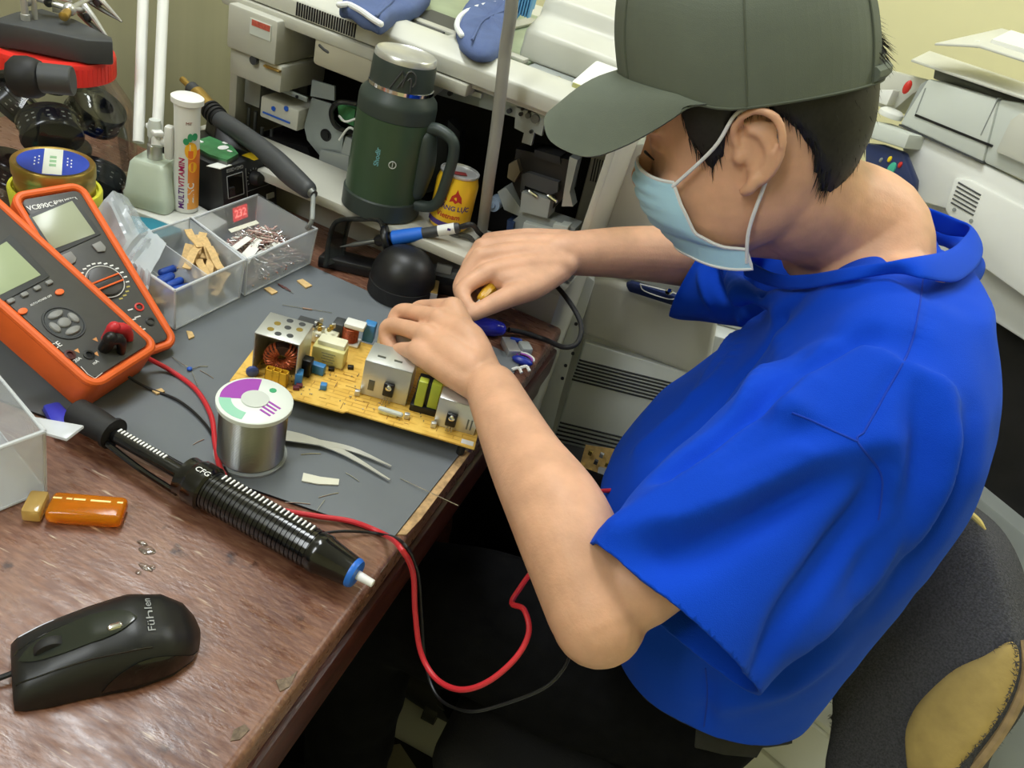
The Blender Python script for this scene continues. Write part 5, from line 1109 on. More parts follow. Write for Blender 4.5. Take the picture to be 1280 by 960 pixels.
obj('cable', MB().tube([ir(.091), ir(.108, .001), D(601, 293, .99), D(625, 308, 1.0), D(660, 330, 1.0), D(690, 352, .985), D(712, 378, .965), D(726, 405, .945), D(722, 428, .93), D(705, 434, .925), atZ(680, 424, DESK + .004), atZ(655, 416, DESK + .006), atZ(636, 412, DESK + .010)], .0032, 10, 7), m_mblack, iron)
# blue handled probe at the other end of the cable
pb_ = thing('pen_probe', atZ(610, 409, DESK)[:], 'blue handled probe with black strain relief lying beside the near hand', 'probe')
e0, e1 = atZ(588, 405, DESK + .011), atZ(630, 412, DESK + .011); 
obj('blue_handle', MB().tube([e0, e0.lerp(e1, .3), e0.lerp(e1, .65), e0.lerp(e1, .85)], [.008, .0105, .0110, .009], 18, 5, ends=True), mat('glossy_blue_plastic', (52, 60, 205), .15), pb_)
obj('strain_relief', MB().tube([e0.lerp(e1, .82), e1], [.0088, .0045], 14, 3, ends=True), m_black, pb_)
# odds and ends behind the board
k0 = thing('cable_plug', atZ(640, 432, DESK)[:], 'small grey metal plug with blue strip at the right desk corner', 'plug')
obj('plug_shell', MB().box(atZ(638, 434, DESK + .006), (.030, .016, .010), Rz(-50)), m_steel, k0, bevel=.001); obj('plug_body', MB().box(atZ(656, 436, DESK + .007), (.018, .014, .012), Rz(-50)), m_mgrey, k0, bevel=.002); obj('blue_strip', MB().tube([atZ(640, 424, DESK + .010), atZ(650, 426, DESK + .010)], .003, 8, ends=True), mat('deep_blue_plastic', (30, 60, 150), .35), k0)
k1_ = thing('key_fob', atZ(654, 450, DESK)[:], 'oval dark blue fob with white and violet ring at the desk corner', 'fob')
c = atZ(653, 451, DESK + .0055); obj('fob_body', MB().ball(c, (.013, .0065, .005), Rz(8)), mat('dark_blue_plastic', (34, 52, 150), .3), k1_)
obj('white_ring', MB().tube([c + V((0, .003, .002)) + V((.012 * math.cos(a), .009 * math.sin(a) + .003, 0)) for a in [math.pi * k / 14 for k in range(15)]], .0012, 6), m_white, k1_); obj('violet_ring', MB().tube([c + V((0, .003, .001)) + V((.010 * math.cos(a), .007 * math.sin(a) + .003, 0)) for a in [math.pi * k / 14 for k in range(15)]], .001, 6), m_pur, k1_)
for k, (x, y) in enumerate(((640, 462), (650, 460))):
    c = atZ(x, y, DESK + .004); obj('shredded_scrap', MB().tube([c, c + V((.006, .004, .003)), c + V((.012, .0, .001))], .002, 6, 3), m_white, label='white and pink scrap at the desk corner, ' + ('nearer the wrist' if k == 0 else 'nearer the blue fob'), cat='scrap', group='scraps at the desk corner')

# black dome
dm = atZ(500, 366, MATZ + .0003); DR = .0405
dome = thing('dome_speaker', dm[:], 'matte black dome speaker standing on the mat behind the circuit board', 'speaker')
m_dome = mat('matte_black_dome', (24, 24, 25), .42)
obj('dome_shell', MB().lathe([(DR, .020)] + [(DR * math.cos(a) ** .8, .020 + .042 * math.sin(a)) for a in [math.pi / 2 * k / 12 for k in range(1, 12)]] + [(.001, .062)], dm, seg=44), m_dome, dome, smooth=60)
obj('dome_base', MB().lathe([(DR - .003, 0), (DR + .001, .001), (DR + .0005, .0185), (DR - .001, .0195)], dm, seg=44), m_mblack, dome)
obj('cable_exit', MB().tube([dm + V((DR - .004, .0, .008)), dm + V((DR + .010, .004, .006)), dm + V((DR + .022, .012, .003))], .0022, 8, 4), m_mblack, dome)

bcard = thing('blue_case', atZ(74, 523, DESK)[:], 'small royal blue case lying under the front multimeter beside the clear bin', 'case')
q = [atZ(x, y, DESK + .012) for x, y in ((52, 505), (74, 500), (92, 520), (88, 534), (70, 538))]
obj('case_shell', MB().prism(q, (0, 0, -.0115)), mat('royal_blue_case', (58, 66, 190), .35), bcard, bevel=.003); obj('case_seam', MB().tube([p - V((0, 0, .006)) for p in q] + [q[0] - V((0, 0, .006))], .0007, 5), m_navy, bcard)
m_drop = clear_shell('water', (.97, .97, .97), .25)
for k, (x, y, a, b) in enumerate(((184, 688, .0060, .0042), (178, 679, .0040, .0022), (182, 709, .0055, .0026), (191, 709, .0022, .0018), (173, 716, .0026, .0016))):
    c = atZ(x, y, DESK + .0002); obj('water_drop', MB().rings([[c + V((a * kk * math.cos(t) * (1 + .2 * math.sin(2 * t + k)), b * kk * math.sin(t), h)) for t in [2 * math.pi * i / 20 for i in range(20)]] for h, kk in ((0, 1), (.0006, .95), (.0011, .7), (.0013, .3))]), m_drop, smooth=180, label='water drop on the bare wood above the mouse, ' + ('largest', 'top', 'lowest long one', 'tiny one at right', 'tiny one at left')[k], cat='water drop', group='water drops on the desk')
# ================================================================ POWER SUPPLY BOARD BEING REPAIRED
PZ = .7725
n0 = atZ(287, 476, PZ); n1 = atZ(593, 561, PZ)
bu = (n1 - n0); BL = bu.length; bu.normalize(); bv_ = V((-bu.y, bu.x, 0)); BD = .122
pcb = thing('circuit_board', (n0 + bu * BL / 2 + bv_ * .06 - V((0, 0, PZ - MATZ)))[:], 'yellow-brown power supply circuit board with heat sinks under the hands', 'circuit board')
RB = M3(bu, bv_, V((0, 0, 1)))
def B(u, v, h=0): return n0 + bu * u + bv_ * v + V((0, 0, h))
def buv(px, py, h=0):
    q = atZ(px, py, PZ + h) - n0; return q.dot(bu), q.dot(bv_)
def board_mat():
    m = mat('phenolic_board', (226, 182, 82), .45); nt = m.node_tree; N = nt.nodes; L = nt.links; p = N['Principled BSDF']
    t = N.new('ShaderNodeTexCoord'); g = N.new('ShaderNodeMapping'); g.inputs['Rotation'].default_value = (0, 0, -.25); L.new(t.outputs['Object'], g.inputs[0])
    v = N.new('ShaderNodeTexBrick'); v.inputs['Scale'].default_value = 1; v.inputs['Brick Width'].default_value = .022; v.inputs['Row Height'].default_value = .0055; v.inputs['Mortar Size'].default_value = .0007; v.offset = .37
    v.inputs['Color1'].default_value = (*lin((230, 186, 86)), 1); v.inputs['Color2'].default_value = (*lin((216, 170, 72)), 1); v.inputs['Mortar'].default_value = (*lin((200, 152, 62)), 1); L.new(g.outputs[0], v.inputs[0])
    n = N.new('ShaderNodeTexNoise'); n.inputs['Scale'].default_value = 60; L.new(t.outputs['Object'], n.inputs['Vector'])
    x = N.new('ShaderNodeMix'); x.data_type = 'RGBA'; r = N.new('ShaderNodeValToRGB'); L.new(n.outputs['Fac'], r.inputs[0]); r.color_ramp.elements[0].position = .45; r.color_ramp.elements[1].position = .6
    L.new(r.outputs[0], x.inputs[0]); L.new(v.outputs[0], x.inputs[6]); x.inputs[7].default_value = (*lin((232, 190, 92)), 1); L.new(x.outputs[2], p.inputs['Base Color']); return m
m_pcb = board_mat(); m_alu = mat('aluminium_sheet', (206, 208, 206), .36, .7, var=.06, vscale=30, stretch=(1, 1, .1))
obj('board', MB().prism([B(0, 0), B(BL * .46, .0), B(BL * .47, .003), B(BL, 0), B(BL, BD), B(0, BD)], (0, 0, -.0016)), m_pcb, pcb, smooth=0)
m = MB()
for u, v in ((.02, .012), (BL - .012, .012), (.02, BD - .012), (BL - .012, BD - .012), (BL * .5, .05), (BL * .5, BD - .02)): m.cyl(B(u, v, -.0016), V((B(u, v).x, B(u, v).y, MATZ + .0003)), .004, seg=10)
obj('standoff', m, m_mblack, pcb)
m = MB(); rn = random.Random(11)
for k in range(120):
    u, v = rn.uniform(.01, BL - .01), rn.uniform(.008, .07); m.tube([B(u, v, 0), B(u, v, .0012)], .0007, 5)
obj('solder_joint', m, m_lead, pcb).__setitem__('kind', 'stuff')
m = MB()
for k in range(46):
    u, v = rn.uniform(.02, BL - .03), rn.uniform(.008, .06); l = rn.uniform(.003, .012); m.box(B(u, v, .0001), (l, .0006, .0003), M3(*((bu, bv_, V((0, 0, 1))) if k % 2 else (bv_, -bu, V((0, 0, 1))))))
obj('track_print', m, mat('brown_track', (150, 104, 40), .5), pcb).__setitem__('kind', 'stuff')
def heatsink(name, u0, u1, v0, v1, h, mt=None, side=True, foot=True):
    """bent sheet: front wall, top flange, one side wall"""
    t = .0016; m = MB()
    def bb(ua, ub, va, vb, ha, hb): c = B((ua + ub) / 2, (va + vb) / 2, (ha + hb) / 2); m.box(c, (ub - ua, vb - va, hb - ha), RB)
    bb(u0, u1, v0, v0 + t, .0005, h); bb(u0, u1, v0, v1, h - t, h)
    if side: bb(u1 - t, u1, v0 + t, v1, .0005, h - t)
    return obj(name, m, mt or m_alu, pcb, bevel=.0006)
# cage at the left end
u0, v0 = buv(314, 466); u1, _ = buv(364, 478)
CH = .047
def cage():
    t = .0014; m = MB(); ub, vb = u0 + .043, v0 + .040
    def bb(ua, ubb, va, vbb, ha, hb): c = B((ua + ubb) / 2, (va + vbb) / 2, (ha + hb) / 2); m.box(c, (ubb - ua, vbb - va, hb - ha), RB)
    bb(u0, ub, v0, vb, CH - t, CH); bb(u0, u0 + t, v0, vb, .0005, CH - t); bb(ub - t, ub, v0, vb, .0005, CH - t); bb(u0, ub, vb - t, vb, .0005, CH - t)
    return obj('shield_cage', m, m_alu, pcb, bevel=.0005), ub, vb
cg, ub, vb = cage()
for k, (fu, fv) in enumerate(((.25, .3), (.45, .2), (.7, .25), (.3, .6), (.55, .55), (.5, .85), (.8, .6), (.78, .85))):
    c = B(u0 + (ub - u0) * fu, v0 + (vb - v0) * fv, CH); obj('vent_hole', MB().lathe([(.0032, 0), (.0032, .0003), (.0022, .00035)], c, seg=16), m_dgrey if k % 3 else m_gold, cg)
# toroid inside
tcx = B(u0 + .024, v0 + .012, .019)
m_cu = mat('copper_winding', (176, 88, 52), .35, .4, var=.25, vscale=400)
tq = MB(); x_, y_, z_ = frame_of(bv_ * -.8 + bu * .3)
for k in range(26):
    a = 2 * math.pi * k / 26 + .15
    if .20 < (a / (2 * math.pi)) % 1 < .30: continue
    d = x_ * math.cos(a) + y_ * math.sin(a); cc = tcx + d * .0105
    tq.tube([cc + (d * math.cos(b) + z_ * math.sin(b)) * .0058 for b in [2 * math.pi * j / 10 for j in range(11)]], .0013, 6)
obj('toroid_coil', tq, m_cu, pcb); obj('toroid_core', MB().lathe([(.006, -.005), (.015, -.005), (.015, .005), (.006, .005), (.006, -.005)], tcx, z_, 28, cap=False), mat('dark_ferrite', (60, 40, 34), .5), pcb)
# parts along the front
def px_box(name, px, py, su, sv, h, mt, rot=0, lift=0): 
    u, v = buv(px, py); return obj(name, MB().box(B(u, v, h / 2 + .0003 + lift), (su, sv, h), RB @ Rz(rot)), mt, pcb, bevel=min(su, sv, h) * .12)
m_ycon = mat('yellow_connector', (232, 180, 50), .4)
u, v = buv(345, 480)
cw = MB()
for (a, b, c_, d_) in ((-.0105, .0105, -.0035, -.0025), (-.0105, .0105, .0025, .0035), (-.0105, -.0095, -.0035, .0035), (.0095, .0105, -.0035, .0035), (-.0038, -.0028, -.0035, .0035), (.0028, .0038, -.0035, .0035)):
    cw.box(B(u + (a + b) / 2, v + (c_ + d_) / 2, .0085), (b - a, d_ - c_, .0165), RB)
cw.box(B(u, v, .002), (.021, .007, .0035), RB); obj('pin_header', cw, m_ycon, pcb)
u, v = buv(317, 468); obj('blue_varistor', MB().lathe([(.0045, -.002), (.006, -.001), (.006, .001), (.0045, .002)], B(u, v - .004, .0062), bu * .5 - bv_, 18), mat('slate_blue_disc', (70, 86, 140), .4), pcb, smooth=60)
m_filmb = mat('film_capacitor_blue', (62, 130, 190), .35)
px_box('film_capacitor', 373, 478, .007, .011, .013, m_filmb, 12); px_box('film_capacitor', 397, 466, .0135, .0075, .0105, m_filmb, -4); px_box('trimmer', 404, 486, .0062, .0062, .006, m_filmb, 8)
px_box('black_relay', 381, 468, .012, .010, .020, m_black, 0)
u, v = buv(378, 452); obj('metal_screw', MB().ball(B(u, v, .018), .0028), m_chrome, pcb)
m_yk = mat('cream_transformer', (230, 228, 200), .45); m_yk2 = mat('pale_yellow_tape', (228, 220, 150), .4, alpha=.9)
px_box('box_capacitor', 411, 452, .033, .018, .020, m_yk2, 0); px_box('transformer', 413, 450, .028, .015, .025, m_yk, 0)
c = buv(413, 457); m = MB()
for k in range(4): m.box(B(c[0] - .002, c[1] - .0068, .018 - .0032 * k), (.014 - .003 * (k % 2), .0004, .0011), RB)
obj('printed_lines', m, mat('olive_print', (130, 128, 90), .5), pcb)
# copper choke
u, v = buv(436, 428)
ck = MB()
for k in range(11): ck.lathe([(.0082, 0), (.0090, .0006), (.0082, .0012)], B(u, v, .004 + .0015 * k), seg=20)
obj('choke_coil', ck, m_cu, pcb); obj('choke_bobbin', MB().box(B(u + .004, v, .024), (.021, .014, .005), RB), m_white, pcb, bevel=.001); obj('choke_bobbin', MB().box(B(u + .001, v, .002), (.021, .016, .003), RB), m_white, pcb, bevel=.001); obj('choke_core', MB().box(B(u - .013, v + .002, .011), (.012, .016, .022), RB), m_dgrey, pcb, bevel=.002)
px_box('bulk_capacitor', 460, 425, .012, .012, .022, m_filmb, 0)
u, v = buv(385, 418); obj('flat_board', MB().box(B(u, min(v, BD - .02), .020), (.02, .012, .002), RB), m_dgrey, pcb)
for k in range(16):
    u, v = buv(398 + rn.uniform(-14, 12), 438 + rn.uniform(-4, 10)); obj('gold_terminal', MB().box(B(u, v + .02, .008 + rn.uniform(0, .018)), (.004, .003, .005), RB @ Rz(rn.uniform(0, 90))), m_gold if k % 2 else m_steel, pcb, bevel=.0005)
obj('terminal_block', MB().box(B(*[a + b for a, b in zip(buv(398, 440), (0, .02))], .007), (.026, .014, .012), RB), m_yk, pcb, bevel=.001)
for x, y in ((414, 463), (438, 461), (370, 487), (374, 484)): px_box('small_transistor', x, y, .006, .004, .0035, m_black if x > 400 else mat('maroon_part', (110, 50, 60), .4) if x == 370 else bpy.data.materials['maroon_part'], 20)
# centre heat sink with transistor
hu0, hv0 = buv(449, 492); hu1, _ = buv(503, 506)
HH = .041
hs = heatsink('heat_sink', hu0, hu1 + .003, hv0, hv0 + .034, HH)
def device(par, u, v, h, w_=.0105, hh=.015):
    obj('power_transistor', MB().box(B(u, v - .003, h), (w_, .0045, hh), RB), m_black, par, bevel=.0012)
    obj('fixing_screw', MB().lathe([(.0032, 0), (.0030, .0012), (.0015, .0022)], B(u, v - .0052, h + .0035), -bv_, 14), m_chrome, par)
    for k in (-1, 0, 1): obj('transistor_lead', MB().tube([B(u + k * .0026, v - .003, h - hh / 2), B(u + k * .0026, v - .0045, .0005)], .0005, 6), m_lead, par)
device(hs, (hu0 + hu1) / 2 + .006, hv0, .0165)
obj('sheet_slot', MB().box(B(hu0 + .010, hv0 - .0003, .014), (.006, .0006, .012), RB), m_dsteel, hs, bevel=.0002)
for fu in (.3, .68): obj('flange_slot', MB().tube([B(hu0 + (hu1 - hu0) * fu - .004, hv0 + .012, HH + .0001), B(hu0 + (hu1 - hu0) * fu + .004, hv0 + .012, HH + .0001)], .0012, 6), m_dsteel, hs)
# rear heat sink
ru0, rv0 = buv(464, 452); heatsink('heat_sink', ru0, ru0 + .05, rv0 + .012, rv0 + .034, .033)
# right heat sink
gu0, gv0 = buv(541, 531); gu1, _ = buv(598, 547)
gs = heatsink('heat_sink', gu0, min(gu1, BL - .004), gv0, gv0 + .02, .034, side=True)
device(gs, gu0 + .016, gv0, .0145)
for fu in (.70, .78): obj('sheet_slot', MB().box(B(gu0 + (gu1 - gu0) * fu, gv0 - .0003, .012), (.0016, .0006, .012), RB), m_dsteel, gs)
# green taped transformer
tu, tv = buv(519, 516)
m_gt = mat('yellow_green_tape', (168, 178, 62), .35)
obj('transformer_core', MB().box(B(tu + .006, tv + .012, .004), (.026, .022, .008), RB), m_black, pcb, bevel=.001); obj('transformer_core', MB().box(B(tu + .006, tv + .012, .020), (.022, .014, .030), RB), m_mblack, pcb, bevel=.001)
obj('taped_winding', MB().box(B(tu + .001, tv + .006, .021), (.009, .009, .032), RB), m_gt, pcb, bevel=.001); obj('taped_winding', MB().box(B(tu + .014, tv + .008, .021), (.010, .009, .032), RB), m_gt, pcb, bevel=.001)
px_box('fuse_clip', 485, 518, .018, .005, .005, m_yk2, 0); u, v = buv(485, 518); obj('glass_fuse', MB().tube([B(u - .008, v, .0045), B(u + .012, v - .001, .0045)], .0026, 10, ends=True), m_lgrey, pcb)
for x, y in ((446, 494), (508, 523), (541, 534)): px_box('clip_lug', x, y, .005, .004, .006, m_steel, 10)
obj('corner_pad', MB().box(B(BL - .008, .006, .0003), (.012, .006, .0006), RB), m_wprint, pcb)
# screwdriver held by the far hand
sd = thing('screwdriver', D(600, 372, .885)[:], 'screwdriver with yellow handle pinched in the far hand', 'screwdriver')
s0_, s1_ = D(617, 356, .912), D(590, 386, .880)
obj('handle', MB().tube([s0_ + (s0_ - s1_) * .4, s0_, s0_.lerp(s1_, .55)], [.0072, .0078, .0058], 10, 4, ends=True), mat('amber_handle', (196, 150, 36), .3), sd)
obj('shaft', MB().cyl(s0_.lerp(s1_, .5), s1_ + (s1_ - s0_) * .55, .0016, seg=10), m_steel, sd)

# ================================================================ LOW CLUTTER BY THE MAN'S KNEES
bxx = D(745, 585, 1.215)
crate = thing('equipment_box', (bxx.x + .03, bxx.y + .02, 0), 'dark grey equipment box on the floor between desk and copiers', 'box')
ctz = bxx.z - .012
obj('box_shell', MB().box((bxx.x + .03, bxx.y + .0, ctz / 2), (.20, .11, ctz - .002), Rz(16)), m_dgrey, crate, bevel=.004); obj('box_lid', MB().box((bxx.x + .03, bxx.y + .0, ctz + .003), (.204, .114, .006), Rz(16)), m_mblack, crate, bevel=.002)
sb = thing('circuit_board', (bxx.x, bxx.y, ctz + .006), 'small tan scrap circuit board with perforated shield leaning on the dark box', 'circuit board')
Q = lambda px, py, d=1.0: D(px, py, d * 1.195)
obj('board', MB().prism([Q(722, 592), Q(732, 556), Q(800, 566), Q(800, 612), Q(745, 605)], V((.0, .002, -.001))), mat('tan_board', (176, 144, 84), .5, var=.2, vscale=120), sb)
obj('perforated_shield', MB().prism([Q(748, 584, .985), Q(800, 592, .985), Q(800, 620, .985), Q(744, 610, .985)], V((.002, .006, -.002))), m_alu, sb)
for x, y in ((752, 596), (758, 592), (764, 597), (755, 604), (762, 606), (770, 601), (771, 609), (777, 606)): obj('shield_hole', MB().cyl(Q(x, y, .984), Q(x, y, .9845), .0026, seg=10), m_black, sb)
for k in range(8): obj('component', MB().box(Q(738 + k * 7, 566 + k * 1.5 + (k % 2) * 10, .985), (.006, .005, .008)), (m_gold, m_dgrey, m_steel)[k % 3], sb, bevel=.0008)
for x, y in ((729, 580), (738, 587), (731, 597)): obj('board_hole', MB().cyl(Q(x, y, .993), Q(x, y, .9945), .003, seg=10), m_brass, sb)
# papers and a cable reel seen under the desk
m_pap = mat('shade_toned_paper', (120, 116, 100), .8)  # paper made darker: the under-desk shade is in its colour
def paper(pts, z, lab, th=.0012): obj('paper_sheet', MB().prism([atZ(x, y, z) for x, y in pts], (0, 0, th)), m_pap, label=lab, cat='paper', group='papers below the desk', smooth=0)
paper([(398, 908), (462, 918), (440, 975), (390, 980)], .0056, 'shade-coloured paper sheet on the floor at the bottom of the picture, left one'); paper([(470, 935), (500, 930), (530, 975), (470, 985)], .0056, 'shade-coloured paper sheet on the floor at the bottom of the picture, right one')
shelf_z = .30
fs = thing('storage_box', (-.29, .80, 0), 'black box under the desk carrying scraps of paper and cable', 'box')
obj('box_body', MB().bx(-.38, -.205, .725, .868, .002, shelf_z - .002), m_mblack, fs, bevel=.004); obj('box_lid', MB().bx(-.382, -.203, .723, .870, shelf_z - .003, shelf_z), m_mblack, fs, bevel=.001)

for k, (pts, nm) in enumerate((([(534, 692), (548, 668), (566, 676), (564, 686), (545, 701)], 'largest, by the desk rim'), ([(527, 716), (535, 714), (537, 738), (529, 741)], 'left of the dark coil'), ([(545, 722), (554, 720), (558, 730), (549, 736)], 'right of the dark coil'), ([(513, 752), (523, 748), (538, 748), (532, 762)], 'lowest, beside the hanging leads'))):
    q = [atZ(x, y, shelf_z + .0006) for x, y in pts]; q = [V((max(-.378, min(-.207, v.x)), max(.727, min(.866, v.y)), v.z)) for v in q]
    obj('paper_scrap', MB().prism(q, (0, 0, .001)), m_paper, label='torn white paper scrap on the black box under the desk, ' + nm, cat='paper', group='paper scraps on the black box', smooth=0)
cc = atZ(541, 728, shelf_z + .004); cc = V((max(-.34, cc.x), min(.83, cc.y), cc.z))
obj('cable_coil', MB().tube([cc + V((.020 * math.cos(a * .5), .016 * math.sin(a * .5), .0012 * a)) for a in range(0, 26)], .0028, 8, 2), m_mblack, label='black cable coil on the black box under the desk', cat='cable')
# ================================================================ PERSON
def skin():
    m = mat('skin', (214, 165, 134), 0.5, var=0.09, vscale=35, bump=0.12, bscale=420, sss=0.15, spec=0.4); return m
m_skin = skin()
m_hair = mat('black_hair', (20, 18, 17), 0.55, var=0.4, vscale=300)
m_cap = mat('olive_cap_cotton', (98, 105, 93), 0.85, var=0.06, vscale=14, bump=0.25, bscale=1600)
m_capseam = mat('cap_seam', (84, 90, 77), 0.85)
m_mask = mat('pale_blue_mask', (172, 214, 236), 0.8, bump=0.15, bscale=900)
m_maskw = mat('white_mask_edge', (226, 228, 230), 0.8)
m_pants = mat('black_trousers', (14, 14, 15), 0.95, var=0.2, vscale=60, bump=0.2, bscale=600, spec=0.08)
m_belt = mat('black_belt', (20, 20, 19), 0.7, var=0.3, vscale=80)
def shirt_mat():
    m = mat('royal_blue_cotton', (8, 66, 196), 0.85, var=0.07, vscale=5, bump=0.25, bscale=1300, spec=0.15)
    p = m.node_tree.nodes['Principled BSDF']; p.inputs['Sheen Weight'].default_value = 0.1; p.inputs['Sheen Tint'].default_value = (.25, .5, 1, 1); return m
m_shirt = shirt_mat()
# --- head frame (forward, side towards the near ear, up)
HO = D(930, 178, .70)
hv = (HO - CAM).normalized()
HF = R3 @ V((-.957, .03, .29)); HF = (HF - hv * HF.dot(hv)).normalized()
_e1 = R3 @ V((0, -1, 0)); _e1 = (_e1 - hv * _e1.dot(hv) - HF * _e1.dot(HF)).normalized()
HU = (_e1 * .988 - hv * .155).normalized(); HS = HF.cross(HU)
if HS.dot(hv) > 0: HS = -HS
def H(f, s, u): return HO + HF * f + HS * s + HU * (u + .22 * max(f, 0) * min(1, max(f, 0) / .05))
def HL(px, py, s): return atP(px, py, HO + HS * s, HS)
HR = M3(HF, HS, HU)
prof = [(.128, .02, -.035, .03), (.118, .052, -.068, .055), (.10, .074, -.09, .068), (.075, .087, -.101, .0755), (.05, .092, -.105, .078), (.03, .0935, -.105, .078), (.012, .0905, -.104, .077),
        (-.004, .084, -.100, .0755), (-.016, .082, -.095, .0745), (-.032, .084, -.088, .073), (-.05, .085, -.078, .070), (-.066, .081, -.062, .0655), (-.08, .072, -.04, .058), (-.092, .060, -.012, .048), (-.10, .05, .008, .034)]
def hsurf(a, u, off=0):
    us = [p[0] for p in prof][::-1]; g = lambda k: float(np.interp(u, us, [p[k] for p in prof][::-1]))
    fr_, bk, hw = g(1), g(2), g(3); c = (fr_ + bk) / 2 ; hl = (fr_ - bk) / 2
    ca, sa = math.cos(a), math.sin(a); e = .86
    x = math.copysign(abs(ca) ** e, ca); y = math.copysign(abs(sa) ** e, sa)
    # widest a little behind the middle
    hwk = hw * (1 - .10 * max(0, ca))
    return V((c + (hl + off) * x, (hwk + off) * y, u))
def head_rings(off=0, n=40):
    return [[H(*hsurf(2 * math.pi * k / n, p[0], off)) for k in range(n)] for p in prof[::-1]]
body = MB()
body.rings(head_rings())
# nose, brow, cheek, lips hint
body.tube([H(.082, 0, -.004), H(.087, 0, -.02), H(.096, 0, -.040)], [.006, .007, .009], 12, ends=True)
body.ball(H(.094, 0, -.043), .0105); body.ball(H(.087, .009, -.044), .008); body.ball(H(.087, -.009, -.044), .008)
for s_ in (1, -1):
    body.tube([H(.090, s_ * .012, .012), H(.086, s_ * .03, .014), H(.072, s_ * .05, .010)], [.006, .006, .005], 10, ends=True)
    body.ball(H(.062, s_ * .042, -.040), (.016, .018, .016), HR)
    body.tube([H(.079, s_ * .022, -.006), H(.077, s_ * .033, -.004), H(.07, s_ * .044, -.008)], [.0035, .0045, .003], 8, ends=True)
    # ear: helix, antihelix, lobe, tragus
    E_ = lambda f, u, s0=.078: H(f, s_ * s0, u)
    body.tube([E_(.004, .006, .077), E_(.008, .022, .081), E_(.000, .034, .087), E_(-.014, .037, .092), E_(-.026, .028, .095), E_(-.029, .010, .094), E_(-.024, -.008, .090), E_(-.014, -.02, .086)],
              [.0035, .0035, .0035, .0038, .004, .0038, .0035, .0035], 10, n=5, ends=True)
    body.tube([E_(-.004, .022, .083), E_(-.013, .017, .086), E_(-.019, .004, .087), E_(-.016, -.008, .085), E_(-.008, -.014, .083)], [.003, .0032, .0035, .0035, .003], 10, n=4, ends=True)
    body.tube([E_(-.008, -.016, .084), E_(-.004, -.024, .084), E_(.001, -.027, .081)], [.0055, .006, .005], 10, n=3, ends=True)
    body.ball(E_(.004, .0, .079), (.0055, .004, .006), HR)
    body.prism([E_(-.002, .03, .078), E_(-.026, .028, .084), E_(-.028, .0, .084), E_(-.016, -.022, .080), E_(-.002, -.022, .077)], HS * s_ * .003)
# neck
NB = D(1088, 296, .745)
body.tube([H(-.032, 0, .0), H(-.042, 0, -.045), HO.lerp(NB, .6) + HU * -.010, NB, V((.160, .735, .97))], [.062, .057, .055, .055, .048], 28, n=6)
body.tube([H(.03, 0, -.075), HO.lerp(NB, .6) + HU * -.03, NB + V((-.03, 0, -.04))], [.030, .034, .04], 16, n=4)
# torso under the shirt
body.tube([V((.170, .735, .955)), V((.18, .72, .92)), V((.185, .71, .8)), V((.18, .70, .66)), V((.17, .69, .55))], [.05, .075, .090, .09, .10], 24, n=4, ends=True)
SHL, SHR = V((.166, .602, .962)), V((.17, .87, .975))
body.tube([V((.178, .735, .965)), SHL + V((.008, .02, -.004))], [.050, .038], 16, ends=True); body.tube([V((.17, .735, .985)), SHR], [.055, .05], 16, ends=True)
# near (left) arm
ELL = D(746, 762, .575); WRL = D(616, 488, .720)
mid = SHL.lerp(ELL, .5) + V((.0, -.005, .0))
body.tube([SHL, mid, ELL.lerp(SHL, .12)], [.041, .037, .0365], 24, n=8, ends=True)
body.ball(ELL + V((.004, -.004, -.004)), .036)
f1 = D(700, 655, .605); f2 = D(655, 570, .655)
body.tube([ELL, f1 + V((0, 0, .004)), f2, WRL], [.038, .0395, .0325, .0255], 24, n=8, ends=True)
body.tube([f2, D(617, 492, .714), D(606, 470, .737)], [.025, .0225, .019], 20, n=5, ends=True)
# far (right) arm
WRR = D(704, 317, .955); ELR = D(968, 332, 1.06)
body.tube([SHR, SHR.lerp(ELR, .5) + V((0, .02, .0)), ELR], [.05, .045, .04], 24, n=8, ends=True)
body.tube([ELR, D(880, 323, 1.03), D(790, 316, .99), WRR], [.041, .041, .034, .0265], 24, n=8, ends=True)
body.tube([D(775, 315, .985), WRR, D(690, 320, .95)], [.028, .024, .023], 20, n=5, ends=True)
def nd(d): return d - .034 * max(0, min(1, (d - .725) / .06))
def digits(M, chains, n=5):
    for ch in chains:
        M.tube([D(*c[:3]) for c in ch], [c[3] for c in ch], 12, n=n, ends=True)
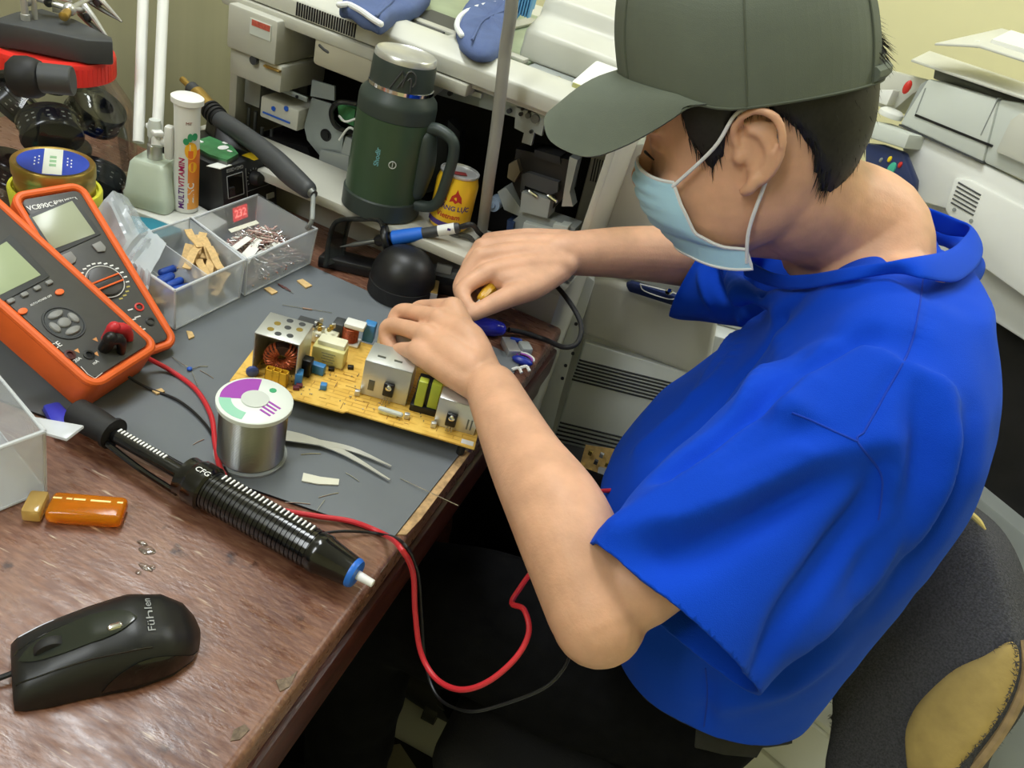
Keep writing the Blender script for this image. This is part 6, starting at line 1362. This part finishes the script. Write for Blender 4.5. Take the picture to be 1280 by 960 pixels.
# left hand : wrist, metacarpals, fingers curled down
wl = [(604, 472, .734), (609, 478, .730), (613, 484, .726), (612, 492, .722)]
mcp = [(x, y, nd(d)) for x, y, d in [(566, 385, .815), (549, 399, .802), (533, 419, .789), (522, 440, .777)]]
for (a, b) in zip(wl, mcp):
    m_ = tuple((x + y) / 2 for x, y in zip(a, b))
    body.tube([D(*a), D(m_[0], m_[1], m_[2]), D(*b)], [.0155, .0150, .0122], 14, n=4, ends=True)
body.tube([D(606, 470, .737), D(585, 425, nd(.785)), D(560, 410, nd(.80))], [.018, .018, .016], 14, n=3, ends=True)
body.tube([D(590, 460, nd(.745)), D(560, 440, nd(.775)), D(545, 430, nd(.79))], [.019, .02, .016], 14, n=3, ends=True)
digits(body, [[(x, y, nd(d), r) for x, y, d, r in ch] for ch in [
    [(566, 385, .815, .0112), (540, 384, .842, .0090), (522, 386, .858, .0086), (512, 402, .862, .0085), (510, 414, .86, .0075)],
    [(549, 399, .802, .0112), (520, 391, .825, .0092), (501, 390, .838, .0092), (493, 402, .842, .0088), (494, 418, .838, .0078)],
    [(533, 419, .789, .0108), (506, 410, .812, .0092), (486, 408, .826, .0092), (484, 424, .828, .0088), (492, 438, .822, .0076)],
    [(522, 440, .777, .0100), (508, 438, .790, .0087), (497, 440, .799, .0087), (499, 454, .797, .0082), (507, 464, .790, .0072)],
    [(575, 420, .80, .014), (548, 428, .83, .0125), (528, 432, .842, .0108), (512, 428, .852, .0088)]]])
# right hand : holds a screwdriver between thumb and fingers
wr = [(706, 330, .942), (706, 318, .948), (706, 309, .955), (706, 303, .965)]
mcr = [(610, 341, .905), (600, 322, .920), (603, 310, .942), (612, 303, .962)]
for a, b in zip(wr, mcr):
    m_ = tuple((x + y) / 2 for x, y in zip(a, b))
    body.tube([D(*a), D(m_[0], m_[1] - 2, m_[2]), D(*b)], [.0165, .0160, .0130], 14, n=4, ends=True)
body.tube([D(705, 322, .95), D(660, 335, .93), D(625, 335, .925)], [.02, .02, .016], 14, n=3, ends=True)
digits(body, [
    [(610, 341, .905, .0125), (590, 352, .893, .0105), (578, 364, .888, .0102), (581, 376, .880, .0088), (587, 385, .874, .0078)],
    [(600, 322, .920, .0128), (583, 343, .915, .0108), (576, 360, .912, .0105), (581, 374, .906, .009), (588, 386, .90, .008)],
    [(603, 310, .942, .0122), (588, 330, .94, .0105), (582, 352, .936, .0102), (588, 368, .93, .0088), (598, 378, .924, .0078)],
    [(612, 303, .962, .0112), (596, 322, .962, .0095), (590, 342, .958, .0092), (596, 358, .952, .008), (606, 366, .946, .007)],
    [(700, 335, .945, .018), (668, 357, .915, .0165), (638, 370, .893, .0135), (612, 382, .880, .0112), (592, 392, .873, .0092), (586, 394, .871, .0075)]])
body.tube([D(690, 338, .94), D(650, 352, .915), D(628, 350, .908)], [.02, .018, .014], 14, n=3, ends=True)
# legs
HIPL, HIPR = V((.155, .62, .52)), V((.155, .78, .52))
for hp, kn, ft in ((HIPL, V((-.20, .545, .52)), V((-.15, .53, .07))), (HIPR, V((-.12, .79, .52)), V((-.06, .79, .07)))):
    body.tube([hp, hp.lerp(kn, .5), kn], [.075, .066, .05], 20, n=4, ends=True); body.tube([kn, kn.lerp(ft, .4), ft], [.048, .045, .032], 16, n=4, ends=True)
    body.tube([ft + V((.02, 0, -.03)), ft + V((-.06, 0, -.035)), ft + V((-.10, 0, -.045))], [.03, .03, .022], 12, n=3, ends=True)
bm_ = bake(body.mesh('person', m_skin), [('REMESH', dict(mode='VOXEL', voxel_size=.0024)), ('SMOOTH', dict(factor=.5, iterations=8))])
print('person verts', len(bm_.vertices))
person = obj('person', None, m_skin, me=bm_, smooth=180, cat='person', label='seated person in olive cap, blue mask and royal blue T-shirt working on a circuit board')

# --- hair
def hair_low(a):
    """lower hairline (up value) as a function of the angle from the face"""
    t = abs(math.degrees(math.atan2(math.sin(a), math.cos(a))))
    return float(np.interp(t, [0, 50, 58, 62, 72, 78, 84, 94, 110, 122, 138, 155, 180], [.075, .07, .055, .008, -.012, .004, .034, .04, .012, -.022, -.045, -.062, -.068]))
rows = []
NA = 120
for k in range(14):
    t = k / 13; r = []
    for i in range(NA + 1):
        a = 2 * math.pi * i / NA; lo = hair_low(a) + .0035 * math.sin(i * 2.7) * math.sin(i * .9); u = lo + (.095 - lo) * t
        r.append(H(*hsurf(a, u, (.0005 if k == 0 else .0035 + .002 * min(1, t * 3)))))
    rows.append(r)
hm = MB().grid(rows)
rnd = random.Random(3)
for i in range(2600):                     # short strands
    a = rnd.uniform(0, 2 * math.pi); lo = hair_low(a)
    if lo > .06: continue
    u = lo + (.06 - lo) * rnd.random() ** 1.3
    p = H(*hsurf(a, u, .002)); q = H(*hsurf(a, u - .012 - .004 * rnd.random(), .0045 + rnd.uniform(-.002, .002))); q += HF * rnd.uniform(-.003, .001)
    w_ = (HF * rnd.uniform(-1, 1) + HS * rnd.uniform(-1, 1)).normalized() * .0006
    hm._add([p - w_, p + w_, q], [(0, 1, 2)])
for i in range(500):                      # tuft through the gap at the back of the cap
    a = math.pi + rnd.uniform(-.45, .45); u = .085 + rnd.uniform(-.01, .03)
    p = H(*hsurf(a, min(u, .115), .0)); q = p - HF * rnd.uniform(.012, .026) - HU * rnd.uniform(.015, .04) + HS * rnd.uniform(-.006, .006)
    w_ = (HF * rnd.uniform(-1, 1) + HS * rnd.uniform(-1, 1)).normalized() * .0012
    hm._add([p - w_, p + w_, q], [(0, 1, 2)])
obj('hair', hm, m_hair, person, smooth=60)
# eye seen under the brim
for s_ in (1,):
    obj('eyelashes', MB().tube([H(.0865, s_ * .024, -.013), H(.085, s_ * .034, -.012), H(.077, s_ * .045, -.016)], [.0008, .0013, .0007], 6, n=4), m_hair, person)
    obj('eyebrow', MB().tube([H(.094, s_ * .016, .013), H(.0905, s_ * .032, .017), H(.078, s_ * .05, .013)], [.0015, .0026, .001], 6, n=4), m_hair, person)

# --- cap
CL, CW = .1105, .094
cap_prof0 = [(.040, 1.0), (.055, 1.005), (.075, 1.0), (.10, .965), (.12, .90), (.14, .78), (.155, .60), (.165, .38), (.170, .15), (.171, .02)]
cap_prof = [tuple(q) for q in catmull(cap_prof0, 4)]
def cpt(a, u, k): return H(CL * k * math.cos(a) - .003, CW * k * math.sin(a), u + .010 * max(0, math.cos(a)) ** 1.5)
NC = 72
rows = []
for u, k in cap_prof:
    r = []
    for i in range(NC + 1):
        a = 2 * math.pi * i / NC; back = abs(math.degrees(math.atan2(math.sin(a), math.cos(a))))
        uu = u
        if back > 158 and .05 < u < .11: pass
        r.append(cpt(a, uu, k * (1 + .006 * math.sin(3 * a) ** 2 * 0)))
    rows.append(r)
cm_ = MB(); rows_u = [u for u, k in cap_prof]
n_ = NC + 1
for k in range(len(rows) - 1):
    for i in range(NC):
        back = abs(((i + .5) * 360 / NC + 180) % 360 - 180)
        if back > 160 and .055 < rows_u[k] < .115: continue      # arched opening above the strap
        cm_._add([rows[k][i], rows[k][i + 1], rows[k + 1][i + 1], rows[k + 1][i]], [(0, 1, 2, 3)])
cap = obj('cap', cm_, m_cap, person, smooth=80, solid=.002, label='olive green cotton baseball cap')
sm = MB()
for j in range(6):
    a = math.radians(30 + 60 * j + (0))
    sm.tube([cpt(a, u, k) + (cpt(a, u, k) - H(0, 0, u)).normalized() * .0006 for u, k in cap_prof[:-1]], .0009, 6)
sm.tube([cpt(2 * math.pi * i / 60, .0405, 1.003) for i in range(61)], .0013, 6)
obj('seam', sm, m_capseam, cap)
# brim
BA = math.radians(74)
bedge = [(776, 101, -.090), (735, 115, -.078), (704, 131, -.055), (686, 144, -.025), (683, 160, .010), (694, 181, .042), (735, 197, .070), (780, 184, .083), (829, 157, .0885), (862, 134, .090)]
bedge = [V(p) for p in catmull([HL(*e_) for e_ in bedge], 8)]
def brim(t, s):
    a = t * BA; root = cpt(a, .041, 1.0); q = (t + 1) / 2 * (len(bedge) - 1); k = min(int(q), len(bedge) - 2)
    ed = bedge[k].lerp(bedge[k + 1], q - k); return root.lerp(ed, s) + HU * (.010 * math.sin(math.pi * s) * (1 - t * t))
rows = [[brim(-1 + 2 * i / 48, k / 10) for i in range(49)] for k in range(11)]
br = obj('brim', MB().grid(rows), m_cap, cap, smooth=80, solid=.0028)
sm = MB()
for k in range(5):
    s_ = .25 + .16 * k; sm.tube([brim(-.97 + 1.94 * i / 40, s_) + HU * .0008 for i in range(41)], .0005, 5)
obj('brim_stitching', sm, m_capseam, cap)
obj('strap', MB().tube([cpt(math.radians(d_), .048, 1.008) for d_ in range(150, 212, 6)], .006, 8), m_cap, cap)
obj('crown_button', MB().ball(H(-.003, 0, .172), (.007, .007, .003), HR), m_cap, cap)

# --- mask
def mpt(v, t):
    """v 0 top..1 bottom, t -1..1 across"""
    f0 = float(np.interp(v, [0, .2, .45, .7, 1], [.0965, .1015, .099, .090, .068])); u0 = float(np.interp(v, [0, 1], [-.024, -.102]))
    fe = float(np.interp(v, [0, .3, .6, .8, 1], [.060, .054, .044, .002, -.004])); se = float(np.interp(v, [0, .4, .7, 1], [.064, .068, .066, .064])); ue = float(np.interp(v, [0, .35, .7, .85, 1], [-.030, -.052, -.079, -.082, -.100]))
    a = t * math.pi / 2; x = fe + (f0 - fe) * math.cos(a) ** .9 if abs(t) < 1 else fe
    y = se * math.copysign(abs(math.sin(a)) ** 1.0, a); zz_ = u0 + (ue - u0) * math.sin(abs(a)) ** 1.6
    pl = .0012 * math.sin(v * 6 * 2 * math.pi) * math.cos(a)
    return H(x + pl, y, zz_)
NT, NV = 40, 28
rows = [[mpt(k / NV, -1 + 2 * i / NT) for i in range(NT + 1)] for k in range(NV + 1)]
mk = obj('face_mask', MB().grid(rows), m_mask, person, smooth=60, solid=.0012, offset=0)
edge = [mpt(0, -1 + 2 * i / NT) for i in range(NT + 1)] + [mpt(k / NV, 1) for k in range(1, NV + 1)] + [mpt(1, 1 - 2 * i / NT) for i in range(1, NT + 1)] + [mpt(1 - k / NV, -1) for k in range(1, NV)]
obj('edge_binding', MB().tube(edge + [edge[0]], .0016, 6), m_maskw, mk)
for s_ in (1, -1):
    obj('ear_loop', MB().tube([mpt(.06, s_ * .98), H(.024, s_ * .0785, .008), H(.006, s_ * .083, .035), H(-.010, s_ * .083, .0385), H(-.022, s_ * .081, .030), H(-.027, s_ * .080, .008), H(-.016, s_ * .078, -.022), H(-.002, s_ * .073, -.062), mpt(.95, s_ * .98)], .0017, 8, n=6), m_maskw, mk)

# --- T-shirt
def oval(c, xa, ya, n=48, R=None, pw=.85):
    R = R or Matrix.Identity(3); r = []
    for i in range(n):
        a = 2 * math.pi * i / n; ca, sa = math.cos(a), math.sin(a)
        r.append(V(c) + R @ V((xa * math.copysign(abs(ca) ** pw, ca), ya * math.copysign(abs(sa) ** pw, sa), 0)))
    return r
TR = [  # z, x front, x back, y near, y far
    (.52, .085, .300, .530, .845), (.56, .070, .304, .520, .855), (.60, .045, .308, .515, .865), (.66, .008, .308, .510, .885), (.72, -.008, .308, .508, .9), (.78, .008, .306, .506, .91), (.84, .042, .303, .505, .92), (.90, .076, .293, .508, .925),
    (.95, .092, .280, .515, .925), (.985, .105, .262, .535, .91), (1.005, .112, .252, .575, .885), (1.020, .122, .244, .615, .85), (1.032, .135, .238, .645, .82)]
sh = MB()
sh.rings([oval(((xf + xb) / 2, (yn + yf) / 2, z), (xb - xf) / 2, (yf - yn) / 2, R=Matrix.Rotation(0, 3, 'Z')) for z, xf, xb, yn, yf in TR])
# near sleeve
HEM = D(846, 772, .572)
hu = (D(940, 862, .60) - D(748, 682, .565)); hw_ = hu.length / 2; hu.normalize()
hax = (HEM - D(1085, 480, .64)).normalized(); hn = hu.cross(hax).normalized(); hax = hn.cross(hu).normalized()
if hax.dot(ELL - SHL) < 0: hax = -hax
def oring(c, u_, n_, a, b, k=44): return [V(c) + u_ * a * math.cos(2 * math.pi * i / k) + n_ * b * math.sin(2 * math.pi * i / k) for i in range(k)]
up0 = V((.75, -.1, .65)).normalized()
rs = []
def armpt(t): return SHL.lerp(ELL, t)
perp = (D(940, 862, .60) - D(748, 682, .565)).normalized()
for c, k, a, b in ((armpt(-.02), 0, .072, .062), (armpt(.22) + perp * .006, .3, .080, .064), (armpt(.45) + perp * .022, .7, .084, .062), (HEM, 1, hw_, .055), (HEM + hax * .03, 1, hw_, .055)):
    u_ = up0.lerp(hu if hu.dot(up0) > 0 else -hu, k); u_ = (u_ - hax * u_.dot(hax)).normalized(); n2 = hax.cross(u_); rs.append(oring(c, u_, n2, a, b))
s0 = armpt(0)
rs2 = [[V(catmull([r[i] for r in rs], 6)[j]) for i in range(44)] for j in range(6 * 4 + 1)]
sh.rings(rs2)
# far sleeve
HEMR = D(880, 330, 1.035); aR = (HEMR - SHR).normalized(); aR = (D(862, 325, 1.03) - D(960, 380, 1.0)).normalized()
x_, y_, _ = frame_of(aR)
sh.rings([oring(SHR + V((0, -.03, -.01)), x_, y_, .085, .085), oring(SHR.lerp(HEMR, .5), x_, y_, .082, .085), oring(HEMR + V((0, 0, -.008)), x_, y_, .066, .078), oring(HEMR + V((0, 0, -.008)) + aR * .03, x_, y_, .066, .078)])
# shoulders
sh.tube([V((.165, .735, .978)), V((.165, .64, .975)), s0 + V((0, .02, .0))], [.050, .056, .055], 24, n=4, ends=True)
sh.tube([V((.17, .735, .972)), SHR], [.050, .062], 24, n=3, ends=True)
NL = [(929, 334, .80), (967, 353, .752), (1010, 354, .71), (1061, 346, .66), (1112, 338, .635), (1152, 332, .637), (1188, 325, .68), (1212, 306, .735), (1216, 290, .785), (1196, 280, .815), (1172, 272, .835), (1148, 262, .85), (1120, 255, .865), (1060, 255, .87), (990, 280, .86), (940, 310, .83)]
NLp = [D(x, y, d + .020) for x, y, d in NL]; NLc = sum(NLp, V((0, 0, 0))) / len(NLp)
NLo = [p + (p - NLc) * .03 + V((0, 0, -.018)) for p in NLp]
sh.tube([V(p) for p in catmull(NLo + [NLo[0]], 4)], .011, 12, ends=True)
sh.tube([V(p) for p in catmull([D(x, y, d + .030) + (D(x, y, d) - NLc) * .10 + V((0, 0, -.026)) for x, y, d in NL[2:8]], 4)], .020, 14, ends=True)
sh.tube([V(p) for p in catmull([D(x, y, d + .036) + (D(x, y, d) - NLc) * .18 + V((0, 0, -.052)) for x, y, d in NL[3:7]], 4)], .026, 14, ends=True)
sm_ = bake(sh.mesh('t_shirt', m_shirt), [('REMESH', dict(mode='VOXEL', voxel_size=.0042)), ('SMOOTH', dict(factor=.5, iterations=22))])
import bmesh
bmx = bmesh.new(); bmx.from_mesh(sm_)
co = np.array([v.co[:] for v in bmx.verts])
def cut(cond):
    bmesh.ops.delete(bmx, geom=[v for v in bmx.verts if cond(v.co)], context='VERTS')
def bis(cond, co_, no_):
    fs = [f for f in bmx.faces if cond(f.calc_center_median())]; g = set(fs)
    for f in fs: g.update(f.edges); g.update(f.verts)
    bmesh.ops.bisect_plane(bmx, geom=list(g), plane_co=co_, plane_no=no_, clear_outer=True, dist=1e-6)
bis(lambda p: -.05 < (p - HEM).dot(hax) < .09 and (p - HEM - hax * (p - HEM).dot(hax)).length < hw_ * 1.25, HEM + hax * .004, hax)
bis(lambda p: -.05 < (p - HEMR).dot(aR) < .09 and (p - HEMR - aR * (p - HEMR).dot(aR)).length < .10, HEMR + aR * .004, aR)
bis(lambda p: p.z < .70, V((.15, .55, .597)), V((.10, .10, -1)))
bmx.to_mesh(sm_); bmx.free()
# folds: ridges that run over the cloth
bv = BVHTree.FromPolygons([v.co[:] for v in sm_.vertices], [p.vertices[:] for p in sm_.polygons])
def on_shirt(px, py):
    h = bv.ray_cast(CAM, ray(px, py).normalized()); return h[0]
folds = [([(838, 606), (872, 575), (905, 545), (950, 503), (1000, 457), (1045, 430), (1085, 420)], -.011, .009), ([(845, 622), (885, 590), (930, 540), (950, 522), (985, 514), (1020, 524)], .006, .010),
         ([(800, 560), (850, 520), (900, 470), (950, 400), (975, 365)], .005, .009), ([(830, 570), (880, 520), (930, 460), (975, 400), (1000, 370)], -.005, .008), ([(760, 675), (820, 655), (900, 622), (980, 585), (1020, 572)], .007, .012), ([(770, 700), (830, 680), (910, 655), (1000, 612)], -.006, .013),
         ([(1102, 585), (1085, 640), (1040, 700), (985, 770), (945, 850)], -.010, .012), ([(1118, 560), (1120, 640), (1080, 720), (1010, 800)], .007, .016),
         ([(1085, 560), (1000, 580), (900, 640), (800, 660), (755, 680)], .006, .014), ([(1090, 575), (980, 620), (880, 690), (800, 720)], -.005, .014),
         ([(1150, 490), (1145, 580), (1110, 660), (1060, 740)], -.006, .013), ([(1180, 490), (1180, 590), (1140, 680)], .006, .012), ([(1215, 520), (1205, 600), (1160, 690), (1090, 770)], -.007, .014),
         ([(975, 420), (935, 500), (880, 560), (800, 620)], .005, .012), ([(1000, 440), (950, 530), (890, 600)], -.006, .012), ([(930, 400), (905, 440), (870, 500)], .005, .010), ([(1010, 480), (960, 545), (860, 610), (790, 640)], .006, .012),
         ([(890, 330), (905, 370), (915, 410)], -.006, .007), ([(905, 330), (925, 370), (930, 400)], .006, .007), ([(940, 330), (950, 365), (945, 400)], -.005, .007), ([(875, 340), (890, 380), (897, 410)], .004, .006),
         ([(1160, 350), (1150, 420), (1110, 480), (1080, 540)], -.0025, .006), ([(1080, 345), (1000, 400), (960, 440)], .003, .014), ([(880, 830), (885, 870), (880, 905)], -.004, .008), ([(1040, 810), (980, 850), (900, 880)], .005, .016)]
nv = len(sm_.vertices); co = np.empty(nv * 3); sm_.vertices.foreach_get('co', co); co = co.reshape(-1, 3); no = np.array([v.normal[:] for v in sm_.vertices]); dsp = np.zeros(nv)
for pts, amp, wd in folds:
    q = [on_shirt(*p) for p in pts]; q = [p for p in q if p is not None]
    if len(q) < 2: continue
    q = np.array(catmull(q, 10)); d = np.full(nv, 9.)
    tpos = np.zeros(nv)
    for i, p in enumerate(q):
        dd = np.linalg.norm(co - p, axis=1); m_ = dd < d; d[m_] = dd[m_]; tpos[m_] = i / len(q)
    dsp += 2.0 * amp * np.exp(-(d / wd) ** 2) * np.sin(np.pi * np.clip(tpos * .9 + .08, 0, 1)) ** .6
dsp = np.clip(dsp, -.012, .014)
for i in range(nv): dsp[i] += .004 * noise.noise(V(co[i]) * 9) + .002 * noise.noise(V(co[i]) * 24)
co += no * dsp[:, None]; sm_.vertices.foreach_set('co', co.reshape(-1)); sm_.update()
sm_ = bake(sm_, [('SMOOTH', dict(factor=.5, iterations=2)), ('SOLIDIFY', dict(thickness=.003, offset=-1))])
shirt = obj('t_shirt', None, m_shirt, person, me=sm_, smooth=180, label='royal blue T-shirt')
# collar band
def rc(px, py, off=.0025, d=None):
    h = bv2.ray_cast(CAM, ray(px, py).normalized())
    if h[0] is None or d: return D(px, py, d or .7)
    return h[0] + h[1] * off
bv2 = BVHTree.FromPolygons([v.co[:] for v in sm_.vertices], [p.vertices[:] for p in sm_.polygons])
cin = [D(*c) for c in ((928, 320, .80), (966, 341, .748), (1010, 343, .706), (1060, 335, .658), (1110, 327, .634), (1150, 320, .638), (1185, 312, .682), (1203, 298, .735), (1212, 283, .775), (1195, 273, .80), (1170, 263, .82), (1145, 254, .835), (1118, 245, .85), (1060, 240, .86))]
cout = [rc(x, y, .005) for x, y in ((930, 345), (966, 364), (1010, 366), (1062, 357), (1115, 349), (1155, 349), (1198, 352), (1226, 326))]
cdp = [.795, .742, .698, .648, .622, .620, .655, .722]
cout = [p if abs((R3.transposed() @ (p - CAM)).z - d_) < .02 else D(x, y, d_) for p, d_, (x, y) in zip(cout, cdp, ((930, 345), (966, 364), (1010, 366), (1062, 357), (1115, 349), (1155, 349), (1198, 352), (1226, 326)))]
cout += [D(1222, 300, .785)] + [p + V((.004, .012, -.022)) for p in cin[9:]]
ci = [V(p) for p in catmull(cin, 8)]; co_ = [V(p) for p in catmull(cout, 8)]
rows = [[a.lerp(b, t) + (V((0, -.002, .002)) * math.sin(math.pi * t)) for a, b in zip(ci, co_)] for t in (0, .25, .5, .75, 1)]
obj('collar', MB().grid(rows), m_shirt, shirt, smooth=180, solid=.003, sub=1, offset=0)
m_stitch = mat('dark_blue_stitching', (7, 56, 172), .9)
def seam_on(name, pts, r=.0008):
    bs = BVHTree.FromPolygons([v.co[:] for v in sm_.vertices], [p.vertices[:] for p in sm_.polygons]); q = []
    P = catmull(pts, 10)
    for px, py in P:
        h = bs.ray_cast(CAM, ray(px, py).normalized())
        if h[0] is not None: q.append(h[0] + h[1] * .0002)
    if len(q) > 2: obj(name, MB().tube(q, r, 6), m_stitch, shirt)
seam_on('sleeve_seam', [(990, 516), (1015, 526), (1045, 540), (1072, 552)])
seam_on('armhole_seam', [(1154, 345), (1148, 390), (1135, 440), (1108, 490), (1080, 540)])
seam_on('armhole_seam', [(1080, 540), (1072, 552), (1100, 590), (1102, 620), (1098, 650)])
seam_on('side_seam', [(882, 835), (884, 870), (880, 908)])

# --- trousers
tr = MB()
tr.rings([oval((.165, .695, z), xa, ya) for z, xa, ya in ((.635, .10, .140), (.60, .108, .150), (.55, .115, .160), (.50, .115, .165), (.45, .105, .16), (.43, .09, .14))])
for hp, kn, ft in ((HIPL, V((-.20, .545, .52)), V((-.15, .53, .07))), (HIPR, V((-.12, .79, .52)), V((-.06, .79, .07)))):
    tr.tube([hp + V((.02, 0, -.0)), hp.lerp(kn, .45), kn], [.095, .088, .068], 24, n=5, ends=True)
    tr.tube([kn, kn.lerp(ft, .4), ft], [.066, .062, .052], 20, n=4, ends=True)
tm = bake(tr.mesh('trousers', m_pants), [('REMESH', dict(mode='VOXEL', voxel_size=.008)), ('SMOOTH', dict(factor=.5, iterations=6))])
for v in tm.vertices:
    d_ = .008 * noise.noise(v.co * 9) + .004 * noise.noise(v.co * 22); v.co += v.normal * d_
trousers = obj('trousers', None, m_pants, person, me=tm, smooth=180, label='black trousers')
bl = MB(); rg = [oval((.165, .695, z), xa, ya) for z, xa, ya in ((.575, .114, .158), (.577, .117, .161), (.605, .112, .157), (.607, .107, .152))]
obj('belt', bl.rings(rg), m_belt, person, bevel=0)
q = [D(870, 908, .765), D(930, 912, .775), D(957, 929, .78), D(946, 948, .78), D(905, 944, .775), D(868, 935, .765)]
obj('belt_flap', MB().prism(q, (0, .004, 0)), m_belt, person, bevel=.001)
for yy, x0 in ((.53, -.12), (.79, -.03)):
    obj('shoe', MB().tube([V((x0, yy, .046)), V((x0 - .09, yy, .044)), V((x0 - .17, yy, .036))], [.040, .040, .028], 16, n=3, ends=True), m_mblack, person)
# ================================================================ CHAIR
m_felt = mat('dark_grey_felt', (80, 80, 84), 0.98, var=0.26, vscale=420, bump=0.9, bscale=500, spec=0.1)
m_foam = mat('yellow_foam', (186, 160, 96), 0.95, var=0.16, vscale=22, bump=0.4, bscale=120)
m_ply = mat('plywood_edge', (158, 134, 98), 0.8, var=0.2, vscale=60)
CN = V((-.62, -.74, .26)).normalized(); CP = D(1150, 800, .93)
chair = thing('chair', (.27, .72, 0), 'dark grey felt chair with torn backrest showing yellow foam', 'chair')
def cp(px, py, off=0): return atP(px, py, CP + CN * off, CN)
outl = [(1040, 1000), (1041, 900), (1043, 835), (1060, 790), (1100, 720), (1150, 660), (1190, 632), (1212, 640), (1240, 668), (1262, 712), (1276, 770), (1284, 800), (1282, 850), (1262, 900), (1225, 950), (1190, 1000)]
q = [V(p) for p in catmull([list(cp(*p)) for p in outl], 4, closed=True)]
c_ = sum(q, V((0, 0, 0))) / len(q)
rg = []
for off, k in ((-.05, .97), (-.045, 1.0), (-.012, 1.0), (.004, .985), (.014, .95), (.020, .88), (.024, .7), (.026, .4), (.0265, .1)):
    rg.append([c_ + (p - c_) * k + CN * off for p in q])
bk = obj('backrest', MB().rings(rg), m_felt, chair, smooth=60)
fo = [(1140, 920), (1150, 885), (1172, 858), (1205, 830), (1240, 815), (1272, 800), (1279, 830), (1268, 870), (1244, 910), (1215, 945), (1180, 985), (1150, 980)]
q2 = [V(p) for p in catmull([list(cp(*p)) for p in fo], 4, closed=True)]; c2 = sum(q2, V((0, 0, 0))) / len(q2)
obj('torn_foam', MB().rings([[c2 + (p - c2) * k + CN * o for p in q2] for o, k in ((.0, 1.0), (.022, 1.0), (.028, .93), (.031, .7), (.032, .2))]), m_foam, bk, smooth=60)
ed = [V(p) for p in catmull([list(cp(x, y, .006)) for x, y in ((1281, 800), (1284, 842), (1268, 886), (1238, 934), (1196, 985))], 6)]
obj('board_edge', MB().tube(ed, .006, 8), m_ply, bk)
rn = random.Random(9); fr_ = MB()
for i in range(500):
    k = rn.randrange(len(q2)); p = q2[k].lerp(q2[(k + 1) % len(q2)], rn.random()); p = c2 + (p - c2) * rn.uniform(1.0, 1.04) + CN * rn.uniform(.022, .03)
    d = V((rn.uniform(-1, 1), rn.uniform(-1, 1), rn.uniform(-1, 1))).normalized(); w_ = CN.cross(d) * .0006; fr_._add([p - w_, p + w_, p + d * rn.uniform(.003, .007)], [(0, 1, 2)])
ql = [V(p) for p in catmull([list(cp(x, y, .0)) for x, y in outl[:6]], 20)]
for i in range(700):
    p = rn.choice(ql) + CN * rn.uniform(-.03, .01); d = V((rn.uniform(-1, .2), rn.uniform(-1, 1), rn.uniform(-1, 1))).normalized(); w_ = CN.cross(d) * .0006; fr_._add([p - w_, p + w_, p + d * rn.uniform(.003, .006)], [(0, 1, 2)])
ql = [V(p) for p in catmull([list(cp(x, y, -.02)) for x, y in outl[10:16]], 20)]
for i in range(500):
    p = rn.choice(ql) + CN * rn.uniform(-.02, .01); d = V((rn.uniform(-.4, 1), rn.uniform(-1, 1), rn.uniform(-1, 1))).normalized(); w_ = CN.cross(d) * .0006; fr_._add([p - w_, p + w_, p + d * rn.uniform(.004, .009)], [(0, 1, 2)])
obj('frayed_edge', fr_, m_felt, bk, smooth=0)
obj('yellow_tear', MB().tube([cp(1192, 632, .012), cp(1206, 637, .014), cp(1222, 650, .014), cp(1232, 662, .012)], [.001, .003, .0035, .001], 8, n=5), mat('pale_foam', (215, 195, 120), .9), bk)
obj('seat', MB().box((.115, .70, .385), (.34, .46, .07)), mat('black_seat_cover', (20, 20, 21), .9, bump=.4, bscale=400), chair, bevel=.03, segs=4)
obj('gas_column', MB().cyl((.13, .70, .10), (.13, .70, .345), .025), m_mblack, chair)
m = MB()
for k in range(5):
    a = math.radians(72 * k + 20); m.tube([V((.13, .70, .12)), V((.13 + .24 * math.cos(a), .70 + .24 * math.sin(a), .065))], [.024, .016], 10)
obj('star_base', m, m_mblack, chair)
for k in range(5):
    a = math.radians(72 * k + 20); c = V((.13 + .25 * math.cos(a), .70 + .25 * math.sin(a), .027)); obj('caster', MB().cyl(c - V((.012, 0, 0)), c + V((.012, 0, 0)), .027), m_mblack, chair)
obj('back_bracket', MB().tube([V((.20, .74, .345)), V((.32, .84, .20)), V((.48, .94, .22)), c_ + CN * -.055 + V((.02, .02, -.10))], .014, 10, n=4), m_mblack, chair)

# white drawer unit on the floor behind the stool
dz = .26; d0 = atZ(975, 868, dz); RD = Rz(-20); dcx = d0 + RD @ V((.07, .13, 0)); dcx.z = 0
du = thing('drawer_unit', dcx[:], 'low white drawer unit on the floor between shirt hem and chair back', 'drawer unit')
obj('carcass', MB().box(dcx + V((0, 0, dz / 2 + .001)), (.26, .24, dz - .002), RD), m_white, du, bevel=.004)
for k in range(2): obj('drawer', MB().box(dcx + V((0, 0, .068 + .125 * k)) + RD @ V((0, -.123, 0)), (.235, .012, .115), RD), m_white, du, bevel=.003)
obj('top_strip', MB().box(dcx + V((0, 0, dz + .002)) + RD @ V((.03, 0, 0)), (.012, .23, .004), RD), m_mgrey, du)
